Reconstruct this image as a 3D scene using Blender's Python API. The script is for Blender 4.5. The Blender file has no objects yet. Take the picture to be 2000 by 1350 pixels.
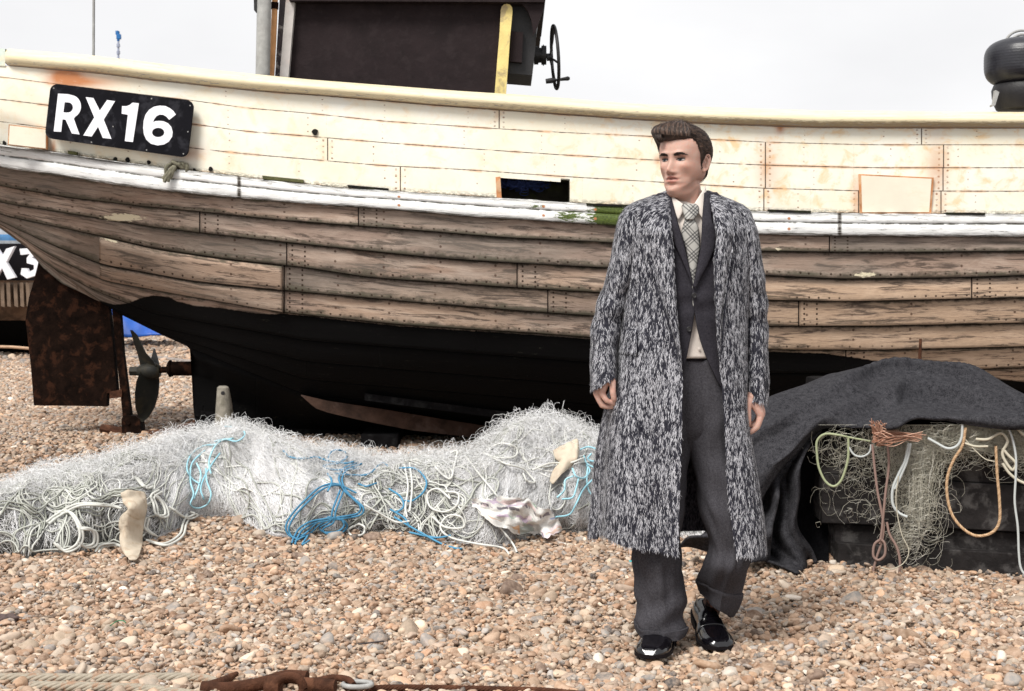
import bpy, bmesh, math, random
import numpy as np
from mathutils import Vector, Matrix
R = math.radians
random.seed(7)
rng = np.random.default_rng(11)
scene = bpy.context.scene
COL = scene.collection

# ------------------------------------------------------------------ camera, sky, sun, exposure
F = 2778.0          # focal length in photo pixels (2000 px wide frame, 50 mm lens)
HOR = 560.0         # horizon row of the photo
H = 1.28            # eye height of the camera, metres
cam_d = bpy.data.cameras.new("camera")
cam = bpy.data.objects.new("camera", cam_d)
COL.objects.link(cam)
cam.location = (0, 0, H)
cam.rotation_euler = (R(90), 0, 0)
cam_d.lens = 50.0
cam_d.sensor_width = 36.0
cam_d.shift_y = -(675 - HOR) / 2000.0
cam_d.clip_end = 3000
cam_d.dof.use_dof = True
cam_d.dof.focus_distance = 5.6
cam_d.dof.aperture_fstop = 10
scene.camera = cam

SUN_EL, SUN_AZ = R(52), R(-34)     # azimuth: 0 = behind the camera, negative = from the left
world = bpy.data.worlds.new("World")
scene.world = world
world.use_nodes = True
wn = world.node_tree
wn.nodes.clear()
w_out = wn.nodes.new("ShaderNodeOutputWorld")
w_bg = wn.nodes.new("ShaderNodeBackground")
w_sky = wn.nodes.new("ShaderNodeTexSky")
w_sky.sky_type = 'NISHITA'
w_sky.sun_disc = False
w_sky.sun_elevation = SUN_EL
w_sky.sun_rotation = R(180) + SUN_AZ * -1
w_sky.air_density = 1.2
w_sky.dust_density = 4.0
w_hsv = wn.nodes.new("ShaderNodeHueSaturation")
w_hsv.inputs['Saturation'].default_value = 0.06
w_tc = wn.nodes.new("ShaderNodeTexCoord")
w_map = wn.nodes.new("ShaderNodeMapping")
w_map.inputs['Scale'].default_value = (1, 1, 2.4)
w_noise = wn.nodes.new("ShaderNodeTexNoise")
w_noise.inputs['Scale'].default_value = 3.2
w_noise.inputs['Detail'].default_value = 5
w_ramp = wn.nodes.new("ShaderNodeValToRGB")
w_ramp.color_ramp.elements[0].position = 0.3
w_ramp.color_ramp.elements[0].color = (7.8, 7.8, 7.95, 1)
w_ramp.color_ramp.elements[1].position = 0.62
w_ramp.color_ramp.elements[1].color = (8.9, 8.9, 9.0, 1)
w_mix = wn.nodes.new("ShaderNodeMix")
w_mix.data_type = 'RGBA'
w_mix.inputs[0].default_value = 0.88         # thick overcast over the clear sky
wn.links.new(w_sky.outputs[0], w_hsv.inputs['Color'])
wn.links.new(w_tc.outputs['Generated'], w_map.inputs[0])
wn.links.new(w_map.outputs[0], w_noise.inputs['Vector'])
wn.links.new(w_noise.outputs[0], w_ramp.inputs[0])
wn.links.new(w_hsv.outputs[0], w_mix.inputs[6])
wn.links.new(w_ramp.outputs[0], w_mix.inputs[7])
wn.links.new(w_mix.outputs[2], w_bg.inputs['Color'])
wn.links.new(w_bg.outputs[0], w_out.inputs['Surface'])
w_bg.inputs['Strength'].default_value = 0.075

sun_d = bpy.data.lights.new("sun", 'SUN')
sun_d.energy = 2.6
sun_d.angle = R(22)
sun_d.color = (1.0, 0.965, 0.91)
sun = bpy.data.objects.new("sun", sun_d)
COL.objects.link(sun)
sun_dir = Vector((math.sin(SUN_AZ) * math.cos(SUN_EL), -math.cos(SUN_AZ) * math.cos(SUN_EL), math.sin(SUN_EL)))
sun.rotation_euler = sun_dir.to_track_quat('Z', 'Y').to_euler()
sun.location = sun_dir * 30

scene.view_settings.view_transform = 'Standard'
scene.view_settings.look = 'None'
scene.view_settings.exposure = 0.70
scene.view_settings.gamma = 1.0
scene.render.engine = 'CYCLES'
scene.cycles.max_bounces = 5
scene.cycles.diffuse_bounces = 3
scene.cycles.glossy_bounces = 2
scene.cycles.transparent_max_bounces = 6
scene.cycles.caustics_reflective = False
scene.cycles.caustics_refractive = False
scene.cycles.use_denoising = True


# ------------------------------------------------------------------ helpers
def W(px, py, d):
    """photo pixel + distance -> point"""
    x = (px - 1000.0) * d / F; z = H - (py - HOR) * d / F
    if isinstance(x, np.ndarray) or isinstance(z, np.ndarray):
        return np.array(np.broadcast_arrays(x, d, z))
    return np.array([x, d, z])


def PX(p):
    return 1000 + F * p[0] / p[1], HOR + F * (H - p[2]) / p[1]


def itp(x, pts):
    a = np.array(pts, float)
    return np.interp(x, a[:, 0], a[:, 1])


def smooth(a, n):
    if n < 2:
        return a
    k = np.hanning(n + 2)[1:-1]
    k /= k.sum()
    p = n // 2
    b = np.concatenate([2 * a[0] - a[1:p + 1][::-1], a, 2 * a[-1] - a[-n + p:-1][::-1]])
    return np.convolve(b, k, 'valid')[:len(a)]


def sstep(a, b, x):
    t = np.clip((np.asarray(x, float) - a) / (b - a), 0, 1)
    return t * t * (3 - 2 * t)


def _h(i, j, k, s):
    i = i.astype(np.uint64); j = j.astype(np.uint64); k = k.astype(np.uint64)
    n = i * np.uint64(73856093) ^ j * np.uint64(19349663) ^ k * np.uint64(83492791) ^ np.uint64(s * 2654435761 % (2 ** 32))
    n = (n ^ (n >> np.uint64(13))) * np.uint64(1274126177) & np.uint64(0xffffffff)
    n = (n ^ (n >> np.uint64(16))) * np.uint64(2246822519) & np.uint64(0xffffffff)
    return ((n ^ (n >> np.uint64(15))) & np.uint64(0xffffff)).astype(float) / 16777215.0


def vnoise(x, y, z=0.0, seed=1, octaves=1):
    """value noise in -1..1"""
    x, y, z = np.broadcast_arrays(np.asarray(x, float), np.asarray(y, float), np.asarray(z, float))
    out = np.zeros(x.shape); amp = 1.0; tot = 0
    for o in range(octaves):
        f = 2.0 ** o
        X, Y, Z = x * f + 1000.3, y * f + 1000.7, z * f + 1000.1
        i, j, k = np.floor(X).astype(np.int64), np.floor(Y).astype(np.int64), np.floor(Z).astype(np.int64)
        u, v, w = X - i, Y - j, Z - k
        u, v, w = u * u * (3 - 2 * u), v * v * (3 - 2 * v), w * w * (3 - 2 * w)
        s = 0
        for a in (0, 1):
            for b in (0, 1):
                for c in (0, 1):
                    s = s + _h(i + a, j + b, k + c, seed + o) * (u if a else 1 - u) * (v if b else 1 - v) * (w if c else 1 - w)
        out += amp * (s * 2 - 1); tot += amp; amp *= 0.5
    return out / tot


def ground_z(x, y):
    x = np.asarray(x, float); y = np.asarray(y, float)
    z = 0.24 * sstep(6.4, 9.6, y) + 0.10 * sstep(10, 30, y)
    return z + 0.018 * vnoise(x * 0.9, y * 0.9, 0, 5, 2) * (1 - 0.5 * sstep(9, 14, y))


def grid_faces(nr, nc, wrap=False, off=0, flip=False):
    r = np.arange(nr - 1)[:, None]; c = np.arange(nc if wrap else nc - 1)[None, :]
    c2 = (c + 1) % nc
    a = r * nc + c; b = r * nc + c2; d = (r + 1) * nc + c2; e = (r + 1) * nc + c
    f = np.stack([a, b, d, e] if not flip else [e, d, b, a], -1).reshape(-1, 4)
    return f + off


def mk(name, verts, faces, mat=None, parent=None, smooth_=True, uv=None, attrs=None, mats=None, mi=None, label=None):
    """link ONE mesh object; faces: (n,4)/(n,3) array or list; uv per vertex; attrs {name: per-vertex float or rgb}"""
    me = bpy.data.meshes.new(name)
    verts = np.asarray(verts, float)
    if isinstance(faces, np.ndarray):
        nf, k = faces.shape
        me.vertices.add(len(verts))
        me.vertices.foreach_set("co", verts.astype(np.float32).ravel())
        me.loops.add(nf * k)
        me.loops.foreach_set("vertex_index", faces.astype(np.int32).ravel())
        me.polygons.add(nf)
        me.polygons.foreach_set("loop_start", (np.arange(nf) * k).astype(np.int32))
        me.update(calc_edges=True)
    else:
        me.from_pydata([tuple(v) for v in verts], [], [tuple(int(i) for i in f) for f in faces])
    nl = len(me.loops)
    vi = np.empty(nl, np.int32)
    me.loops.foreach_get("vertex_index", vi)
    if uv is not None:
        l = me.uv_layers.new(name="UVMap")
        l.data.foreach_set("uv", np.asarray(uv, np.float32)[vi].ravel())
    for an, av in (attrs or {}).items():
        av = np.asarray(av, np.float32)
        if av.ndim == 1:
            at = me.attributes.new(an, 'FLOAT', 'POINT'); at.data.foreach_set("value", av)
        else:
            if av.shape[1] == 3:
                av = np.concatenate([av, np.ones((len(av), 1), np.float32)], 1)
            at = me.attributes.new(an, 'FLOAT_COLOR', 'POINT'); at.data.foreach_set("color", av.ravel())
    if mats:
        for m in mats:
            me.materials.append(m)
        if mi is not None:
            me.polygons.foreach_set("material_index", np.asarray(mi, np.int32))
    elif mat:
        me.materials.append(mat)
    if smooth_:
        me.polygons.foreach_set("use_smooth", np.ones(len(me.polygons), bool))
    me.validate(); me.update()
    o = bpy.data.objects.new(name, me)
    COL.objects.link(o)
    if parent is not None:
        setp(o, parent)
    if label:
        o['label'] = label
    return o


def wmat(o):
    m = Matrix.Translation(o.location) @ o.rotation_euler.to_matrix().to_4x4()
    if o.parent:
        m = wmat(o.parent) @ o.matrix_parent_inverse @ m
    return m


def setp(o, parent):
    o.parent = parent
    o.matrix_parent_inverse = wmat(parent).inverted()


def empty(name, loc, label=None, cat=None, group=None):
    o = bpy.data.objects.new(name, None)
    o.empty_display_size = 0.1
    o.location = tuple(float(v) for v in loc)
    COL.objects.link(o)
    tag(o, label, cat, group)
    return o


def tag(o, label=None, cat=None, group=None, kind=None):
    if label: o['label'] = label
    if cat: o['category'] = cat
    if group: o['group'] = group
    if kind: o['kind'] = kind
    return o


class MB:
    """collects pieces of geometry into one mesh"""
    def __init__(s):
        s.v = []; s.f = []; s.n = 0; s.m = []; s.a = []

    def add(s, v, f, m=0, a=None):
        v = np.asarray(v, float).reshape(-1, 3)
        s.v.append(v)
        for q in f:
            s.f.append([int(i) + s.n for i in q]); s.m.append(m)
        s.a.append(np.full(len(v), 0.5) if a is None else (np.full(len(v), a) if np.isscalar(a) else np.asarray(a)))
        s.n += len(v)
        return s

    def box(s, c, size, rot=None, m=0, bev=0.0, a=None):
        hx, hy, hz = [q / 2 for q in size]
        if bev > 0:
            b = min(bev, hx * .49, hy * .49, hz * .49)
            bm = bmesh.new()
            bmesh.ops.create_cube(bm, size=1)
            for v in bm.verts:
                v.co = Vector((v.co.x * 2 * hx, v.co.y * 2 * hy, v.co.z * 2 * hz))
            bmesh.ops.bevel(bm, geom=bm.edges[:], offset=b, segments=2, affect='EDGES', profile=0.7)
            bm.verts.index_update()
            v = np.array([q.co[:] for q in bm.verts]); f = [[q.index for q in p.verts] for p in bm.faces]
            bm.free()
        else:
            v = np.array([[x, y, z] for x in (-hx, hx) for y in (-hy, hy) for z in (-hz, hz)])
            f = [(0, 1, 3, 2), (4, 6, 7, 5), (0, 4, 5, 1), (2, 3, 7, 6), (0, 2, 6, 4), (1, 5, 7, 3)]
        if rot is not None:
            v = v @ np.array(rot.to_3x3()).T
        return s.add(v + np.asarray(c), f, m, a)

    def prism(s, poly, y0, y1, m=0, a=None):
        """poly in photo px at distance y0 (front), thickness back to y1"""
        p0 = np.array([W(x, y, y0) for x, y in poly]); p1 = p0.copy(); p1[:, 1] += (y1 - y0)
        n = len(poly)
        f = [list(range(n)), list(range(2 * n - 1, n - 1, -1))] + [[i, i + n, (i + 1) % n + n, (i + 1) % n] for i in range(n)]
        return s.add(np.concatenate([p0, p1]), f, m, a)

    def tube(s, pts, rad, sides=8, m=0, cap=True, a=None, flat=1.0):
        v, f = tube_arr(np.asarray(pts, float), rad, sides, flat)
        n = len(v)
        fl = [list(q) for q in f]
        if cap:
            fl.append(list(range(sides))[::-1]); fl.append(list(range(n - sides, n)))
        return s.add(v, fl, m, a)

    def build(s, name, mat=None, parent=None, smooth_=True, mats=None, label=None):
        v = np.concatenate(s.v)
        o = mk(name, v, s.f, mat, parent, smooth_, mats=mats, mi=s.m if mats else None, label=label,
               attrs={'tone': np.concatenate(s.a)})
        if smooth_:
            autosmooth(o)
        return o


def autosmooth(o, ang=38):
    me = o.data
    bm = bmesh.new(); bm.from_mesh(me)
    c = math.cos(R(ang))
    bm.normal_update()
    for e in bm.edges:
        if len(e.link_faces) == 2 and e.link_faces[0].normal.dot(e.link_faces[1].normal) < c:
            e.smooth = False
    bm.to_mesh(me); bm.free()


def frames(P):
    T = np.gradient(P, axis=0)
    T /= np.linalg.norm(T, axis=1, keepdims=True) + 1e-9
    up = np.array([0.0, 0, 1]) if abs(T[0][2]) < 0.9 else np.array([1.0, 0, 0])
    N = np.cross(T[0], up); N /= np.linalg.norm(N)
    Ns = [N]
    for i in range(1, len(P)):
        N = Ns[-1] - T[i] * np.dot(Ns[-1], T[i])
        l = np.linalg.norm(N)
        N = N / l if l > 1e-6 else Ns[-1]
        Ns.append(N)
    N = np.array(Ns)
    return T, N, np.cross(T, N)


def tube_arr(P, rad, sides=8, flat=1.0):
    T, N, B = frames(P)
    rad = np.broadcast_to(np.asarray(rad, float), (len(P),))
    th = np.linspace(0, 2 * np.pi, sides, endpoint=False)
    v = P[:, None, :] + rad[:, None, None] * (np.cos(th)[None, :, None] * N[:, None, :] + flat * np.sin(th)[None, :, None] * B[:, None, :])
    return v.reshape(-1, 3), grid_faces(len(P), sides, wrap=True)


def catmull(pts, n=8, closed=False):
    p = np.asarray(pts, float)
    if closed:
        q = np.concatenate([p[-1:], p, p[:2]])
    else:
        q = np.concatenate([2 * p[:1] - p[1:2], p, 2 * p[-1:] - p[-2:-1]])
    out = []
    for i in range(1, len(q) - 2):
        t = np.linspace(0, 1, n, endpoint=False)[:, None]
        a, b, c, d = q[i - 1], q[i], q[i + 1], q[i + 2]
        out.append(0.5 * (2 * b + (c - a) * t + (2 * a - 5 * b + 4 * c - d) * t ** 2 + (3 * b - a - 3 * c + d) * t ** 3))
    if not closed:
        out.append(q[-2][None])
    return np.concatenate(out)


class Strands:
    """many thin tubes in one mesh"""
    def __init__(s):
        s.v = []; s.f = []; s.n = 0; s.c = []

    def add(s, P, rad, col=0.5, sides=3, flat=1.0):
        v, f = tube_arr(P, rad, sides, flat)
        s.v.append(v); s.f.append(f + s.n); s.n += len(v)
        s.c.append(np.full(len(v), col))

    def build(s, name, mat, parent=None, label=None):
        return mk(name, np.concatenate(s.v), np.concatenate(s.f), mat, parent, True,
                  attrs={'tone': np.concatenate(s.c)}, label=label)


# ------------------------------------------------------------------ material nodes
class M:
    def __init__(s, name, rough=0.7, spec=0.3):
        s.mat = bpy.data.materials.new(name)
        s.mat.use_nodes = True
        s.nt = s.mat.node_tree
        s.nt.nodes.clear()
        s.out = s.nt.nodes.new("ShaderNodeOutputMaterial")
        s.b = s.nt.nodes.new("ShaderNodeBsdfPrincipled")
        s.nt.links.new(s.b.outputs[0], s.out.inputs[0])
        s.b.inputs['Roughness'].default_value = rough
        s.b.inputs['Specular IOR Level'].default_value = spec

    def put(s, sock, v):
        if isinstance(v, bpy.types.NodeSocket):
            s.nt.links.new(v, sock)
        elif v is not None:
            if isinstance(v, (tuple, list)) and len(v) == 3 and sock.type == 'RGBA':
                v = (*v, 1)
            sock.default_value = v

    def set(s, name, v):
        s.put(s.b.inputs[name], v)
        return s

    def n(s, t, **ins):
        nd = s.nt.nodes.new("ShaderNode" + t)
        for k, v in ins.items():
            s.put(nd.inputs[k], v)
        return nd

    def obj(s):
        return s.n("TexCoord").outputs['Object']

    def uv(s):
        return s.n("TexCoord").outputs['UV']

    def attr(s, name, out='Fac', typ='GEOMETRY'):
        a = s.nt.nodes.new("ShaderNodeAttribute"); a.attribute_name = name; a.attribute_type = typ
        return a.outputs[out]

    def map(s, v, scale=(1, 1, 1), loc=(0, 0, 0), rot=(0, 0, 0)):
        return s.n("Mapping", Vector=v, Scale=scale, Location=loc, Rotation=rot).outputs[0]

    def noise(s, v, scale=5, detail=4, rough=0.55, dist=0, out=0):
        nd = s.n("TexNoise", Vector=v, Scale=scale, Detail=detail, Roughness=rough, Distortion=dist)
        return nd.outputs[out]

    def vor(s, v, scale=5, feature='F1', out='Distance', rand=1.0):
        nd = s.nt.nodes.new("ShaderNodeTexVoronoi"); nd.feature = feature
        s.put(nd.inputs['Vector'], v); nd.inputs['Scale'].default_value = scale
        nd.inputs['Randomness'].default_value = rand
        return nd.outputs[out]

    def math(s, op, a, b=0.0, c=None, clamp=False):
        nd = s.nt.nodes.new("ShaderNodeMath"); nd.operation = op; nd.use_clamp = clamp
        s.put(nd.inputs[0], a); s.put(nd.inputs[1], b)
        if c is not None: s.put(nd.inputs[2], c)
        return nd.outputs[0]

    def ss(s, x, a, b):
        """smoothstep a..b (a may exceed b for a falling one)"""
        nd = s.nt.nodes.new("ShaderNodeMapRange"); nd.interpolation_type = 'SMOOTHSTEP'
        s.put(nd.inputs[0], x)
        if a < b:
            nd.inputs[1].default_value = a; nd.inputs[2].default_value = b
            nd.inputs[3].default_value = 0; nd.inputs[4].default_value = 1
        else:
            nd.inputs[1].default_value = b; nd.inputs[2].default_value = a
            nd.inputs[3].default_value = 1; nd.inputs[4].default_value = 0
        return nd.outputs[0]

    def mix(s, f, a, b, mode='MIX'):
        nd = s.nt.nodes.new("ShaderNodeMix"); nd.data_type = 'RGBA'; nd.blend_type = mode
        s.put(nd.inputs[0], f)
        s.put(nd.inputs[6], a); s.put(nd.inputs[7], b)
        return nd.outputs[2]

    def ramp(s, f, stops):
        nd = s.nt.nodes.new("ShaderNodeValToRGB")
        el = nd.color_ramp.elements
        while len(el) < len(stops): el.new(0.5)
        for e, (p, c) in zip(el, stops):
            e.position = p; e.color = (*c, 1) if len(c) == 3 else c
        s.put(nd.inputs[0], f)
        return nd.outputs[0]

    def sep(s, v):
        nd = s.n("SeparateXYZ", Vector=v)
        return nd.outputs

    def bump(s, h, strength=0.5, dist=0.01):
        nd = s.n("Bump", Height=h, Strength=strength, Distance=dist)
        s.nt.links.new(nd.outputs[0], s.b.inputs['Normal'])
        return s


def simple(name, col, rough=0.7, spec=0.3, var=0.25, scale=12, bump=0.15, bscale=None, metal=0, dirt=None, dscale=3, damt=0.5):
    """painted / worn surface: base colour with mottling, optional second colour in patches, fine bump"""
    m = M(name, rough, spec)
    o = m.obj()
    n1 = m.noise(o, scale, 5, 0.6)
    dark = tuple(c * (1 - var) for c in col); lite = tuple(min(1, c * (1 + var)) for c in col)
    c = m.ramp(n1, [(0.3, dark), (0.7, lite)])
    if dirt:
        n2 = m.noise(o, dscale, 6, 0.65, 0.4)
        c = m.mix(m.math('MULTIPLY', m.ss(n2, 0.5, 0.64), damt), c, dirt)
    m.set('Base Color', c)
    m.set('Metallic', metal)
    m.bump(m.noise(o, bscale or scale * 6, 4, 0.6), bump, 0.01)
    return m.mat

# ------------------------------------------------------------------ ground
def ground_material():
    m = M("shingle_bed", 0.85, 0.2)
    o = m.obj()
    c1 = m.vor(o, 34, out='Color')
    d1 = m.vor(o, 34)
    big = m.noise(o, 0.7, 3)
    s = m.sep(c1)
    c = m.ramp(s[0], [(0.0, (0.30, 0.19, 0.12)), (0.25, (0.48, 0.33, 0.23)), (0.5, (0.58, 0.45, 0.34)),
                      (0.7, (0.36, 0.33, 0.31)), (0.85, (0.66, 0.56, 0.46)), (1.0, (0.42, 0.26, 0.16))])
    c = m.mix(m.ss(d1, 0.45, 0.8), c, (0.10, 0.07, 0.05))
    c = m.mix(0.6, c, (0.07, 0.05, 0.04))  # bed darkened so the gaps between stones read as shade
    m.set('Base Color', c)
    m.bump(m.math('SUBTRACT', 1.0, d1), 1.0, 0.02)
    return m.mat


def pebble_material():
    m = M("pebble", 0.62, 0.35)
    a = m.attr('pc', 'Color', 'INSTANCER')
    o = m.obj()
    n1 = m.noise(o, 1.6, 5, 0.6)
    c = m.mix(m.ss(n1, 0.35, 0.7), a, m.mix(0.4, a, (0.6, 0.45, 0.34)))
    n2 = m.noise(o, 7, 3, 0.7)
    c = m.mix(m.math('MULTIPLY', m.ss(n2, 0.6, 0.72), 0.5), c, (0.25, 0.17, 0.12))
    m.set('Base Color', c)
    m.bump(n2, 0.12, 0.05)
    return m.mat


def build_ground():
    ys = np.concatenate([np.linspace(-3, 4, 8), np.arange(4.05, 16, 0.09), np.geomspace(16, 900, 40)])
    t = np.linspace(-1, 1, 161)
    rows = []
    for y in ys:
        half = max(9.0, abs(y) * 1.4)
        x = t * half
        rows.append(np.stack([x, np.full_like(x, y), ground_z(x, y)], -1))
    v = np.concatenate(rows)
    g = mk("shingle_beach", v, grid_faces(len(ys), len(t)), ground_material())
    tag(g, "pale brown shingle beach under the boats", kind='structure')
    g['category'] = 'ground'
    # pebble shapes
    shapes = []
    pm = pebble_material()
    for k in range(9):
        bm = bmesh.new()
        bmesh.ops.create_icosphere(bm, subdivisions=3, radius=1)
        vv = np.array([q.co[:] for q in bm.verts])
        n = vnoise(vv[:, 0] * 0.9 + k * 9, vv[:, 1] * 0.9, vv[:, 2] * 0.9, 20 + k)
        n2 = vnoise(vv[:, 0] * 2.3 + k * 5, vv[:, 1] * 2.3, vv[:, 2] * 2.3, 40 + k)
        pw = 0.8 + 0.25 * random.random()
        rr = (1 + 0.22 * n + 0.06 * n2)
        vv = np.sign(vv) * np.abs(vv) ** pw * rr[:, None]
        pl = np.random.default_rng(k).normal(size=(5, 3)); pl /= np.linalg.norm(pl, axis=1, keepdims=True)
        for q in pl:   # a few worn flat faces
            dd = vv @ q; vv = vv - np.maximum(dd - .74, 0)[:, None] * q * .8
        vv *= np.array([1.0, 0.62 + 0.3 * random.random(), 0.42 + 0.26 * random.random()])
        f = np.array([[q.index for q in p.verts] for p in bm.faces])
        bm.free()
        me = bpy.data.meshes.new("pebble_shape")
        me.from_pydata(vv.tolist(), [], f.tolist())
        me.polygons.foreach_set("use_smooth", np.ones(len(f), bool))
        me.materials.append(pm)
        ob = bpy.data.objects.new("pebble_shape", me)
        shapes.append(ob)
    # scatter points
    def scatter(n, y0, y1, s, xl, xr, zlo, zhi, sig=0.32, pw=1.0):
        y = y0 + (y1 - y0) * rng.random(n) ** pw
        lo = xl(y); hi = xr(y)
        x = lo + (hi - lo) * rng.random(n)
        sc = s * np.exp(rng.normal(0, sig, n))
        z = ground_z(x, y) + zlo + (zhi - zlo) * rng.random(n)
        return x, y, z, sc
    L = []
    def fl(y): return -0.385 * y - 0.75
    def fr(y): return 0.385 * y + 0.75
    L.append(scatter(68000, 3.8, 7.6, 0.0112, fl, fr, -0.008, 0.006, .4))
    L.append(scatter(37000, 3.8, 7.6, 0.0105, fl, fr, 0.000, 0.018, .45))
    L.append(scatter(7500, 3.8, 7.8, 0.018, fl, fr, -0.002, 0.014, 0.25))
    L.append(scatter(450, 3.8, 7.8, 0.027, fl, fr, -0.008, 0.010, 0.25))
    L.append(scatter(35000, 7.5, 10.5, 0.0145, fl, lambda y: fr(y) * 0 + 3.3, -0.004, 0.014))
    L.append(scatter(34000, 10.4, 19.0, 0.019, fl, lambda y: -0.19 * y, -0.006, 0.016, 0.3))
    L.append(scatter(12000, 18.5, 34.0, 0.035, fl, lambda y: -0.2 * y, -0.01, 0.02, 0.3))
    x, y, z, sc = [np.concatenate(q) for q in zip(*L)]
    # a few stones thrown clear of the shoes
    keep = np.ones(len(x), bool)
    for cx, cy, rx, ry in ((0.50, 4.86, 0.07, 0.16), (0.70, 4.98, 0.06, 0.15)):
        keep &= ~((((x - cx) / rx) ** 2 + ((y - cy) / ry) ** 2 < 1) & (z > 0.006 + ground_z(x, y)))
    x, y, z, sc = x[keep], y[keep], z[keep], sc[keep]
    n = len(x)
    pal = np.array([(0.56, 0.36, 0.24), (0.66, 0.48, 0.35), (0.70, 0.57, 0.44), (0.50, 0.30, 0.19), (0.78, 0.68, 0.57),
                    (0.62, 0.42, 0.29), (0.40, 0.38, 0.37), (0.52, 0.51, 0.50), (0.85, 0.80, 0.73), (0.26, 0.18, 0.14),
                    (0.70, 0.46, 0.30), (0.60, 0.50, 0.41), (0.16, 0.15, 0.15), (0.66, 0.52, 0.42)])
    pr = np.array([12, 15, 13, 8, 9, 13, 6, 6, 4, 4, 8, 8, 1.5, 9.0]); pr /= pr.sum()
    ci = rng.choice(len(pal), n, p=pr)
    colr = pal[ci] * np.exp(rng.normal(0, 0.27, n))[:, None] * np.array([.51, .490, .468])
    me = bpy.data.meshes.new("pebbles")
    me.vertices.add(n)
    me.vertices.foreach_set("co", np.stack([x, y, z], -1).astype(np.float32).ravel())
    at = me.attributes.new('pc', 'FLOAT_COLOR', 'POINT')
    at.data.foreach_set("color", np.concatenate([np.clip(colr, 0, 1), np.ones((n, 1))], 1).astype(np.float32).ravel())
    at = me.attributes.new('ps', 'FLOAT', 'POINT'); at.data.foreach_set("value", sc.astype(np.float32))
    rot = np.stack([rng.normal(0, 0.35, n), rng.normal(0, 0.35, n), rng.random(n) * 6.283], -1)
    at = me.attributes.new('pr', 'FLOAT_VECTOR', 'POINT'); at.data.foreach_set("vector", rot.astype(np.float32).ravel())
    at = me.attributes.new('pi', 'INT', 'POINT'); at.data.foreach_set("value", rng.integers(0, 9, n).astype(np.int32))
    ob = bpy.data.objects.new("pebbles", me)
    COL.objects.link(ob)
    tag(ob, "loose tan and grey beach pebbles covering the ground", "pebbles", kind='stuff')
    ng = bpy.data.node_groups.new("pebble_scatter", 'GeometryNodeTree')
    ng.interface.new_socket("Geometry", in_out='INPUT', socket_type='NodeSocketGeometry')
    ng.interface.new_socket("Geometry", in_out='OUTPUT', socket_type='NodeSocketGeometry')
    gi = ng.nodes.new('NodeGroupInput'); go = ng.nodes.new('NodeGroupOutput')
    jn = ng.nodes.new('GeometryNodeJoinGeometry')
    for s in shapes:
        oi = ng.nodes.new('GeometryNodeObjectInfo'); oi.inputs['Object'].default_value = s
        oi.inputs['As Instance'].default_value = True
        ng.links.new(oi.outputs['Geometry'], jn.inputs[0])
    ip = ng.nodes.new('GeometryNodeInstanceOnPoints')
    ip.inputs['Pick Instance'].default_value = True
    def na(name, t):
        a = ng.nodes.new('GeometryNodeInputNamedAttribute'); a.data_type = t; a.inputs[0].default_value = name
        return a.outputs[0]
    ng.links.new(gi.outputs[0], ip.inputs['Points'])
    ng.links.new(jn.outputs[0], ip.inputs['Instance'])
    ng.links.new(na('pi', 'INT'), ip.inputs['Instance Index'])
    e2r = ng.nodes.new('FunctionNodeEulerToRotation')
    ng.links.new(na('pr', 'FLOAT_VECTOR'), e2r.inputs[0])
    ng.links.new(e2r.outputs[0], ip.inputs['Rotation'])
    ng.links.new(na('ps', 'FLOAT'), ip.inputs['Scale'])
    ng.links.new(ip.outputs[0], go.inputs[0])
    md = ob.modifiers.new("scatter", 'NODES'); md.node_group = ng


build_ground()

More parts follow.
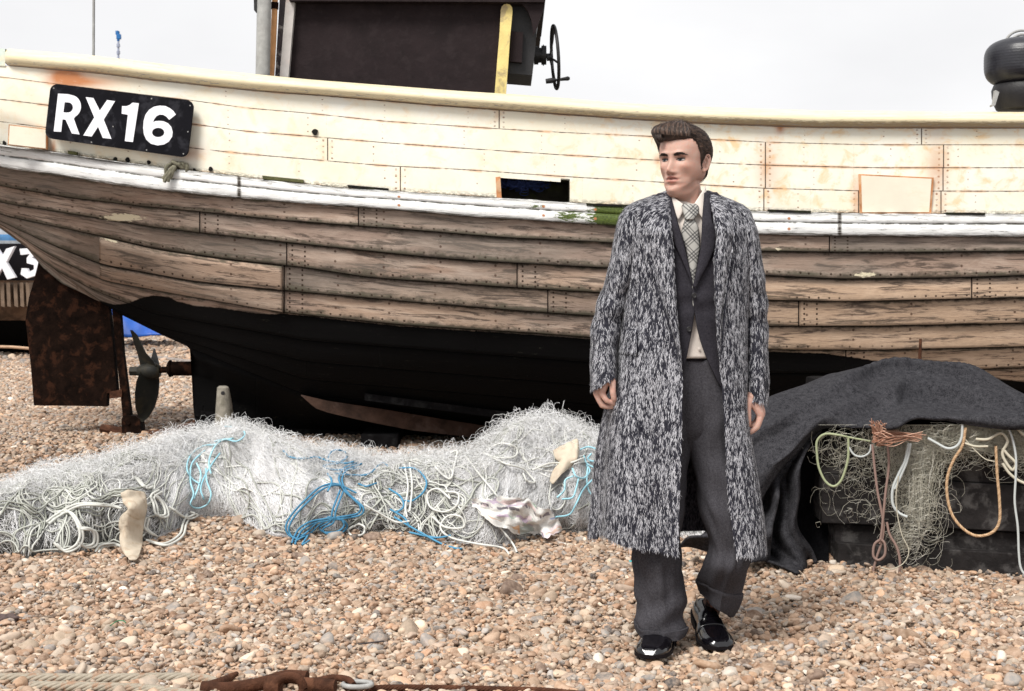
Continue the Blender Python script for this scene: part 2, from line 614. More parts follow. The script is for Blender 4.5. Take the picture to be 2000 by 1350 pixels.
# ------------------------------------------------------------------ the big beached boat
YC = 9.95                                     # distance of its centre line
SEAM = {
 'R0': [(-260, 82), (0, 93), (10, 95), (180, 108), (400, 135), (500, 145), (600, 155), (900, 178), (1000, 184), (1240, 203), (1400, 210), (1600, 216), (2000, 219), (2600, 205), (3300, 150)],
 'R1': [(-260, 112), (10, 128), (100, 136), (180, 142), (300, 157), (500, 178), (600, 185), (700, 193), (850, 206), (1000, 217), (1240, 234), (1400, 243), (1600, 250), (2000, 251), (2600, 237), (3300, 180)],
 'A': [(-260, 130), (0, 150), (100, 163), (380, 197), (480, 211), (600, 221), (750, 237), (960, 251), (1100, 259), (1240, 265), (1400, 273), (1500, 278), (1700, 283), (2000, 283), (2600, 270), (3300, 225)],
 'B': [(-260, 165), (0, 194), (95, 206), (380, 243), (480, 257), (600, 266), (750, 279), (950, 293), (1100, 303), (1240, 311), (1400, 319), (1500, 323), (1700, 328), (2000, 328), (2600, 315), (3300, 280)],
 'C': [(-260, 200), (0, 238), (90, 249), (380, 290), (480, 301), (750, 324), (900, 331), (1000, 338), (1100, 345), (1240, 353), (1400, 363), (1490, 368), (1680, 373), (2000, 374), (2600, 362), (3300, 335)],
 'D': [(-260, 235), (0, 283), (100, 296), (200, 311), (300, 325), (400, 336), (480, 346), (600, 360), (700, 369), (850, 379), (1000, 388), (1100, 395), (1240, 403), (1400, 410), (1500, 413), (1700, 417), (2000, 418), (2600, 410), (3300, 390)],
 'E': [(-260, 270), (0, 327), (100, 341), (200, 357), (300, 371), (400, 381), (500, 390), (600, 398), (750, 408), (900, 421), (1000, 428), (1100, 434), (1240, 443), (1450, 457), (1600, 460), (1800, 462), (2000, 462), (2600, 455), (3300, 440)],
 'F1': [(-260, 285), (0, 364), (130, 386), (290, 405), (400, 415), (540, 430), (820, 451), (990, 465), (1200, 475), (1480, 491), (1740, 494), (2000, 491), (2600, 483), (3300, 470)],
 'F2': [(-260, 300), (0, 396), (200, 428), (296, 444), (411, 458), (540, 472), (680, 487), (853, 505), (990, 514), (1200, 525), (1480, 538), (1640, 546), (1880, 543), (2000, 539), (2600, 525), (3300, 500)],
 'F3': [(-260, 312), (0, 420), (80, 437), (195, 461), (306, 487), (450, 508), (600, 524), (720, 543), (990, 562), (1200, 574), (1480, 587), (1650, 590), (2000, 582), (2600, 565), (3300, 530)],
 'F4': [(-260, 318), (0, 432), (100, 478), (195, 517), (376, 550), (550, 568), (820, 592), (1030, 609), (1200, 621), (1480, 638), (1710, 638), (2000, 632), (2600, 610), (3300, 560)],
 'F5': [(-260, 323), (0, 437), (100, 500), (198, 548), (348, 576), (550, 611), (780, 635), (1030, 651), (1200, 663), (1480, 684), (1710, 685), (2000, 678), (2600, 650), (3300, 590)],
 'F6': [(-260, 328), (0, 440), (100, 524), (195, 573), (300, 612), (600, 665), (1200, 711), (1500, 729), (1740, 727), (2000, 719), (2600, 690), (3300, 615)],
 'F7': [(-260, 330), (0, 441), (195, 590), (300, 636), (600, 706), (1200, 756), (1500, 770), (2000, 765), (2600, 730), (3300, 640)],
 'F8': [(-260, 332), (0, 442), (195, 592), (300, 645), (600, 741), (1200, 793), (1500, 806), (2000, 804), (2600, 765), (3300, 665)],
 'F9': [(-260, 333), (0, 443), (195, 594), (300, 650), (600, 772), (1200, 823), (1500, 836), (2000, 836), (2600, 795), (3300, 690)],
}
BOT = [(-260, 335), (-120, 385), (0, 446), (52, 484), (84, 524), (122, 555), (167, 576), (195, 590), (209, 598), (237, 615), (313, 653), (369, 678), (372, 690), (378, 813), (386, 818),
       (600, 838), (1200, 870), (2000, 884), (2600, 860), (3000, 800), (3300, 600)]
HB = [(-260, 0.05), (-200, .3), (-100, .6), (0, .82), (200, 1.12), (500, 1.32), (900, 1.4), (2000, 1.4), (2600, 1.12), (3000, .6), (3300, .05)]
G_MID = [(0, .05), (.03, .26), (.08, .52), (.15, .72), (.22, .84), (.3, .91), (.45, .97), (.65, 1.0), (1, .985)]
G_STERN = [(0, .05), (.1, .27), (.3, .62), (.5, .86), (.65, .97), (.8, 1.0), (1, 1.0)]
PXS = np.unique(np.concatenate([np.arange(-260, -40, 20), np.arange(-40, 2060, 5), [975, 1113, 978, 371, 374, 377], np.arange(2060, 3301, 40)]).astype(float))
LV = {}
for k_, p_ in SEAM.items():
    xs_ = np.arange(-260, 3301, 4.0)
    LV[k_] = np.interp(PXS, xs_, smooth(itp(xs_, p_), 23))
LV['BOT'] = itp(PXS, BOT)
_x4 = np.arange(-260, 3301, 4.0)
LV['BOTD'] = np.interp(PXS, _x4, smooth(itp(_x4, [q for q in BOT if q[0] < 210] + [(237, 615), (313, 655), (369, 700), (440, 765), (520, 812), (620, 838)] + [q for q in BOT if q[0] > 650]), 31))
LV['HB'] = np.interp(PXS, np.arange(-260, 3301, 4.0), smooth(itp(np.arange(-260, 3301, 4.0), HB), 41))
_order = ['R0', 'R1', 'A', 'B', 'C', 'D', 'E', 'F1', 'F2', 'F3', 'F4', 'F5', 'F6', 'F7', 'F8', 'F9']
for i_, k_ in enumerate(_order):
    LV[k_] = np.minimum(LV[k_], LV['BOT'] - 0.6 * (len(_order) - i_))


def hull_half(px, py):
    """half beam of the hull where the pixel (px, py) looks at it"""
    top = np.interp(px, PXS, LV['R0']); bot = np.interp(px, PXS, LV['BOTD']); hb = np.interp(px, PXS, LV['HB'])
    hh = np.clip((bot - py) / (bot - top), 0, 1)
    w = sstep(150, 800, px)
    g = itp(hh, G_STERN) * (1 - w) + itp(hh, G_MID) * w
    return np.maximum(g * hb, 0.045)


def hull_d(px, py):
    return YC - hull_half(px, py)


BUTTS = {0: [975, 1800], 1: [1843 + 0, 380 - 600, 1495], 2: [1495, 1842, 640], 3: [782, 1492, 1677, 1838],
         6: [700, 1620], 7: [390, 1320], 8: [1010, 1898, 560], 9: [555, 1070, 1560], 10: [555, 1300], 11: [1652, 930], 12: [1810, 740],
         13: [600, 1400], 14: [900], 15: [500, 1700], 16: [1200]}


def hull_strip(keys, fracs, clinker, strake0):
    """rows through consecutive seams; returns verts, uv, attrs for the near side"""
    V = []; UV = []; BT = []; SID = []
    for s in range(len(keys) - 1):
        a, b = LV[keys[s]], LV[keys[s + 1]]
        sid = strake0 + s
        fr = list(fracs)
        for j, f in enumerate(fr):
            py = a + (b - a) * f
            d = hull_d(PXS, py)
            if clinker:
                ff = min(f, 1.0)
                step = (0.003 + 0.026 * ff) * sstep(0, 14, b - a)
                step = step + 0.004 * vnoise(PXS * 0.011, sid * 3.1, 0, 31)
                if j == len(fr) - 1:
                    step = 0.0 * step
                    py = b
                    d = hull_d(PXS, py)
                d = d - step
            V.append(np.stack([(PXS - 1000) * d / F, d, H - (py - HOR) * d / F], -1))
            x = (PXS - 1000) * 9.0 / F
            UV.append(np.stack([x, np.full_like(x, sid + min(f, 0.999))], -1))
            bt = np.full(len(PXS), 9.0)
            for q in BUTTS.get(sid, []):
                dd = (PXS - q) * 9.0 / F
                bt = np.where(np.abs(dd) < np.abs(bt), dd, bt)
            BT.append(np.clip(bt, -0.3, 0.3))
            seg = np.zeros(len(PXS))
            for q in sorted(BUTTS.get(sid, [])):
                seg = seg + (PXS > q)
            SID.append(((sid * 0.37 + seg * 0.29) * 7.31) % 1.0)
    return V, UV, BT, SID


def both_sides(V, UV, BT, SID, extra, name, mat, parent, label=None, holes=None, smooth_=True):
    nr, nc = len(V), len(PXS)
    v = np.concatenate(V); uv = np.concatenate(UV)
    at = {'butt': np.concatenate(BT), 'seg': np.concatenate(SID)}
    for k, a in extra.items():
        at[k] = a
    f = grid_faces(nr, nc, flip=True)
    if holes is not None:
        c = v[f].mean(1)
        px, py = PX(c.T)
        keep = np.ones(len(f), bool)
        for x0, x1, y0f, y1f in holes:
            keep &= ~((px > x0) & (px < x1) & (py > y0f(px)) & (py < y1f(px)))
        fn = f[keep]
    else:
        fn = f
    v2 = v.copy(); v2[:, 1] = 2 * YC - v2[:, 1]
    f2 = f[:, ::-1] + len(v)
    at = {k: np.concatenate([a, a]) for k, a in at.items()}
    return mk(name, np.concatenate([v, v2]), np.concatenate([fn, f2]), mat, parent, smooth_, uv=np.concatenate([uv, uv + [0, 40]]), attrs=at, label=label)


def px_of(V):
    v = np.concatenate(V)
    return PX(v.T)


def gauss(x, y, cx, cy, sx, sy):
    return np.exp(-((x - cx) / sx) ** 2 - ((y - cy) / sy) ** 2)


def nail_mask(m, u, v, rows, period, r, jit=True):
    """round nail heads in rows of v, spaced by period metres; plank height taken as 0.15 m"""
    un = m.math('DIVIDE', u, period)
    fl = m.math('FLOOR', un)
    fr = m.math('SUBTRACT', un, fl)
    rnd = m.nt.nodes.new("ShaderNodeTexWhiteNoise"); rnd.noise_dimensions = '2D'
    cb = m.n("CombineXYZ", X=fl, Y=m.math('FLOOR', v))
    m.put(rnd.inputs['Vector'], cb.outputs[0])
    rv = rnd.outputs['Value']
    off = m.math('MULTIPLY', m.math('SUBTRACT', rv, 0.5), 0.4)
    dx = m.math('MULTIPLY', m.math('SUBTRACT', m.math('SUBTRACT', fr, 0.5), off), period)
    vf = m.math('FRACT', v)
    out = None
    for row in rows:
        dy = m.math('MULTIPLY', m.math('SUBTRACT', m.math('ADD', vf, m.math('MULTIPLY', off, 0.08)), row), 0.15)
        dd = m.math('SQRT', m.math('ADD', m.math('MULTIPLY', dx, dx), m.math('MULTIPLY', dy, dy)))
        k = m.ss(dd, r * 1.3, r * 0.6)
        out = k if out is None else m.math('MAXIMUM', out, k)
    return out, rv


def topside_mat():
    m = M("cream_paint", 0.5, 0.35)
    uv = m.uv(); s = m.sep(uv); u, v = s[0], s[1]
    vf = m.math('FRACT', v)
    o = m.map(uv, (1, 0.15, 1))
    n_big = m.noise(o, 2.2, 5, 0.6)
    n_mid = m.noise(o, 9, 6, 0.65, 0.5)
    streak = m.noise(m.map(uv, (2.5, 9, 1)), 4, 6, 0.7, 0.6)
    c = m.ramp(n_big, [(0.3, (0.78, 0.71, 0.54)), (0.55, (0.81, 0.78, 0.67)), (0.75, (0.81, 0.80, 0.75))])
    c = m.mix(m.math('MULTIPLY', m.math('MULTIPLY', m.ss(n_mid, 0.48, 0.72), .75), m.math('ADD', .45, m.math('MULTIPLY', m.ss(u, -.5, 1.5), .55))), c, (0.76, 0.50, 0.23))
    c = m.mix(m.math('MULTIPLY', m.ss(streak, 0.6, 0.72), 0.35), c, (0.50, 0.42, 0.33))
    # seams
    seamd = m.math('MULTIPLY', m.math('MINIMUM', vf, m.math('SUBTRACT', 1.0, vf)), 0.15)
    wob = m.math('MULTIPLY', m.noise(m.map(uv, (9, 1, 1)), 3, 3), 0.006)
    seamd = m.math('SUBTRACT', seamd, m.math('SUBTRACT', wob, 0.0030))
    bd = m.math('ABSOLUTE', m.attr('butt'))
    rustn = m.ss(m.noise(o, 5, 4), 0.45, 0.62)
    bleed = m.math('MULTIPLY', m.ss(seamd, 0.016, 0.0), rustn)
    c = m.mix(m.math('MULTIPLY', bleed, 0.75), c, (0.62, 0.30, 0.12))
    bleed2 = m.math('MULTIPLY', m.ss(bd, 0.05, 0.0), rustn)
    c = m.mix(m.math('MULTIPLY', bleed2, 0.4), c, (0.62, 0.32, 0.14))
    line = m.math('MULTIPLY', m.ss(seamd, 0.0042, 0.0012), m.ss(m.noise(m.map(uv, (3, 1, 1)), 3.5, 3), 0.30, 0.5))
    line = m.math('MAXIMUM', line, m.ss(bd, 0.0045, 0.0025))
    # nails by the butts and scattered
    nb, rv = nail_mask(m, u, v, (0.2, 0.5, 0.8), 0.52, 0.0055)
    near = m.math('MULTIPLY', m.ss(bd, 0.052, 0.04), m.ss(bd, 0.012, 0.018))
    vv = m.math('MULTIPLY', m.math('ABSOLUTE', m.math('SUBTRACT', m.math('FRACT', m.math('MULTIPLY', vf, 4.0)), 0.5)), 0.0375)
    ux = m.math('ABSOLUTE', m.math('SUBTRACT', bd, 0.028))
    dn = m.math('SQRT', m.math('ADD', m.math('MULTIPLY', vv, vv), m.math('MULTIPLY', ux, ux)))
    nb2 = m.ss(dn, 0.009, 0.005)
    nsel = m.ss(m.noise(m.map(uv, (8, 12, 1)), 3, 2), 0.46, 0.54)
    nail = m.math('MAXIMUM', m.math('MULTIPLY', nb, m.ss(m.noise(m.map(uv, (3, 9, 1)), 4, 1), .52, .56)), m.math('MULTIPLY', nb2, nsel))
    c = m.mix(nail, c, (0.20, 0.08, 0.03))
    rust = m.attr('rust')
    rm = m.math('MULTIPLY', rust, m.ss(m.noise(m.map(uv, (3, .6, 1)), 6, 5, 0.6), 0.05, 0.45))
    c = m.mix(rm, c, (0.50, 0.20, 0.08))
    chips = m.ss(m.vor(m.map(uv, (9, 3, 1)), 3.5), 0.08, 0.03)
    c = m.mix(m.math('MULTIPLY', chips, m.ss(n_mid, 0.5, 0.6)), c, (0.12, 0.08, 0.05))
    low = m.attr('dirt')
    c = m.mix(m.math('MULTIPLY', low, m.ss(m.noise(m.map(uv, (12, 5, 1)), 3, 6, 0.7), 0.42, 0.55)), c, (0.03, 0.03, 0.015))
    c = m.mix(line, c, (0.07, 0.04, 0.025))
    m.set('Base Color', c)
    hgt = m.math('SUBTRACT', m.math('MULTIPLY', streak, 0.3), line)
    m.bump(hgt, 0.35, 0.006)
    return m.mat


def white_strake_mat():
    m = M("white_paint", 0.5, 0.35)
    uv = m.uv(); s = m.sep(uv); vf = m.math('FRACT', s[1])
    n1 = m.noise(m.map(uv, (2, 1.2, 1)), 5, 6, 0.65, 0.4)
    c = m.ramp(n1, [(0.3, (0.66, 0.66, 0.64)), (0.6, (0.80, 0.80, 0.79))])
    crack = m.noise(m.map(uv, (2.0, 6, 1)), 4, 7, 0.72, 0.8)
    mid = m.ss(m.math('ABSOLUTE', m.math('SUBTRACT', vf, m.math('ADD', 0.42, m.math('MULTIPLY', n1, 0.08)))), 0.05, 0.015)
    mid = m.math('MULTIPLY', mid, m.ss(m.noise(m.map(uv, (5, 1, 1)), 3, 5, .7), 0.38, 0.56))
    edge = m.math('MULTIPLY', m.ss(m.math('MINIMUM', vf, m.math('SUBTRACT', 1.0, vf)), 0.2, 0.0), m.ss(crack, 0.42, 0.6))
    d = m.math('MAXIMUM', m.math('MULTIPLY', mid, 0.85), edge)
    d = m.math('MAXIMUM', d, m.ss(crack, 0.60, 0.66))
    c = m.mix(d, c, (0.035, 0.03, 0.015))
    moss = m.math('MULTIPLY', m.attr('moss'), 1.0)
    mm = m.ss(m.math('ADD', moss, m.math('MULTIPLY', m.math('SUBTRACT', m.noise(m.map(uv, (6, 3, 1)), 4, 6, 0.75), 0.5), 1.9)), 0.45, 0.6)
    mossc = m.ramp(m.noise(m.map(uv, (14, 6, 1)), 6, 4), [(0.35, (0.015, 0.025, 0.004)), (0.6, (0.10, 0.14, 0.02))])
    c = m.mix(mm, c, mossc)
    nb, rv = nail_mask(m, s[0], s[1], (0.3, 0.75), 0.31, 0.010)
    c = m.mix(m.math('MULTIPLY', nb, m.ss(rv, 0.62, 0.7)), c, (0.42, 0.17, 0.07))
    bd = m.math('ABSOLUTE', m.attr('butt'))
    c = m.mix(m.math('MULTIPLY', m.ss(bd, 0.02, 0.004), m.ss(crack, 0.3, 0.5)), c, (0.03, 0.02, 0.01))
    m.set('Base Color', c)
    m.bump(m.math('SUBTRACT', m.math('MULTIPLY', n1, 0.6), d), 0.6, 0.01)
    return m.mat


def planking_mat():
    m = M("weathered_oak", 0.85, 0.10)
    uv = m.uv(); s = m.sep(uv); u, v = s[0], s[1]
    vf = m.math('FRACT', v)
    seg = m.attr('seg')
    shift = m.n("CombineXYZ", X=m.math('MULTIPLY', seg, 17.0), Y=m.math('MULTIPLY', seg, 5.0), Z=seg).outputs[0]
    add = m.nt.nodes.new("ShaderNodeVectorMath"); add.operation = 'ADD'
    m.put(add.inputs[0], m.map(uv, (1, 0.15, 1))); m.put(add.inputs[1], shift)
    p = add.outputs[0]
    grain = m.noise(m.map(p, (1.6, 60, 1)), 3.0, 6, 0.62, .35)
    fine = m.noise(m.map(p, (7, 210, 1)), 3.0, 4, 0.6, 0.3)
    blot = m.noise(m.map(p, (1.1, 5, 1)), 2.4, 6, 0.62, 0.6)
    blot2 = m.noise(m.map(p, (1.1, 11, 1)), 3.0, 7, 0.74, 0.5)
    tint = m.ramp(seg, [(0.0, (0.29, 0.205, 0.170)), (0.25, (0.41, 0.275, 0.205)), (0.5, (0.20, 0.155, 0.135)), (0.75, (0.35, 0.225, 0.165)), (1.0, (0.43, 0.305, 0.235))])
    c = m.mix(m.ss(grain, 0.3, 0.7), m.mix(0.45, tint, (0.13, 0.085, 0.06)), tint)
    c = m.mix(m.math('MULTIPLY', m.ss(blot, 0.42, 0.66), 0.75), c, (0.56, 0.44, 0.36))
    c = m.mix(0.22, c, (0.42, 0.36, 0.30))
    warm = m.attr('warm')
    c = m.mix(m.math('MULTIPLY', warm, 0.6), c, (0.60, 0.42, 0.28))
    c = m.mix(m.math('MULTIPLY', m.ss(blot2, 0.49, 0.60), 0.85), c, (0.055, 0.043, 0.037))
    gw = m.noise(m.map(p, (.5, 1.5, 1), (7, 2, 0)), 1.6, 4, .6)
    c = m.mix(m.math('MULTIPLY', m.math('MULTIPLY', m.ss(gw, .42, .62), m.math('SUBTRACT', 1.0, warm)), .55), c, (0.17, 0.155, 0.135))
    c = m.mix(m.math('MULTIPLY', m.ss(fine, 0.35, 0.6), 0.30), c, (0.12, 0.08, 0.06))
    # grimy, mossy plank edges, the lower ones darkened further as painted shadow
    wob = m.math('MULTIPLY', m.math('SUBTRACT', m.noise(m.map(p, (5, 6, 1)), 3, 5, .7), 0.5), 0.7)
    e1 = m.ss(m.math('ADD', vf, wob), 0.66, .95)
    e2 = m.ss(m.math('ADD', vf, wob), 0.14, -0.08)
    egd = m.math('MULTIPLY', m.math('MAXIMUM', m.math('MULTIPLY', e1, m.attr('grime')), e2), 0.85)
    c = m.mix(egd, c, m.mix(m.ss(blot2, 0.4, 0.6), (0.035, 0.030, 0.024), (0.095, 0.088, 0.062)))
    c = m.mix(m.ss(vf, 0.955, 0.975), c, (0.010, 0.008, 0.006))  # black lip: the shadow line under each strake, painted on
    nb, rv = nail_mask(m, u, v, (0.84,), 0.066, 0.0066)
    nb = m.math('MULTIPLY', nb, m.ss(m.noise(m.map(p, (1.2, 3, 1), (3, 1, 0)), 1.5, 2), .42, .56))
    c = m.mix(m.math('MULTIPLY', nb, 0.9), c, (0.035, 0.022, 0.016))
    nb3, rv3 = nail_mask(m, u, v, (0.15, 0.55), 0.33, 0.008)
    c = m.mix(m.math('MULTIPLY', m.math('MULTIPLY', nb3, m.ss(rv3, .5, .6)), 0.8), c, (0.06, 0.03, 0.02))
    bd = m.math('ABSOLUTE', m.attr('butt'))
    vv = m.math('MULTIPLY', m.math('ABSOLUTE', m.math('SUBTRACT', m.math('FRACT', m.math('MULTIPLY', vf, 5.0)), 0.5)), 0.03)
    bs = m.attr('butt')
    for off in (0.035, 0.115):
        ux = m.math('ABSOLUTE', m.math('SUBTRACT', bs, off))
        dn = m.math('SQRT', m.math('ADD', m.math('MULTIPLY', vv, vv), m.math('MULTIPLY', ux, ux)))
        c = m.mix(m.ss(dn, 0.008, 0.005), c, (0.04, 0.025, 0.018))
    bl = m.ss(bd, 0.005, 0.003)
    c = m.mix(bl, c, (0.015, 0.01, 0.008))
    chip = m.math('MULTIPLY', m.attr('chip'), 1.0)
    cm = m.ss(m.math('ADD', chip, m.math('MULTIPLY', m.math('SUBTRACT', m.noise(m.map(uv, (5, 2, 1)), 6, 6, .7), 0.5), 1.3)), 0.5, 0.56)
    c = m.mix(cm, c, (0.62, 0.55, 0.40))
    # tar paint below the waterline
    pa = m.ss(m.math('ADD', m.attr('tar'), m.math('MULTIPLY', m.math('SUBTRACT', m.noise(m.map(uv, (6, 2, 1)), 5, 6, .7), 0.5), 0.02)), -0.004, 0.004)
    tn = m.noise(m.map(p, (3, 20, 1)), 3, 7, 0.75, .6)
    tarc = m.ramp(tn, [(0.0, (0.0022, 0.0021, 0.0025)), (0.64, (0.003, 0.0028, 0.0028)), (0.70, (0.04, 0.038, 0.028)), (0.76, (0.01, 0.009, 0.009))])
    c = m.mix(pa, c, tarc)
    m.set('Base Color', c)
    hgt = m.math('ADD', m.math('MULTIPLY', grain, 0.5), m.math('ADD', m.math('MULTIPLY', blot2, 0.4), m.math('MULTIPLY', fine, 0.2)))
    hgt = m.math('SUBTRACT', hgt, m.math('ADD', bl, nb))
    m.bump(hgt, 0.55, 0.008)
    return m.mat


MT = {}
MT['rail'] = None


def rail_mat():
    m = M("rail_paint", 0.45, 0.4)
    uv = m.uv(); s = m.sep(uv)
    n1 = m.noise(m.map(uv, (1, 3, 1)), 3, 5, .6)
    c = m.ramp(n1, [(0.3, (0.68, 0.57, 0.36)), (0.7, (0.78, 0.70, 0.50))])
    grime = m.math('MULTIPLY', m.ss(s[1], 0.45, 0.85), 1.0)
    gn = m.noise(m.map(uv, (2.5, 2.2, 1)), 6, 7, 0.72, .6)
    far = m.ss(s[0], -1.6, 2.0)
    thr = m.math('ADD', m.math('MULTIPLY', m.math('MULTIPLY', grime, far), 0.34), gn)
    c = m.mix(m.math('MULTIPLY', m.ss(thr, 0.54, 0.76), 0.85), c, (0.30, 0.22, 0.13))
    c = m.mix(m.ss(m.math('ADD', gn, m.math('MULTIPLY', grime, 0.10)), 0.64, 0.70), c, (0.34, 0.33, 0.33))
    tl = m.noise(m.map(uv, (1.4, 3, 1), (5, 2, 0)), 5, 5, .7)
    c = m.mix(m.math('MULTIPLY', m.ss(tl, 0.68, 0.72), grime), c, (0.22, 0.42, 0.42))
    c = m.mix(m.math('MULTIPLY', m.ss(s[1], 0.86, 0.98), 0.75), c, (0.24, 0.11, 0.05))
    m.set('Base Color', c)
    m.bump(gn, 0.3, 0.01)
    return m.mat


def dark_mat(name, col, rough=0.6, **k):
    return simple(name, col, rough, **k)


MT['tar'] = simple("tarred_wood", (0.006, 0.0055, 0.006), 0.9, 0.08, 0.5, 14, 0.4, dirt=(0.03, 0.03, 0.03), dscale=9, damt=.5)
MT['rust'] = simple("rusty_iron", (0.065, 0.027, 0.015), 0.85, 0.15, 0.5, 18, 0.5, dirt=(0.15, 0.065, 0.035), dscale=10, damt=.6)
MT['darkrust'] = simple("dark_rusty_iron", (0.009, 0.0045, 0.003), 0.9, 0.06, 0.6, 16, 0.5, dirt=(0.05, 0.020, 0.011), dscale=12, damt=.6)
MT['black'] = simple("black_metal", (0.012, 0.011, 0.012), 0.5, 0.4, 0.4, 10, 0.2)
MT['bronze'] = simple("dull_bronze", (0.016, 0.016, 0.013), 0.6, 0.3, 0.4, 9, 0.2, dirt=(0.05, 0.04, 0.022), dscale=7)
MT['aubergine'] = simple("dark_brown_board", (0.017, 0.011, 0.012), 0.75, 0.15, 0.25, 6, 0.25, dirt=(0.028, 0.020, 0.021), dscale=14, damt=.5)
MT['yellow'] = simple("yellow_paint", (0.72, 0.58, 0.22), 0.5, 0.4, 0.12, 14, 0.2, dirt=(0.18, 0.13, 0.12), dscale=9, damt=.55)
MT['greypipe'] = simple("galvanised_pipe", (0.33, 0.33, 0.32), 0.55, 0.4, 0.2, 20, 0.15, dirt=(0.22, 0.21, 0.2), dscale=10, damt=.4)
MT['orange'] = simple("orange_pipe", (0.55, 0.28, 0.12), 0.6, 0.3, 0.2, 15, 0.15)
MT['palewood'] = simple("pale_painted_board", (0.50, 0.47, 0.45), 0.6, 0.3, 0.12, 16, 0.15, dirt=(0.6, 0.42, 0.36), dscale=6, damt=.4)
MT['chipped'] = simple("chipped_black_board", (0.05, 0.04, 0.045), 0.6, 0.3, 0.3, 16, 0.3, dirt=(0.4, 0.38, 0.37), dscale=14, damt=.8)
MT['greywood'] = simple("weathered_post", (0.26, 0.24, 0.20), 0.85, 0.15, 0.3, 24, 0.5, dirt=(0.12, 0.11, 0.08), dscale=11, damt=.6)
MT['plate'] = simple("black_plate_paint", (0.005, 0.0048, 0.007), 0.7, 0.08, 0.3, 5, 0.12, dirt=(0.05, 0.05, 0.06), dscale=9, damt=.35)
MT['letter'] = simple("white_letter_paint", (0.80, 0.80, 0.84), 0.5, 0.4, 0.04, 8, 0.05)
MT['cream_panel'] = simple("cream_panel", (0.76, 0.71, 0.58), 0.5, 0.35, 0.05, 5, 0.1, dirt=(0.7, 0.5, 0.3), dscale=5, damt=.4)
MT['rustedge'] = simple("rust_stain", (0.48, 0.22, 0.10), 0.8, 0.2, 0.35, 14, 0.3, dirt=(0.62, 0.42, 0.26), dscale=12, damt=.7)
MT['olive'] = simple("olive_slot", (0.085, 0.085, 0.035), 0.8, 0.2, 0.5, 20, 0.5)
MT['dark'] = simple("dark_gap", (0.008, 0.007, 0.006), 0.8, 0.2, 0.4, 9, 0.3, dirt=(0.03, 0.035, 0.01), dscale=12)
MT['deck'] = simple("grey_deck", (0.18, 0.17, 0.15), 0.8, 0.2, 0.2, 5, 0.2)


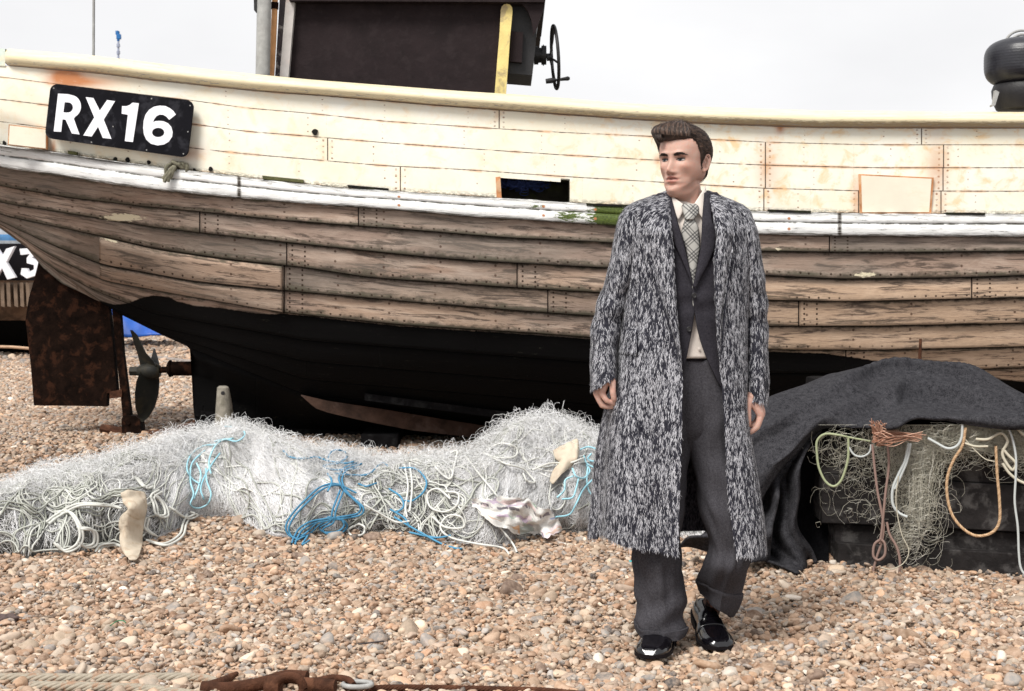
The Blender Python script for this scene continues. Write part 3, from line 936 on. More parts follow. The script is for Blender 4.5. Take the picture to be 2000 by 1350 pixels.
def build_boat():
    E = empty("fishing_boat", (1.2, YC, float(ground_z(1.2, YC))),
              "big beached wooden fishing boat with cream topsides and bare clinker planks", "boat")
    # topsides -----------------------------------------------------
    V, UV, BT, SID = hull_strip(['R1', 'A', 'B', 'C', 'D'], [0.0, .08, .22, .4, .6, .8, .97], False, 0)
    Vd, UVd, BTd, SIDd = hull_strip(['D', 'D'], [0.0], False, 4)
    UVd[0][:, 1] = 3.999
    V += Vd; UV += UVd; BT += [BT[-1]]; SID += [SID[-1]]
    px, py = px_of(V)
    rust = np.clip(gauss(px, py, 128, 148, 34, 20) * 1.3 + gauss(px, py, 175, 160, 60, 12) * .8 + gauss(px, py, 104, 290, 5, 16) * .9 + gauss(px, py, 1285, 312, 8, 8) * .8
                   + gauss(px, py, 1524, 250, 8, 10) + 0.5 * gauss(px, py, 370, 300, 30, 14) + 0.5 * gauss(px, py, 1830, 330, 20, 60) + .35 * gauss(px, py, 1500, 330, 25, 60)
                   + .5 * gauss(px, py, 1672, 390, 8, 40), 0, 1)
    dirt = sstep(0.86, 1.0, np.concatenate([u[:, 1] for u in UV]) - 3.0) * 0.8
    top = lambda a, b: (lambda x: itp(x, [(978, a), (1112, b)]))
    holes = [(976, 1112, top(346, 353), top(390, 400))]
    both_sides(V, UV, BT, SID, {'rust': rust, 'dirt': dirt}, "topside_planking", topside_mat(), E, "cream painted topside planking with rust bleeding", holes)
    # rail -----------------------------------------------------------
    rv = []; ruv = []
    xs = PXS[PXS >= 8]
    r0 = np.interp(xs, PXS, LV['R0']); r1 = np.interp(xs, PXS, LV['R1'])
    ang = np.linspace(-0.5 * np.pi, 0.5 * np.pi, 11)
    for sgn in (1, -1):
        rows = []; uvr = []
        base = hull_d(xs, r1)
        mid = (r0 + r1) / 2; rad = (r1 - r0) / 2
        endr = np.sqrt(np.clip(1 - ((18 - np.minimum(xs, 18)) / 11.0) ** 2, 0.02, 1))
        for a in ang:
            py = mid + rad * math.sin(a) * endr
            d = base + 0.03 - 0.10 * math.cos(a) * endr
            rows.append(np.stack([(xs - 1000) * d / F, d, H - (py - HOR) * d / F], -1)); uvr.append(np.stack([(xs - 1000) * 9 / F, np.full_like(xs, (math.sin(a) + 1) / 2)], -1))
        d = base + 0.16
        py = r0 + 2
        rows.insert(0, np.stack([(xs - 1000) * d / F, d, H - (py - HOR) * (base + .03) / F], -1)); uvr.insert(0, uvr[0] * [1, 0])
        v = np.concatenate(rows)
        if sgn < 0: v[:, 1] = 2 * YC - v[:, 1]
        rv.append(v); ruv.append(np.concatenate(uvr))
    f = grid_faces(12, len(xs), flip=True)
    mk("rail", np.concatenate(rv), np.concatenate([f, f[:, ::-1] + len(rv[0])]), rail_mat(), E, True, uv=np.concatenate(ruv))
    # stern cap of the bulwark
    mb = MB()
    xs2 = PXS[PXS <= 12]
    r0 = np.interp(xs2, PXS, LV['R0']); r1 = np.interp(xs2, PXS, LV['R1'])
    for sg in (1, -1):
        d = hull_d(xs2, r1) - 0.012
        a = np.stack([(xs2 - 1000) * d / F, d, H - (r0 + 1 - HOR) * d / F], -1); b = np.stack([(xs2 - 1000) * d / F, d, H - (r1 + 1 - HOR) * d / F], -1)
        c = a + [0, 0.1, 0]; e = b + [0, 0.1, 0]
        v = np.concatenate([e, b, a, c])
        if sg < 0: v[:, 1] = 2 * YC - v[:, 1]
        mb.add(v, grid_faces(4, len(xs2)))
    mb.build("stern_rail_cap", simple("teal_worn_paint", (0.55, 0.62, 0.55), 0.5, dirt=(0.72, 0.62, 0.42), dscale=5, damt=.9), E, False)
    # white rubbing strake ---------------------------------------------
    a, b = LV['D'], LV['E']
    rows = []; uvr = []
    for fr, st in ((0.0, 0.0), (0.01, 0.040), (.06, .045), (.3, .046), (.42, .046), (.445, .038), (.47, .048), (.7, .049), (.9, .049), (.985, .046), (1.0, 0.0)):
        py = a + (b - a) * fr
        ww = 1.2 * vnoise(PXS * 0.02, fr * 6, 0, 77, 3)
        d = .3 * hull_d(PXS, py) + .7 * hull_d(PXS, a) - st * (1 + 0.08 * vnoise(PXS * .03, fr * 9, 0, 78))
        py = py + ww
        rows.append(np.stack([(PXS - 1000) * d / F, d, H - (py - HOR) * d / F], -1)); uvr.append(np.stack([(PXS - 1000) * 9 / F, np.full_like(PXS, min(fr, .999))], -1))
    px, py = px_of(rows)
    moss = np.clip(gauss(px, py, 1190, 422, 40, 34) * 1.15 + gauss(px, py, 1108, 422, 32, 14) * .75 + gauss(px, py, 1050, 403, 40, 6) * .6 + gauss(px, py, 1480, 430, 60, 10) * .3 + .3 * gauss(px, py, 30, 290, 90, 8), 0, 1)
    bt = np.full(len(PXS), 9.0)
    for q in (467, 1640):
        dd = (PXS - q) * 9 / F; bt = np.where(np.abs(dd) < np.abs(bt), dd, bt)
    both_sides(rows, uvr, [np.clip(bt, -.3, .3)] * len(rows), [np.zeros(len(PXS))] * len(rows), {'moss': moss}, "rubbing_strake", white_strake_mat(), E, "white rubbing strake with flaking paint and moss", None, False)
    # clinker planking --------------------------------------------------
    V, UV, BT, SID = hull_strip(['E', 'F1', 'F2', 'F3', 'F4', 'F5', 'F6', 'F7', 'F8', 'F9', 'BOT'], [0.0, .15, .35, .6, .85, 1.0, 1.0], True, 6)
    px, py = px_of(V)
    PB = [(-300, 380), (0, 470), (150, 585), (195, 588), (225, 595), (252, 592), (275, 582), (300, 577), (330, 580), (345, 588), (380, 597), (430, 601), (500, 612), (540, 614), (550, 612), (780, 637), (1030, 653), (1200, 666), (1480, 686), (1610, 690), (1720, 706), (1900, 736), (2000, 746), (2600, 760), (3300, 700)]
    tarv = (py - itp(px, PB)) / 300.0
    tarv = np.where(px < 190, -1, tarv)
    warm = np.clip(sstep(1300, 1560, px) * sstep(535, 560, py) + .8 * sstep(560, 680, px) * sstep(1150, 900, px) * sstep(540, 590, py) * .6 + 0.5 * gauss(px, py, 1100, 560, 120, 30), 0, 1)
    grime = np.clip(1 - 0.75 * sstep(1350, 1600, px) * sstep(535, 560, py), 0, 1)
    chip = np.clip(gauss(px, py, 240, 425, 50, 9) + gauss(px, py, 1690, 536, 35, 8) * .8 + gauss(px, py, 1520, 485, 15, 8) * .6, 0, 1)
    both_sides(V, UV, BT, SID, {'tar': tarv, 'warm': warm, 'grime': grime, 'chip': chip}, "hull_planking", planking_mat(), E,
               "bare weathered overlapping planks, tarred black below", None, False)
    # repair planks let into the quarter --------------------------------
    def patch(k0, k1, x0, x1, nm):
        xs = np.arange(x0, x1 + 1, 4.0)
        yb = np.interp(xs, PXS, LV[k1]); ya = np.interp(xs, PXS, LV[k0]) + 2
        rows = []; uvr = []
        for fr, st in ((0.0, 0.006), (0.0, .035), (.3, .04), (.7, .046), (.97, .05), (1.0, .044), (1.0, .01)):
            py = ya + (yb - ya) * fr
            d = hull_d(xs, py) - st
            rows.append(np.stack([(xs - 1000) * d / F, d, H - (py - HOR) * d / F], -1)); uvr.append(np.stack([(xs - 1000) * 9 / F, 30 + np.full_like(xs, min(fr, .99))], -1))
        v = np.concatenate(rows); nc = len(xs)
        f = grid_faces(len(rows), nc, flip=True)
        # end caps
        extra = []
        for c in (0, nc - 1):
            idx = [r * nc + c for r in range(len(rows))]
            back = len(v); vb = v[idx].copy(); vb[:, 1] += 0.05
            v = np.concatenate([v, vb])
            for r in range(len(rows) - 1):
                extra.append([idx[r], idx[r + 1], back + r + 1, back + r])
        uvx = np.concatenate(uvr); uvx = np.concatenate([uvx, np.tile(uvx[:1], (len(v) - len(uvx), 1))])
        f = np.concatenate([f, np.array(extra)])
        px, py = PX(v.T)
        n = len(v)
        return mk("repair_plank", v, f, planking_m, E, False, uv=uvx,
                  attrs={'butt': np.full(n, .3), 'seg': np.full(n, .95 if nm == 0 else .6 + .1 * nm), 'tar': np.full(n, -1.0), 'warm': np.full(n, .35), 'grime': np.full(n, .15),
                         'chip': 1.1 * gauss(px, py, 250, 466, 60, 7)})
    planking_m = bpy.data.materials["weathered_oak"]
    patch('F3', 'F4', 194, 553, 0); patch('F4', 'F5', 195, 552, 1)
    # second part of lowest repair plank, cut by the tar line
    # ---- openings and panels
    hd = float(hull_d(1045, 370))
    mb = MB()
    P0 = [(976, 345), (1112, 352), (1112, 393), (976, 388)]
    fr = np.array([W(x, y, float(hull_d(x, y))) for x, y in P0]); bk = fr + [0, 0.34, 0.0]
    mb.add(np.concatenate([fr, bk]), [(4, 5, 6, 7), (0, 4, 5, 1)[::-1], (1, 5, 6, 2)[::-1], (2, 6, 7, 3)[::-1], (3, 7, 4, 0)[::-1]])
    mb.build("freeing_port", simple("port_inside", (0.05, 0.045, 0.03), 0.8, 0.2, 0.5, 12, .4, dirt=(0.10, 0.11, 0.03), dscale=8), E, False)
    S_n = Strands()
    for i in range(170):
        x = rng.normal(1025, 24); y = 352 + abs(rng.normal(0, 9)); r_ = rng.uniform(3, 10)
        th = np.linspace(0, 4.5, 7) + rng.random() * 6
        S_n.add(np.clip(W(x + r_ * np.cos(th), y + r_ * .6 * np.sin(th), hd + .12 + rng.uniform(0, .1)), -99, 99).T, .003, rng.random(), 3)
    S_n.build('net_scrap', simple('dark_blue_net', (.03, .05, .16), .8), E)
    mb = MB(); mb.prism([(968, 346), (977, 345), (980, 391), (970, 389)], hd - 0.004, hd + 0.05)
    mb.build("port_jamb", MT['rustedge'], E, False)
    def panel(poly, inset, nm):
        d = min(float(hull_d(x, y)) for x, y in poly + [(sum(p[0] for p in poly) / 4, sum(p[1] for p in poly) / 4)]) - .002
        cx = sum(p[0] for p in poly) / 4; cy = sum(p[1] for p in poly) / 4
        mb = MB(); mb.prism(poly, d - 0.010, d + 0.02)
        o = mb.build("port_cover", MT['rustedge'], E, False)
        mb = MB(); mb.prism([(cx + (x - cx) * (1 - inset[0]), cy + (y - cy) * (1 - inset[1])) for x, y in poly], d - 0.014, d)
        mb.build("cover_panel", MT['cream_panel'], o, False)
    panel([(1678, 340), (1824, 347), (1819, 417), (1680, 417)], (0.06, 0.07), 0)
    panel([(17, 243), (91, 252), (91, 292), (15, 283)], (0.05, 0.08), 1)
    for p, mt in (([(512, 343), (592, 351), (592, 357), (513, 350)], 'olive'), ([(678, 361), (758, 368), (758, 373), (680, 366)], 'dark'), ([(1145, 397), (1228, 400), (1228, 404), (1146, 402)], 'dark'),
                  ([(1502, 409), (1584, 412), (1584, 416), (1502, 413)], 'dark'), ([(1848, 415), (1924, 416), (1924, 420), (1848, 419)], 'dark'), ([(132, 294), (150, 297), (149, 303), (133, 301)], 'olive')):
        d = float(hull_d(p[0][0], p[0][1]))
        mb = MB(); mb.prism(p, d - 0.052, d)
        mb.build("scupper", MT[mt], E, False)
    for cx, cy, r in ((225, 311, 4), (249, 312, 4.5), (290, 317, 3.5), (411, 330, 4), (379, 332, 3), (615, 258, 5.5), (8, 279, 4)):
        c = W(cx, cy, float(hull_d(cx, cy)) - 0.012)
        n = 10; rr = r * 9 / F
        ring = [[c[0] + rr * math.cos(t) * (1 + .2 * math.sin(3 * t + cx)), c[1], c[2] + rr * 1.1 * math.sin(t)] for t in np.linspace(0, 2 * np.pi, n, endpoint=False)]
        ring2 = [[q[0], q[1] + .03, q[2]] for q in ring]
        mb = MB(); mb.add(ring + ring2, [list(range(n))[::-1]] + [[i, i + n, (i + 1) % n + n, (i + 1) % n][::-1] for i in range(n)])
        mb.build("bolt_hole", MT['dark'], E, False)
    # ---- number board
    cs = [(99, 163), (379, 197), (366, 308), (87, 269)]
    def bil(u, v):
        a = np.array(cs[0]) * (1 - u) + np.array(cs[1]) * u; b = np.array(cs[3]) * (1 - u) + np.array(cs[2]) * u
        return a * (1 - v) + b * v
    dl = float(hull_d(95, 216)); dr = float(hull_d(372, 250))
    gx_ = np.linspace(90, 378, 30); off_ = min((hull_d(gx_, 180 + (gx_ - 90) * .12 + q) - (dl + (dr - dl) * (gx_ - 95) / 277.0)).min() for q in (0, 30, 60, 90))
    dl += off_ - .024; dr += off_ - .024
    def pd(px): return dl + (dr - dl) * (px - 95) / 277.0
    mb = MB()
    out = []
    ru, rvv = 0.05, 0.13
    for cu, cv, a0 in ((ru, rvv, 180), (1 - ru, rvv, 270), (1 - ru, 1 - rvv, 0), (ru, 1 - rvv, 90)):
        for k in range(6):
            a = R(a0 + 18 * k)
            out.append(bil(cu + ru * math.cos(a), cv + rvv * math.sin(a)))
    p0 = np.array([W(x, y, pd(x)) for x, y in out]); p1 = p0 + [0, .02, 0]; n = len(out)
    mb.add(np.concatenate([p0, p1]), [list(range(n))] + [[i, i + n, (i + 1) % n + n, (i + 1) % n] for i in range(n)])
    board = mb.build("number_board", MT['plate'], E, False, label="black number board reading RX16")
    S = 6.25
    def L(poly): return [(80 + x / S, 160 + y / S) for x, y in poly]
    def arc(cx, cy, rx, ry, a0, a1, n=14):
        return [(cx + rx * math.cos(R(a)), cy + ry * math.sin(R(a))) for a in np.linspace(a0, a1, n)]
    def letter(nm, outer, hole=None):
        bm = bmesh.new()
        def loop(pts):
            vs = [bm.verts.new(W(x, y, pd(x) - .004)) for x, y in L(pts)]
            return [bm.edges.new((vs[i], vs[(i + 1) % len(vs)])) for i in range(len(vs))]
        e = loop(outer)
        if hole: e += loop(hole)
        r = bmesh.ops.triangle_fill(bm, use_beauty=True, use_dissolve=False, edges=e)
        bm.normal_update()
        for f_ in bm.faces:
            if f_.normal.y > 0: f_.normal_flip()
        ext = bmesh.ops.extrude_face_region(bm, geom=bm.faces[:])
        for g in ext['geom']:
            if isinstance(g, bmesh.types.BMVert): g.co.y += 0.004
        me = bpy.data.meshes.new(nm); bm.to_mesh(me); bm.free()
        me.materials.append(MT['letter'])
        o = bpy.data.objects.new(nm, me); COL.objects.link(o); setp(o, board)
    letter("letter", [(208, 143)] + [(330, 150)] + arc(358, 300, 130, 140, -68, 62, 16) + [(400, 450), (470, 642), (376, 630), (300, 462), (262, 458), (246, 610), (155, 605)],
           [(288, 250), (318, 250)] + arc(330, 312, 60, 62, -75, 78, 10) + [(310, 375), (274, 372)])
    letter("letter", [(545, 186), (640, 197), (718, 350), (806, 222), (904, 235), (766, 462), (860, 696), (754, 684), (696, 548), (618, 668), (516, 654), (650, 434)])
    letter("letter", [(1118, 253), (1195, 262), (1122, 735), (1023, 724), (1060, 402), (984, 388), (990, 294)] + [(1040, 298), (1085, 280)])
    o6 = [(1646, 400), (1565, 464)] + [(1530, 425), (1490, 402), (1450, 400), (1410, 418), (1382, 455), (1368, 492)] + [(1400, 478), (1450, 476), (1500, 482), (1550, 505), (1590, 550), (1607, 610), (1600, 670), (1560, 730), (1500, 765), (1420, 776), (1340, 755), (1285, 705), (1256, 640), (1247, 560), (1252, 480), (1275, 400), (1320, 340), (1380, 303), (1450, 290), (1520, 295), (1580, 325), (1620, 360)]
    letter("letter", o6[::-1], arc(1430, 618, 75, 57, 0, 345, 20))
    for x, y in ((155, 77), (1820, 290), (1793, 608), (1738, 878), (616, 737), (1288, 832), (1350, 205), (880, 545)):
        px, py = L([(x, y)])[0]
        mb = MB(); mb.tube([W(px, py, pd(px) - .004), W(px, py, pd(px) + .003)], 0.0045, 8)
        mb.build("screw", MT['greypipe'], board, False)
    # ---- deck and wheelhouse
    xs = PXS[(PXS > -240) & (PXS < 3200)]
    rows = []
    for t in np.linspace(-1, 1, 9):
        d = YC + t * (np.interp(xs, PXS, LV['HB']) - .02)
        z = H - (np.interp(xs, PXS, LV['D']) - HOR) * (YC - np.interp(xs, PXS, LV['HB'])) / F
        dn = hull_d(xs, np.interp(xs, PXS, LV['D']))
        rows.append(np.stack([(xs - 1000) * dn / F, d, z + 0.02 * (1 - t * t)], -1))
    mk("deck", np.concatenate(rows), grid_faces(9, len(xs)), MT['deck'], E, True)
    wh_d = 9.15
    mb = MB(); mb.prism([(578, -160), (990, -160), (984, 0), (968, 330), (552, 330), (560, 160), (575, 0)], wh_d, 10.75)
    wh = mb.build("wheelhouse", MT['aubergine'], E, False, label="dark brown boarded wheelhouse")
    mb = MB(); mb.prism([(548, -5), (560, -5), (578, -160), (578, -60), (576, 0), (563, 152), (558, 330), (538, 330), (545, 150), (558, 0)], wh_d - .04, wh_d + .02)
    mb = MB(); mb.prism([(564, -160), (582, -160), (576, 0), (563, 152), (556, 330), (538, 330), (546, 150), (558, 0)], wh_d - .05, wh_d + .01)
    mb.build("corner_board", MT['palewood'], wh, False, label="pale cracked corner board")
    mb = MB(); mb.prism([(550, -160), (563, -160), (557, 0), (545, 152), (538, 330), (528, 330), (537, 150), (546, 0)], wh_d - .02, wh_d + .04)
    mb.build("edge_board", MT['chipped'], wh, False)
    mb = MB()
    top = [(978, 20), (980, 13), (984, 9), (990, 7.5), (996, 9), (1000, 14), (1001, 22)]
    mb.prism(top + [(996, 75), (993, 120), (988, 184), (985, 330), (960, 330), (966, 184), (971, 120), (976, 60)], wh_d - .05, wh_d + .05)
    mb.build("corner_post", MT['yellow'], wh, False, label="yellow corner post with flaking paint")
    mb = MB(); mb.prism([(565, -22), (1066, -22), (1064, 4), (565, 2)], wh_d - .10, 10.9)
    mb.prism([(1000, 2), (1065, 2), (1060, 22), (1051, 48), (1046, 62), (1040, 70), (1041, 62), (1038, 40), (1030, 20), (1020, 8)], wh_d - .06, wh_d - .02)
    mb.prism([(540, -200), (1075, -200), (1068, -22), (560, -22)], wh_d - .05, 10.85)
    mb.build("roof", MT['aubergine'], wh, False)
    mb = MB(); mb.prism([(1000, 4), (1056, 4), (1048, 58), (1046, 88), (1042, 126), (1039, 147), (990, 143), (995, 90)], wh_d + .05, wh_d + .55)
    mb.build("gear_housing", MT['black'], wh, False)
    mb = MB(); mb.prism([(998, 61), (1022, 63), (1019, 122), (996, 120)], wh_d + .0, wh_d + .05)
    mb.build("switch_box", MT['aubergine'], wh, False)
    # winch wheel
    c0 = W(1043, 108, wh_d + .2); c1 = W(1067, 108, wh_d + .2)
    mb = MB()
    ax = (c1 - c0) / np.linalg.norm(c1 - c0)
    for t0, t1, r in ((0, .35, .062), (.3, .62, .05), (.6, 1.0, .063), (.72, .8, .07), (1.0, 1.35, .012)):
        mb.tube([c0 + (c1 - c0) * t0, c0 + (c1 - c0) * t1], r, 20)
    mb.build("shaft_bearing", MT['black'], wh, True)
    wc = W(1084, 112, wh_d + .2)
    yaw = R(4); tilt = R(-4)
    A = Matrix.Rotation(yaw, 3, 'Z') @ Matrix.Rotation(tilt, 3, 'Y')
    rr = 61 * (wh_d + .2) / F
    ring = [np.array(A @ Vector((0, rr * math.cos(t), rr * math.sin(t)))) + wc for t in np.linspace(0, 2 * np.pi, 49)]
    mb = MB(); mb.tube(ring, 0.011, 10, cap=False)
    hub = wc + np.array(A @ Vector((-.034, 0, 0)))
    for k in range(4):
        t = R(20 + 90 * k)
        mb.tube([hub, wc + np.array(A @ Vector((-.012, rr * .55 * math.cos(t), rr * .55 * math.sin(t)))), wc + np.array(A @ Vector((0, rr * math.cos(t), rr * math.sin(t))))], 0.0075, 7)
    mb.tube([hub + np.array(A @ Vector((-.02, 0, 0))), hub + np.array(A @ Vector((.02, 0, 0)))], .022, 12)
    wheel = mb.build("hand_wheel", MT['black'], wh, True, label="spoked black hand wheel")
    h0 = W(1066, 159, wh_d + .12); h1 = W(1113, 153, wh_d + .12)
    mb = MB(); mb.tube([h0, h0 + (h1 - h0) * .25, h0 + (h1 - h0) * .45], [.016, .018, .009], 10)
    mb.tube([h0 + (h1 - h0) * t for t in (.45, .5, .8, .92, 1)], [.008, .009, .012, .015, .008], 10)
    mb.build("handle", MT['black'], wheel, True)
    # pipes
    def pipe(nm, pts, r, mt, d, label=None, sides=20):
        mb = MB(); mb.tube([W(x, y, d) for x, y in pts], r, sides); return mb.build(nm, mt, E, True, label=label)
    p = pipe("exhaust_pipe", [(518, -150), (516, 0), (513, 150), (510, 330)], 14 * 9.0 / F, MT['greypipe'], 9.0, "thick grey metal pipe")
    mb = MB(); mb.prism([(494, -60), (504, -60), (503, 22), (501, 26), (496, 20)], 8.98, 9.05); mb.build("bracket", MT['black'], p, False)
    p = pipe("vent_pipe", [(539, -150), (537, 0), (534, 80), (530, 150), (526, 330)], 5.8 * 9.1 / F, MT['orange'], 9.1, "orange painted pipe")
    mb = MB(); mb.tube([W(536.8, 5, 9.1), W(536.3, 18, 9.1)], 7.5 * 9.1 / F, 14); mb.build("pipe_clamp", MT['darkrust'], p, True)
    pipe("whip_mast", [(183.5, -200), (183, 0), (182.5, 110), (182, 330)], 2.6 * 9.7 / F, MT['greypipe'], 9.7, "thin grey mast pole", 10)
    # ---- rudder, stern gear
    mb = MB()
    mb.prism([(78, 500), (150, 540), (185, 560), (207, 575), (212, 600), (222, 690), (228, 764), (214, 768), (209, 768), (208, 794), (66, 792), (60, 715), (50, 627), (51, 615), (56, 583), (66, 548)], YC - .035, YC + .035)
    rud = mb.build("rudder", MT['darkrust'], E, False, label="broad rusty brown rudder")
    mb = MB(); mb.prism([(214, 765), (238, 761), (238, 776), (214, 779)], YC - .04, YC + .04)
    mb.build("rudder_bracket", MT['rust'], rud, False)
    mb = MB(); mb.prism([(214, 560), (231, 560), (240, 690), (256, 818), (240, 818), (228, 700)], YC - .03, YC + .03)
    mb.build("rudder_post", MT['darkrust'], E, False)
    mb = MB(); mb.prism([(240, 812), (266, 813), (273, 822), (276, 848), (238, 846), (237, 820)], YC - .06, YC + .06)
    c = W(250, 826, YC - .07); mb.tube([c, c + [0, .02, 0]], .014, 8)
    mb.build("heel_fitting", MT['darkrust'], E, False)
    mb = MB()
    mb.tube([W(x, y, YC) for x, y in ((197, 836), (210, 839), (250, 848), (300, 853), (345, 845), (390, 830), (430, 826), (500, 828))], [.035, .042, .05, .055, .055, .055, .055, .05], 8, flat=0.8)
    mb.build("skeg_shoe", MT['rust'], E, False, label="rusty iron shoe under the rudder")
    for o_ in (rud,): pass
    # propeller
    yh = YC
    mb = MB()
    mb.tube([W(254, 725, yh), W(270, 725, yh)], .035, 6)
    mb.tube([W(x, 725, yh) for x in (268, 275, 290, 305, 313)], [.03, .045, .06, .058, .04], 16)
    prop = mb.build("propeller", MT['bronze'], E, True, label="dark bronze propeller")
    def blade(outline, dy0, dy1, tw):
        # outline: pairs (left px, right px, py); depth skews from one edge to the other
        rows = []
        for (xl, xr, y), k in zip(outline, np.linspace(0, 1, len(outline))):
            r = []
            for t in np.linspace(0, 1, 7):
                x = xl + (xr - xl) * t
                r.append(W(x, y, yh + dy0 * k + (t - .5) * tw * math.sin(math.pi * min(1, k + .15))))
            rows.append(r)
        a = np.array(rows); b = a + [0, .012, 0]
        nr = len(rows)
        va = a.reshape(-1, 3); vb = b.reshape(-1, 3)
        fa = grid_faces(nr, 7)
        edge = [i * 7 for i in range(nr)] + [(nr - 1) * 7 + j for j in range(1, 7)] + [i * 7 + 6 for i in range(nr - 2, -1, -1)] + list(range(5, 0, -1))
        m2 = len(va)
        sides = [[edge[i], edge[(i + 1) % len(edge)], edge[(i + 1) % len(edge)] + m2, edge[i] + m2] for i in range(len(edge))]
        mbx = MB(); mbx.add(np.concatenate([va, vb]), [list(q) for q in fa] + [list(q[::-1] + m2) for q in fa] + sides)
        mbx.build("blade", MT['bronze'], prop, True)
    blade([(274, 308, 726), (266, 311, 745), (263, 309, 770), (264, 302, 795), (270, 290, 815), (276, 279, 824)], -.05, 0, .22)
    blade([(276, 308, 726), (272, 300, 706), (268, 285, 690), (262, 276, 672), (257, 268, 655), (254, 258, 645)], -.10, 0, -.10)
    blade([(284, 312, 726), (292, 310, 708), (296, 307, 697), (298, 304, 688), (300, 302, 681)], .30, 0, .12)
    mb = MB(); mb.tube([W(310, 723, yh), W(327, 722, yh)], .022, 12); mb.tube([W(326, 721, yh), W(330, 721, yh), W(336, 720, yh), W(338, 720, yh)], [.03, .055, .055, .045], 16)
    mb.tube([W(336, 720, yh), W(378, 720, yh)], .05, 16); mb.tube([W(331, 720, yh), W(334, 720, yh)], .06, 16)
    mb.build("stern_tube", MT['darkrust'], E, True)
    # bilge runners
    def runner(top, botm, nm, mt, off, label=None):
        xs = np.arange(top[0][0], top[-1][0] + 1, 10.0)
        yt = itp(xs, top); yb = itp(xs, botm)
        rows = []
        for fr, st in ((0, .0), (0, off), (1, off), (1, -.03)):
            py = yt + (yb - yt) * fr
            dd = hull_d(xs, yt) - st
            rows.append(np.stack([(xs - 1000) * dd / F, dd, H - (py - HOR) * dd / F], -1))
        v = np.concatenate(rows); f = [list(q) for q in grid_faces(4, len(xs), flip=True)]
        nc = len(xs); f += [[0, nc, 2 * nc, 3 * nc], [nc - 1, 4 * nc - 1, 3 * nc - 1, 2 * nc - 1]]
        return mk(nm, v, f, mt, E, False, label=label)
    runner([(588, 771), (640, 783), (740, 798), (860, 818), (1000, 840), (1100, 852), (1500, 868)], [(588, 773), (615, 797), (640, 806), (700, 820), (800, 840), (950, 858), (1100, 875), (1500, 892)],
           "bilge_keel", simple("rusty_runner", (0.05, 0.028, 0.02), .85, .2, .5, 10, .5, dirt=(0.09, 0.06, 0.05), dscale=8, damt=.6), .13, "rust brown bilge runner")
    runner([(712, 768), (1000, 806), (1500, 845)], [(712, 782), (1000, 820), (1500, 860)], "bilge_stringer", MT['tar'], .07)
    # dark keel below
    mb = MB(); mb.prism([(378, 800), (600, 828), (1200, 856), (2000, 868), (2600, 850), (2600, 880), (2000, 905), (1200, 893), (600, 866), (382, 838)], YC - .09, YC + .09)
    mb.build("keel", MT['tar'], E, False)
    # tarred timbers added to darken the space under the hull
    k = 0
    for px in (470, 760, 1080, 1420, 1800, 2250):
        x = (px - 1000) * YC / F
        mb = MB()
        gz = float(ground_z(x, YC))
        mb.box((x, YC, gz + .02), (.24, 1.5, .14), bev=.012)
        o = mb.build("skid_timber", MT['tar'], None, False)
        lab = ["tarred skid timber under the stern beside the short post", "tarred skid timber under the tip of the bilge runner", "tarred skid timber under the hull behind the highest net mound",
               "tarred skid timber under the hull behind the standing man", "tarred skid timber under the hull behind the grey blanket", "tarred skid timber under the bow of the beached boat"][k]
        tag(o, lab, "skid timber", "timbers under the boat")
        k += 1
    return E


boat = build_boat()

# weathered post standing beside the keel
def post():
    d = 9.3
    pts = [(436, 757), (437, 790), (438, 835), (439, 900)]
    gx = (437 - 1000) * d / F
    E = empty("mooring_post", (gx, d, float(ground_z(gx, d))), "short pale weathered post with a bolt hole beside the keel", "post")
    mb = MB()
    P = [W(436, 754, d), W(436, 757, d), W(437, 790, d), W(438.5, 835, d), W(440, 900, d)]
    v, f = tube_arr(np.array(P), [.028, .04, .052, .064, .068], 14)
    v = v + .004 * vnoise(v[:, 0] * 30, v[:, 1] * 30, v[:, 2] * 9, 3)[:, None]
    mb.add(v, [list(q) for q in f] + [list(range(14))[::-1]])
    mb.build("post_body", MT['greywood'], E, True)
    c = W(435, 768, d - .046)
    mb = MB(); mb.tube([c, c + [0, .02, 0]], .013, 10); mb.build("bolt", MT['black'], E, False)
post()


def rope_knot():
    d = float(hull_d(345, 340)) - .07
    s = Strands()
    for k in range(9):
        x0, y0 = 345 + rng.normal(0, 5), 322 + rng.normal(0, 3)
        x1, y1 = (322 + rng.normal(0, 5), 350 + rng.normal(0, 4)) if k < 5 else (355 + rng.normal(0, 5), 332 + rng.normal(0, 4))
        P = catmull([W(x0, y0, d + .05), W((x0 + x1) / 2 + rng.normal(0, 5), (y0 + y1) / 2 - 6, d - .01), W(x1, y1, d)], 6)
        s.add(P, .012, .3 + .5 * rng.random(), 6)
    o = s.build("rope_tuft", simple("old_rope", (0.20, 0.19, 0.14), .9, .1, .4, 60, .5))
    tag(o, "frayed tuft of old rope stuck through the white strake below the number board", "rope")
rope_knot()

# ------------------------------------------------------------------ fishing nets in front of the boat
def fibre_mat(name, stops, rough=0.75, transl=0.0):
    m = M(name, rough, 0.25)
    c = m.ramp(m.attr('tone'), stops)
    m.set('Base Color', c)
    if transl:
        m.set('Sheen Weight', 0.3)
    return m.mat


def rope_mat(name, col, period=0.02):
    m = M(name, 0.75, 0.25)
    t = m.attr('tone')
    a = tuple(x * .62 for x in col)
    o = m.obj()
    c = m.mix(m.ss(m.noise(o, 90, 3, .6), .35, .65), a, col)
    c = m.mix(m.math('MULTIPLY', m.ss(t, .4, 1.0), .35), c, tuple(x * .5 for x in col))
    m.set('Base Color', c)
    m.bump(m.noise(o, 160, 2, .6), .6, .004)
    return m.mat


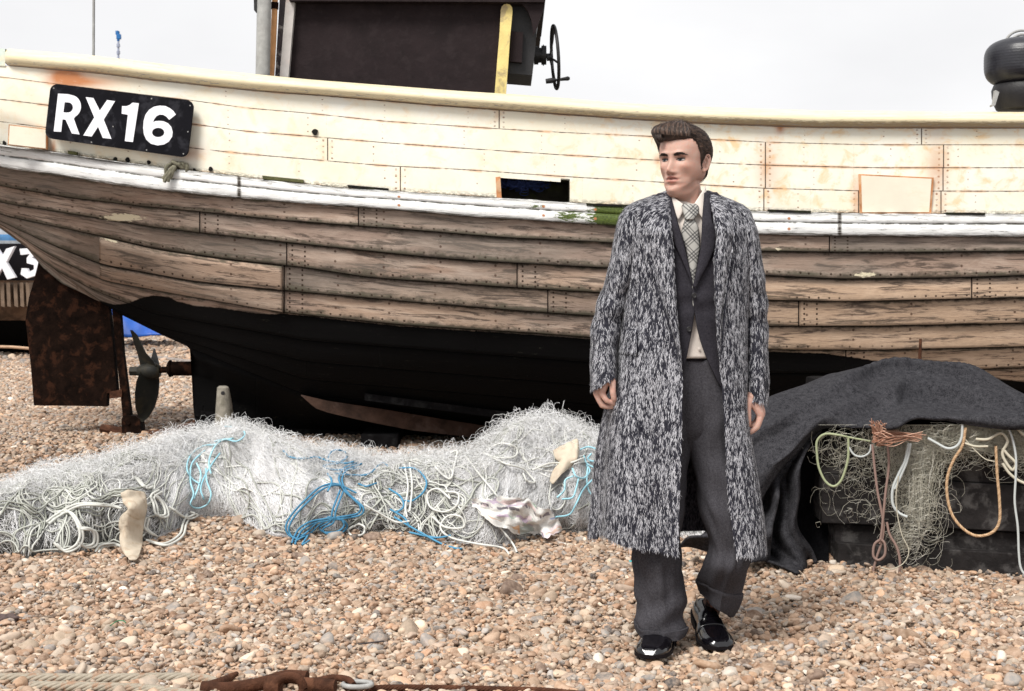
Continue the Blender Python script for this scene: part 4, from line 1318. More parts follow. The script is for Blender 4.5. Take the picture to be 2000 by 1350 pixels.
TOPL = [(-150, 985), (0, 955), (60, 926), (130, 906), (200, 900), (260, 884), (330, 852), (400, 838), (450, 834), (520, 846), (600, 872), (700, 888), (780, 893), (860, 889), (930, 884), (965, 862), (1000, 830), (1045, 818), (1100, 824), (1165, 852), (1230, 890), (1330, 960), (1390, 1000)]
FRONT = [(-150, 1110), (0, 1092), (100, 1086), (200, 1076), (290, 1062), (340, 1040), (385, 1010), (440, 1006), (520, 1036), (600, 1052), (700, 1036), (760, 1036), (830, 1056), (900, 1068), (990, 1070), (1040, 1048), (1100, 1040), (1165, 1040), (1250, 1046), (1390, 1060)]


def heap_point(px, t, lift=0.0, lump=1.0):
    """surface of the heap of nets; t = 0 front foot, .62 crest, 1 back foot; arrays"""
    px = np.asarray(px, float); t = np.asarray(t, float)
    yt = itp(px, TOPL) + 7; yf = itp(px, FRONT)
    yf = yf + 7 * vnoise(px * .03, 0, 0, 61, 2)
    df = H * F / (yf - HOR)
    for _ in range(3):
        xf = (px - 1000) * df / F
        df = (H - ground_z(xf, df)) * F / (yf - HOR)
    dc = df + 0.50 + .1 * vnoise(px * .01, 3, 0, 62)
    xf = (px - 1000) * df / F
    zf = ground_z(xf, df)
    zc = H - (yt - HOR) * dc / F
    s = np.clip(t / 0.62, 0, 1); b = np.clip((t - .62) / .38, 0, 1)
    prof = np.where(t < .62, np.sin(s * np.pi / 2) ** 0.8, np.cos(b * np.pi / 2) ** 0.9)
    d = np.where(t < .62, df + (dc - df) * (1 - np.cos(s * np.pi / 2)) ** .8, dc + b * .55)
    x = (px - 1000) * d / F
    z = np.where(t < .62, zf, ground_z(x, d)) + (zc - np.where(t < .62, zf, ground_z(x, d))) * prof
    n = 1.25 * vnoise(x * 4.2, d * 4.2, z * 4.2, 63, 3) - .9 * np.abs(vnoise(x * 2.6 + 3, d * 2.6, z * 2.6, 67, 2)) + .25
    z = z + lump * .065 * n * np.clip(prof * 2, 0, 1) * np.where(t < .5, 1, .6)
    d = d - lump * .13 * n * np.clip(1 - t, 0, 1)
    return np.stack([x, d - lift * .7 * (1 - t), z + lift * .7], -1)


_hx = np.arange(-200, 1451, 2.5); _ht = np.linspace(0, 1, 101)
_A, _B = np.meshgrid(_hx, _ht, indexing='ij')
HTAB = heap_point(_A.ravel(), _B.ravel()).reshape(len(_hx), len(_ht), 3)


def hp(px, t, lift=0.0):
    """quick look-up of the heap surface"""
    u = np.clip((np.asarray(px, float) + 200) / 2.5, 0, len(_hx) - 1.01); w = np.clip(np.asarray(t, float) * 100, 0, 99.99)
    i = u.astype(int); j = w.astype(int); u = (u - i)[..., None]; w = (w - j)[..., None]
    p = (HTAB[i, j] * (1 - u) * (1 - w) + HTAB[i + 1, j] * u * (1 - w) + HTAB[i, j + 1] * (1 - u) * w + HTAB[i + 1, j + 1] * u * w)
    k = (1 - np.asarray(t, float))
    p[..., 1] -= lift * .7 * k
    p[..., 2] += lift * .7
    return p


NETS = [("fishing_net", -150, 345, "grey white heap of net with thick pale rope, at the far left by the rag"),
        ("fishing_net", 325, 660, "white mound of fine combed net under the propeller with pale blue rope"),
        ("fishing_net", 640, 960, "low tangle of net and bright blue rope, between the two white mounds"),
        ("fishing_net", 930, 1390, "tall white mound of fine net beside the man with a torn rag on it")]


def build_nets():
    base = M("net_mass", 0.9, 0.1)
    o = base.obj()
    n1 = base.noise(o, 14, 8, .72, 1.5)
    n2 = base.noise(base.map(o, (1, 1, 2.5)), 45, 6, .7, 2.0)
    c = base.ramp(n1, [(.35, (0.05, 0.05, 0.045)), (.52, (0.22, 0.22, 0.21)), (.7, (0.45, 0.45, 0.44))])
    c = base.mix(base.ss(n2, .5, .62), c, (0.08, 0.08, 0.07))
    base.set('Base Color', c); base.bump(n2, 1.0, .02)
    fine = fibre_mat("net_twine", [(0, (0.30, 0.29, 0.26)), (.4, (0.70, 0.70, 0.69)), (1, (0.92, 0.92, 0.94))])
    pale = fibre_mat("pale_rope", [(0, (0.28, 0.29, 0.25)), (.5, (0.44, 0.45, 0.41)), (1, (0.68, 0.68, 0.65))])
    blue = fibre_mat("blue_rope", [(0, (0.03, 0.13, 0.24)), (1, (0.09, 0.29, 0.46))], .7)
    teal = fibre_mat("pale_blue_rope", [(0, (0.18, 0.42, 0.52)), (1, (0.40, 0.66, 0.74))], .6)
    roots = []
    for gi, (nm, x0, x1, lab) in enumerate(NETS):
        cpx = (x0 + x1) / 2
        p = heap_point(cpx, .5)
        E = empty(nm, (p[0], p[1], float(ground_z(p[0], p[1]))), lab, "fishing net", "nets heaped in front of the boat")
        roots.append(E)
        px = np.linspace(x0, x1, int((x1 - x0) / 4)); t = np.linspace(0, 1, 46)
        PP, TT = np.meshgrid(px, t)
        # ends taper down under the neighbours
        v = heap_point(PP.ravel(), TT.ravel(), -0.02 if gi % 2 else -0.012)
        mk("net_pile", v, grid_faces(len(t), len(px)), base.mat, E)
        S = Strands()
        def walk(px_, t_, ang, L, n, curl, lift0, lift1, wig):
            """follow the heap from (px_, t_) heading ang in a local frame of metres"""
            out = []
            a = ang; lift = lift0
            X, T = px_, t_
            ds = L / n
            for i in range(n + 1):
                out.append((X, T, lift0 + (lift1 - lift0) * math.sin(math.pi * i / n)))
                X += ds * math.cos(a) * 370
                T += ds * math.sin(a) / 0.95
                T = min(max(T, 0.0), .97)
                a += curl * ds + rng.normal(0, wig)
            o = np.array(out)
            return hp(o[:, 0], o[:, 1]) + np.stack([0 * o[:, 2], -o[:, 2] * .6 * (1 - o[:, 1]), o[:, 2] * .8], -1)
        wpx = (x1 - x0)
        # short combed fibres in swaths: direction follows a slow noise field
        nf = int(wpx * 12)
        Xs = x0 + wpx * rng.random(nf); Ts = rng.random(nf) ** .8 * .8
        An = 1.5 + 2.4 * vnoise(Xs * .012, Ts * 2.5, 0, 66, 2)
        tone_ = .45 * vnoise(Xs * .02, Ts * 4, 0, 68, 2)
        for i in range(nf):
            L = rng.uniform(.10, .34)
            P = walk(Xs[i], Ts[i], An[i] + rng.normal(0, .35), L, 8, rng.normal(0, 9), 0.003, rng.uniform(.004, .022), .22)
            S.add(P, rng.uniform(.0006, .0012), np.clip(rng.normal(.52, .28) + tone_[i], 0, 1))
        # loose loops standing off the crest
        for i in range(int(wpx * 5)):
            X = x0 + wpx * rng.random(); T = rng.uniform(.3, .85)
            r = rng.uniform(.012, .07); n = 11
            c = hp(X, T)
            th = np.linspace(0, rng.uniform(3.5, 6.5), n) + rng.random() * 6.28
            ax = rng.normal(size=3); ax[1] *= .5; ax /= np.linalg.norm(ax)
            u = np.cross(ax, [0, 1, .2]); u /= np.linalg.norm(u); w = np.cross(ax, u)
            P = c + [0, -.01, rng.uniform(0, .05)] + r * (np.cos(th)[:, None] * u + np.sin(th)[:, None] * w * rng.uniform(.5, 1))
            P = P + rng.normal(0, .003, P.shape)
            S.add(P, rng.uniform(.0005, .0009), np.clip(rng.normal(.6, .25), 0, 1))
        for i in range(int(wpx * .45)):      # wispy loops springing from the crest
            X = x0 + wpx * rng.random(); T = rng.uniform(.5, .72); r = rng.uniform(.03, .10); n = 16
            c = hp(X, T); th = np.linspace(-.4, 3.5, n); sq = rng.uniform(.35, .9); tl = rng.normal(0, .4)
            P = np.stack([c[0] + r * np.cos(th) + tl * r * np.sin(th), c[1] + rng.normal(0, .03) * np.sin(th), c[2] - .01 + r * sq * np.sin(th)], -1) + rng.normal(0, .0025, (n, 3))
            S.add(P, rng.uniform(.0006, .0012), np.clip(rng.normal(.6, .3), 0, 1))
        if gi in (1, 3):      # fluffy mounds: long fine combed hair falling from the crest
            XX = x0 + wpx * rng.random(4200); TT2 = rng.uniform(.12, .75, 4200); AA = vnoise(XX * .01, TT2 * 2, 2, 69, 2)
            for i in range(4200):
                a = -1.57 + (.5 if gi == 1 else -.2) + 1.1 * AA[i] + rng.normal(0, .22)
                X = XX[i]; T = TT2[i]
                P = walk(X, T, a, rng.uniform(.15, .4), 9, rng.normal(0, 4), 0.004, rng.uniform(.008, .028), .12)
                S.add(P, rng.uniform(.0005, .0010), np.clip(rng.normal(.8, .2), 0, 1))
        S.build("net_twine", fine, E)
        # pale head ropes: bundles of parallel lines that snake and double back
        S = Strands()
        nb = {0: 34, 1: 10, 2: 24, 3: 12}[gi]
        for i in range(nb):
            X = x0 + wpx * (.08 + .84 * rng.random()); T = rng.uniform(.03, .5 if gi != 1 else .4)
            if gi == 3: X = rng.uniform(930, 1170); T = rng.uniform(.05, .6)
            a0 = rng.random() * 6.28; L = rng.uniform(.5, 1.3); curl = rng.choice([-1, 1]) * rng.uniform(3, 10)
            m_ = 1 if gi in (1, 3) else rng.integers(1, 4)
            sd = rng.integers(1 << 30)
            for k in range(m_):
                st = rng.bit_generator.state
                g2 = np.random.default_rng(sd)
                out = []; x_, t_, a = X + k * 5, T + k * .012, a0
                n = 34
                for j in range(n):
                    out.append((x_, t_)); ds = L / n
                    x_ += ds * math.cos(a) * 370; t_ += ds * math.sin(a) / .95
                    if t_ < .01 or t_ > .75: a = -a
                    t_ = min(max(t_, .005), .8)
                    a += curl * ds * (1 + .9 * math.sin(j * .35 + i)) + g2.normal(0, .22)
                q = np.array(out)
                P = catmull(hp(q[:, 0], q[:, 1], .012 + .006 * k) + [0, -.006, .006], 2)
                S.add(P, rng.uniform(.0030, .0046), np.clip(rng.normal(.5, .3), 0, 1), 6)
        S.build("head_rope", pale, E)
        roots[gi]['_n'] = 0
        del roots[gi]['_n']
    # named ropes traced on the photograph
    def traced(pts, r, mat, parent, nm, tone=.5, fray=0, two=False, lab=None, wob=1.0):
        S = Strands()
        q = catmull(pts, 7)
        for k in range(2 if two else 1):
            q2 = q + [k * 6, k * 3]
            P = []
            for x, y in q2:
                # find the heap surface that shows at this pixel
                t = np.linspace(0, .62, 40)
                h = hp(np.full(40, x), t, .015)
                _, yy = PX(h.T)
                j = int(np.argmin(np.abs(yy - y)))
                d = h[j][1] - .040
                if y > itp(x, FRONT) + 4:
                    dg = H * F / (y - HOR)
                    for _ in range(3): dg = (H - .022 - float(ground_z((x - 1000) * dg / F, dg))) * F / (y - HOR)
                    d = dg
                P.append(W(x, y, d))
            P = np.array(P)
            dd_ = np.minimum(smooth(P[:, 1], 9), P[:, 1]) if len(P) > 12 else P[:, 1]
            P = W(np.array(q2)[:, 0], np.array(q2)[:, 1], dd_).T
            S.add(P, r, np.clip(tone + .2 * vnoise(np.arange(len(P)) * .3, 0, 0, 5), 0, 1).repeat(6) if False else tone, 6)
        return S.build(nm, mat, parent, lab)
    B = roots[2]
    for pts in ([(553, 880), (565, 892), (590, 896), (618, 893), (640, 900), (672, 905), (690, 902)],
                [(640, 898), (648, 882), (668, 880), (678, 892), (660, 905), (632, 910), (655, 918), (700, 915)],
                [(700, 903), (672, 915), (662, 935), (672, 958), (690, 975), (704, 990), (696, 1004), (650, 1012), (610, 1018), (585, 1032), (573, 1052), (570, 1062)],
                [(690, 960), (655, 945), (625, 952), (598, 975), (570, 1005), (558, 1030), (568, 1048), (592, 1045), (620, 1020), (645, 1010)],
                [(664, 958), (650, 995), (645, 1018), (625, 1030), (634, 1040), (660, 1038), (672, 1026), (664, 1014), (640, 1010)],
                [(780, 914), (812, 916), (832, 938), (828, 960), (806, 978), (790, 978)],
                [(760, 955), (782, 970), (788, 990), (772, 1002)],
                [(770, 1010), (800, 1028), (830, 1045), (862, 1062), (890, 1071), (905, 1072)],
                [(640, 925), (648, 940), (640, 960)], [(700, 945), (715, 950), (735, 944)], [(655, 925), (690, 928), (720, 926), (745, 905), (760, 912)],
                [(575, 1058), (600, 1046), (590, 1064), (612, 1050)], [(762, 995), (790, 1012), (800, 1030)], [(800, 1040), (850, 1050), (880, 1046)]):
        traced(pts, .0052, blue, B, "blue_rope", .4 + .5 * rng.random(), two=len(pts) > 8)
    B = roots[1]
    for pts in ([(455, 856), (430, 862), (415, 880), (408, 905), (412, 925)], [(425, 868), (395, 872), (372, 890), (365, 915), (375, 935), (390, 945)],
                [(400, 880), (375, 905), (372, 940), (378, 965), (372, 985), (385, 993), (405, 985), (412, 965), (404, 940), (402, 915)],
                [(430, 885), (415, 905), (400, 930), (392, 955), (398, 975)], [(384, 905), (392, 925), (388, 950), (378, 975)], [(420, 862), (440, 858), (462, 862), (478, 850), (470, 838), (440, 833)]):
        traced(pts, .0048, teal, B, "pale_blue_rope", .4 + .5 * rng.random())
    B = roots[3]
    for pts in ([(1133, 878), (1150, 873), (1168, 880), (1172, 893), (1160, 901), (1148, 896), (1155, 886)], [(1140, 890), (1146, 905), (1158, 912), (1172, 918)],
                [(1118, 915), (1125, 930), (1140, 934), (1152, 920), (1145, 908)], [(1148, 912), (1146, 940), (1152, 962), (1168, 972)], [(1130, 935), (1125, 955), (1118, 972), (1098, 975)],
                [(1165, 930), (1140, 955), (1125, 985), (1112, 1005), (1085, 1010)], [(1120, 930), (1104, 938), (1102, 958), (1088, 972)]):
        traced(pts, .0048, teal, B, "pale_blue_rope", .4 + .5 * rng.random())
    for pts in ([(920, 905), (950, 880), (980, 866), (1008, 875), (1005, 892), (970, 894), (945, 885), (985, 905), (1020, 915), (1036, 930), (1045, 942), (1030, 940), (1022, 925)],
                [(1040, 918), (1075, 905), (1110, 905), (1140, 895)], [(910, 892), (935, 925), (960, 955), (975, 975)]):
        traced(pts, .0052, pale, B, "loose_rope", .8)
    B = roots[2]
    for pts in ([(880, 885), (893, 882), (887, 910), (880, 935), (862, 925), (850, 912)], [(790, 908), (797, 950), (792, 990), (795, 1010)], [(800, 905), (805, 950), (800, 1000)],
                [(870, 960), (895, 965), (890, 990), (865, 1000), (840, 990), (835, 965), (855, 955), (880, 975)], [(960, 1010), (1000, 1060), (1010, 1080)],
                [(845, 1010), (870, 1030), (905, 1030), (900, 1010), (875, 1008), (860, 1030), (880, 1050), (930, 1062), (980, 1070), (996, 1084)],
                [(690, 1030), (700, 1024), (712, 1030), (708, 1044), (688, 1046), (680, 1036), (690, 1028)], [(710, 985), (745, 1005), (775, 1020), (800, 1018)]):
        traced(pts, .0055, pale, B, "loose_rope", .85)
    B = roots[0]
    for pts in ([(232, 990), (200, 985), (150, 985), (110, 1005), (90, 1020)], [(105, 1060), (125, 1075), (150, 1062), (155, 1035), (135, 1000), (110, 1000)], [(150, 1030), (180, 1035), (183, 1060), (165, 1067), (150, 1058)],
                [(285, 1055), (320, 1062), (350, 1045), (358, 1020), (365, 1005)], [(300, 965), (318, 985), (322, 1005), (305, 1005), (300, 985), (295, 968), (310, 958)], [(370, 1000), (380, 1004), (360, 1010), (330, 990)],
                [(186, 1078), (195, 1066), (220, 1062), (236, 1066)], [(262, 930), (280, 950), (292, 948)], [(300, 1045), (282, 1030), (285, 1010)]):
        traced(pts, .0065, pale, B, "loose_rope", .75, two=True)
    return roots


nets = build_nets()


# ------------------------------------------------------------------ cloth-like patches from control grids
def patch_surf(ctrl, nu, nv, fold=0.0, fscale=4.0, seed=3, fn=None):
    """ctrl rows of (px, py, d) -> smooth surface"""
    C = np.array(ctrl, float)
    r1 = np.array([catmull(row, nu) for row in C])
    r2 = np.array([catmull(r1[:, j], nv) for j in range(r1.shape[1])]).transpose(1, 0, 2)
    R_, C_ = r2.shape[:2]
    P = W(r2[..., 0], r2[..., 1], r2[..., 2])
    P = np.moveaxis(P, 0, -1).reshape(-1, 3)
    if fold:
        P[:, 1] += fold * vnoise(P[:, 0] * fscale, P[:, 2] * fscale, 0, seed, 3)
        P[:, 2] += fold * .6 * vnoise(P[:, 0] * fscale, P[:, 2] * fscale, 5, seed, 3)
    if fn is not None: P = fn(P, R_, C_)
    return P, grid_faces(R_, C_), R_, C_


def solid(o, th, off=0):
    md = o.modifiers.new("thickness", 'SOLIDIFY'); md.thickness = th; md.offset = off
    return o


def wool_mat(name, c0, c1, scale=420, bump=.35, sheen=.25):
    m = M(name, 0.95, 0.05)
    o = m.obj()
    n = m.noise(o, scale, 3, .7)
    n2 = m.noise(o, scale * .22, 4, .7)
    c = m.ramp(m.math('ADD', m.math('MULTIPLY', n, .6), m.math('MULTIPLY', n2, .4)), [(.36, c0), (.62, c1)])
    m.set('Base Color', c)
    m.set('Sheen Weight', sheen); m.set('Sheen Roughness', .5)
    m.bump(n, bump, .003)
    return m.mat


MT['blanket'] = wool_mat("grey_wool", (0.008, 0.008, 0.010), (0.058, 0.057, 0.063), 200, .6, 0)
MT['cloth'] = simple("beige_rag", (0.50, 0.43, 0.34), .9, .1, .15, 10, .3, dirt=(0.36, 0.27, 0.19), dscale=14, damt=.6)


def heap_d(px, py):
    t = np.linspace(0, .62, 60)
    h = hp(np.full(60, float(px)), t)
    _, yy = PX(h.T)
    if py > yy.max():
        d = H * F / (py - HOR)
        for _ in range(3): d = (H - .02 - float(ground_z((px - 1000) * d / F, d))) * F / (py - HOR)
        return min(d, h[0][1])
    return float(h[int(np.argmin(np.abs(yy - py)))][1])


def build_rags():
    ctrl = [[(236, 962, 7.13), (255, 958, 7.2), (280, 962, 7.2), (287, 985, 7.15)],
            [(240, 980, 7.05), (252, 985, 7.0), (272, 990, 7.0), (284, 1002, 7.05)],
            [(250, 995, 7.06), (252, 1000, 6.93), (268, 1008, 6.95), (280, 1018, 7.0)],
            [(233, 1012, 6.98), (246, 1010, 6.86), (264, 1020, 6.88), (279, 1035, 6.93)],
            [(234, 1045, 6.86), (246, 1050, 6.76), (262, 1055, 6.82), (279, 1062, 6.8)],
            [(240, 1072, 6.78), (248, 1082, 6.70), (262, 1086, 6.72), (275, 1078, 6.74)],
            [(250, 1086, 6.74), (252, 1092, 6.68), (264, 1093, 6.68), (272, 1086, 6.7)]]
    k_ = [.05, .07, .075, .05]
    ctrl = [[(x, y, heap_d(x, y) - k_[j] - .02) for j, (x, y, _) in enumerate(r)] for r in ctrl]
    P, f, R_, C_ = patch_surf(ctrl, 8, 8, .030, 20, 9)
    o = mk("rag", P, f, MT['cloth'], None); solid(o, .006)
    tag(o, "long twisted beige rag hanging down the front of the left net heap", "rag")
    ctrl = [[(1080, 880, 7.35), (1095, 873, 7.35), (1112, 866, 7.4), (1126, 858, 7.42), (1130, 872, 7.42)],
            [(1084, 895, 7.26), (1098, 888, 7.24), (1112, 880, 7.3), (1126, 876, 7.34), (1129, 884, 7.36)],
            [(1092, 905, 7.24), (1098, 900, 7.18), (1108, 896, 7.22), (1122, 892, 7.3), (1126, 898, 7.32)],
            [(1080, 920, 7.18), (1086, 918, 7.12), (1100, 908, 7.16), (1112, 905, 7.22), (1118, 906, 7.28)],
            [(1074, 940, 7.14), (1080, 944, 7.08), (1090, 935, 7.12), (1102, 920, 7.2), (1110, 912, 7.25)]]
    k_ = [.04, .08, .10, .07, .04]
    ctrl = [[(x, y, heap_d(x, y) - k_[j]) for j, (x, y, _) in enumerate(r)] for r in ctrl]
    P, f, R_, C_ = patch_surf(ctrl, 6, 6, .02, 20, 12)
    o = mk("rag", P, f, MT['cloth'], None); solid(o, .007)
    tag(o, "crumpled cream rag pinned in the tall white net mound beside the man", "rag")
    # newspaper
    m = M("newsprint", .8, .2)
    uv = m.uv(); s = m.sep(uv)
    lines = m.ss(m.math('ABSOLUTE', m.math('SUBTRACT', m.math('FRACT', m.math('MULTIPLY', s[1], 34)), .5)), .30, .2)
    brk = m.ss(m.noise(m.map(uv, (60, 34, 1)), 1, 2), .42, .5)
    colm = m.ss(m.math('ABSOLUTE', m.math('SUBTRACT', m.math('FRACT', m.math('MULTIPLY', s[0], 5)), .5)), .47, .44)
    c = m.mix(m.math('MULTIPLY', m.math('MULTIPLY', m.math('MULTIPLY', lines, brk), colm), .35), (0.74, 0.73, 0.70), (0.3, 0.3, 0.3))
    blk = m.vor(m.map(uv, (6, 5, 1)), 1.0, out='Color'); bs = m.sep(blk)
    pic = m.ss(m.noise(m.map(uv, (1, 1, 1), (3, 1, 0)), 4.0, 2), .56, .58)
    c = m.mix(m.math('MULTIPLY', pic, .75), c, m.ramp(bs[0], [(0, (0.12, 0.08, 0.16)), (.3, (.55, .42, .58)), (.5, (.25, .45, .30)), (.7, (.72, .62, .7)), (.9, (.6, .3, .1)), (1, (.2, .3, .55))]))
    head = m.math('MULTIPLY', m.ss(m.math('ABSOLUTE', m.math('SUBTRACT', s[1], .72)), .05, .04), m.ss(m.noise(m.map(uv, (26, 2, 1)), 1, 2), .5, .52))
    c = m.mix(m.math('MULTIPLY', head, .8), c, (.12, .1, .14))
    m.set('Base Color', c); m.bump(m.noise(m.obj(), 25, 4, .6), .3, .01)
    top = [(920, 975), (945, 974), (970, 975), (1000, 972), (1025, 978), (1045, 990), (1072, 994)]
    bot = [(935, 1008), (950, 1018), (985, 1035), (1010, 1044), (1045, 1046), (1068, 1050), (1100, 1038)]
    rows = []
    for k in range(5):
        r = []
        for j in range(7):
            x = top[j][0] + (bot[j][0] - top[j][0]) * k / 4; y = top[j][1] + (bot[j][1] - top[j][1]) * k / 4
            r.append((x + rng.normal(0, 2), y + rng.normal(0, 1.5), heap_d(x, y) - .075 + .03 * ((j + k) % 2) * (0 < k < 4)))
        rows.append(r)
    P, f, R_, C_ = patch_surf(rows, 7, 8, 0)
    uvp = np.array([(j / (C_ - 1), 1 - i / (R_ - 1)) for i in range(R_) for j in range(C_)])
    n = vnoise(P[:, 0] * 16, P[:, 1] * 16, P[:, 2] * 24, 15, 1)
    P[:, 1] -= .022 * np.abs(n) * 2; P[:, 2] += .022 * np.abs(vnoise(P[:, 0] * 20, P[:, 1] * 20, P[:, 2] * 20, 19)) 
    o = mk("newspaper", P, f, m.mat, None, False, uv=uvp)
    tag(o, "crumpled sheet of newspaper lying on the shingle edge of the nets", "newspaper")


build_rags()


# ------------------------------------------------------------------ tarred crate, blanket and nets on the right
def build_crate():
    gx = (1850 - 1000) * 6.5 / F
    E = empty("fish_crate", (gx, 6.7, float(ground_z(gx, 6.7))), "large black tarred plank crate under the grey blanket and nets", "crate")
    def d(px): return 6.60 - (px - 1600) * .00062 * 1.2
    tiers = [  # top line (left px, py at left, py at 2000), bottom line, left px, right px, forward offset, rear depth
        ((866, 858), (926, 948), 1604, .00), ((926, 948), (1022, 1040), 1606, .018), ((1022, 1040), (1060, 1082), 1631, -.02), ((1060, 1082), (1106, 1136), 1636, .035)]
    for i, (t, b, xl, off) in enumerate(tiers):
        xs = [xl, 2000, 2360]
        mb = MB()
        dl = d(xl)
        k = (t[1] - t[0]) / (2000 - xl); kb = (b[1] - b[0]) / (2000 - xl)
        pf = []
        for x in (xl, 2360):
            pf.append((x, t[0] + k * (x - xl) + .8, d(x) - off)); 
        for x in (2360, xl):
            pf.append((x, b[0] + kb * (x - xl) - .8, d(x) - off))
        fr = np.array([W(*q) for q in pf])
        n_ = 24
        top = np.array([fr[0] + (fr[1] - fr[0]) * s for s in np.linspace(0, 1, n_)]); bt = np.array([fr[3] + (fr[2] - fr[3]) * s for s in np.linspace(0, 1, n_)])
        top[:, 2] += .004 * vnoise(top[:, 0] * 4, i, 0, 5); bt[:, 2] += .004 * vnoise(top[:, 0] * 4, i + 1, 0, 5)
        back = [0.06, .055, .05, .07][i]
        rows = np.stack([top + [0, back, 0], top + [0, .004, 0], top + [0, 0, -.004], bt + [0, 0, .004], bt + [0, .004, 0], bt + [0, back, 0]], 0)
        v = rows.reshape(-1, 3); f = [list(q) for q in grid_faces(6, n_)]
        f += [[0, n_, 2 * n_, 3 * n_, 4 * n_, 5 * n_], [n_ - 1 + k2 * n_ for k2 in range(5, -1, -1)]]
        mb.add(v, f)
        mb.build("front_plank", MT['crate'], E, False)
        mb = MB()
        zt, zb = fr[0][2], fr[3][2]
        mb.box((fr[0][0] + .02, fr[0][1] + .62, (zt + zb) / 2), (.04, 1.12, abs(zt - zb) - .006), bev=.004)
        mb.build("end_plank", MT['crate'], E, False)
    # posts inside the corners and a lid of boards
    mb = MB(); a = W(1612, 868, d(1612)); mb.box((a[0] + 1.2, a[1] + .5, a[2] - .03), (2.5, 1.1, .03)); mb.build("lid", MT['crate'], E, False)
    for x in (1640, 1740, 1860):
        a = W(x, 940, d(x)); g = float(ground_z(a[0], a[1]))
        mb = MB(); mb.box((a[0], a[1] + .09, (a[2] + g) / 2), (.05, .04, abs(a[2] - g) + .1)); mb.build("batten", MT['crate'], E, False)
    return E


MT['crate'] = simple("charred_crate_wood", (0.016, 0.014, 0.014), .8, .15, .5, 10, .6, bscale=30, dirt=(0.075, 0.070, 0.068), dscale=9, damt=.8)
crate = build_crate()


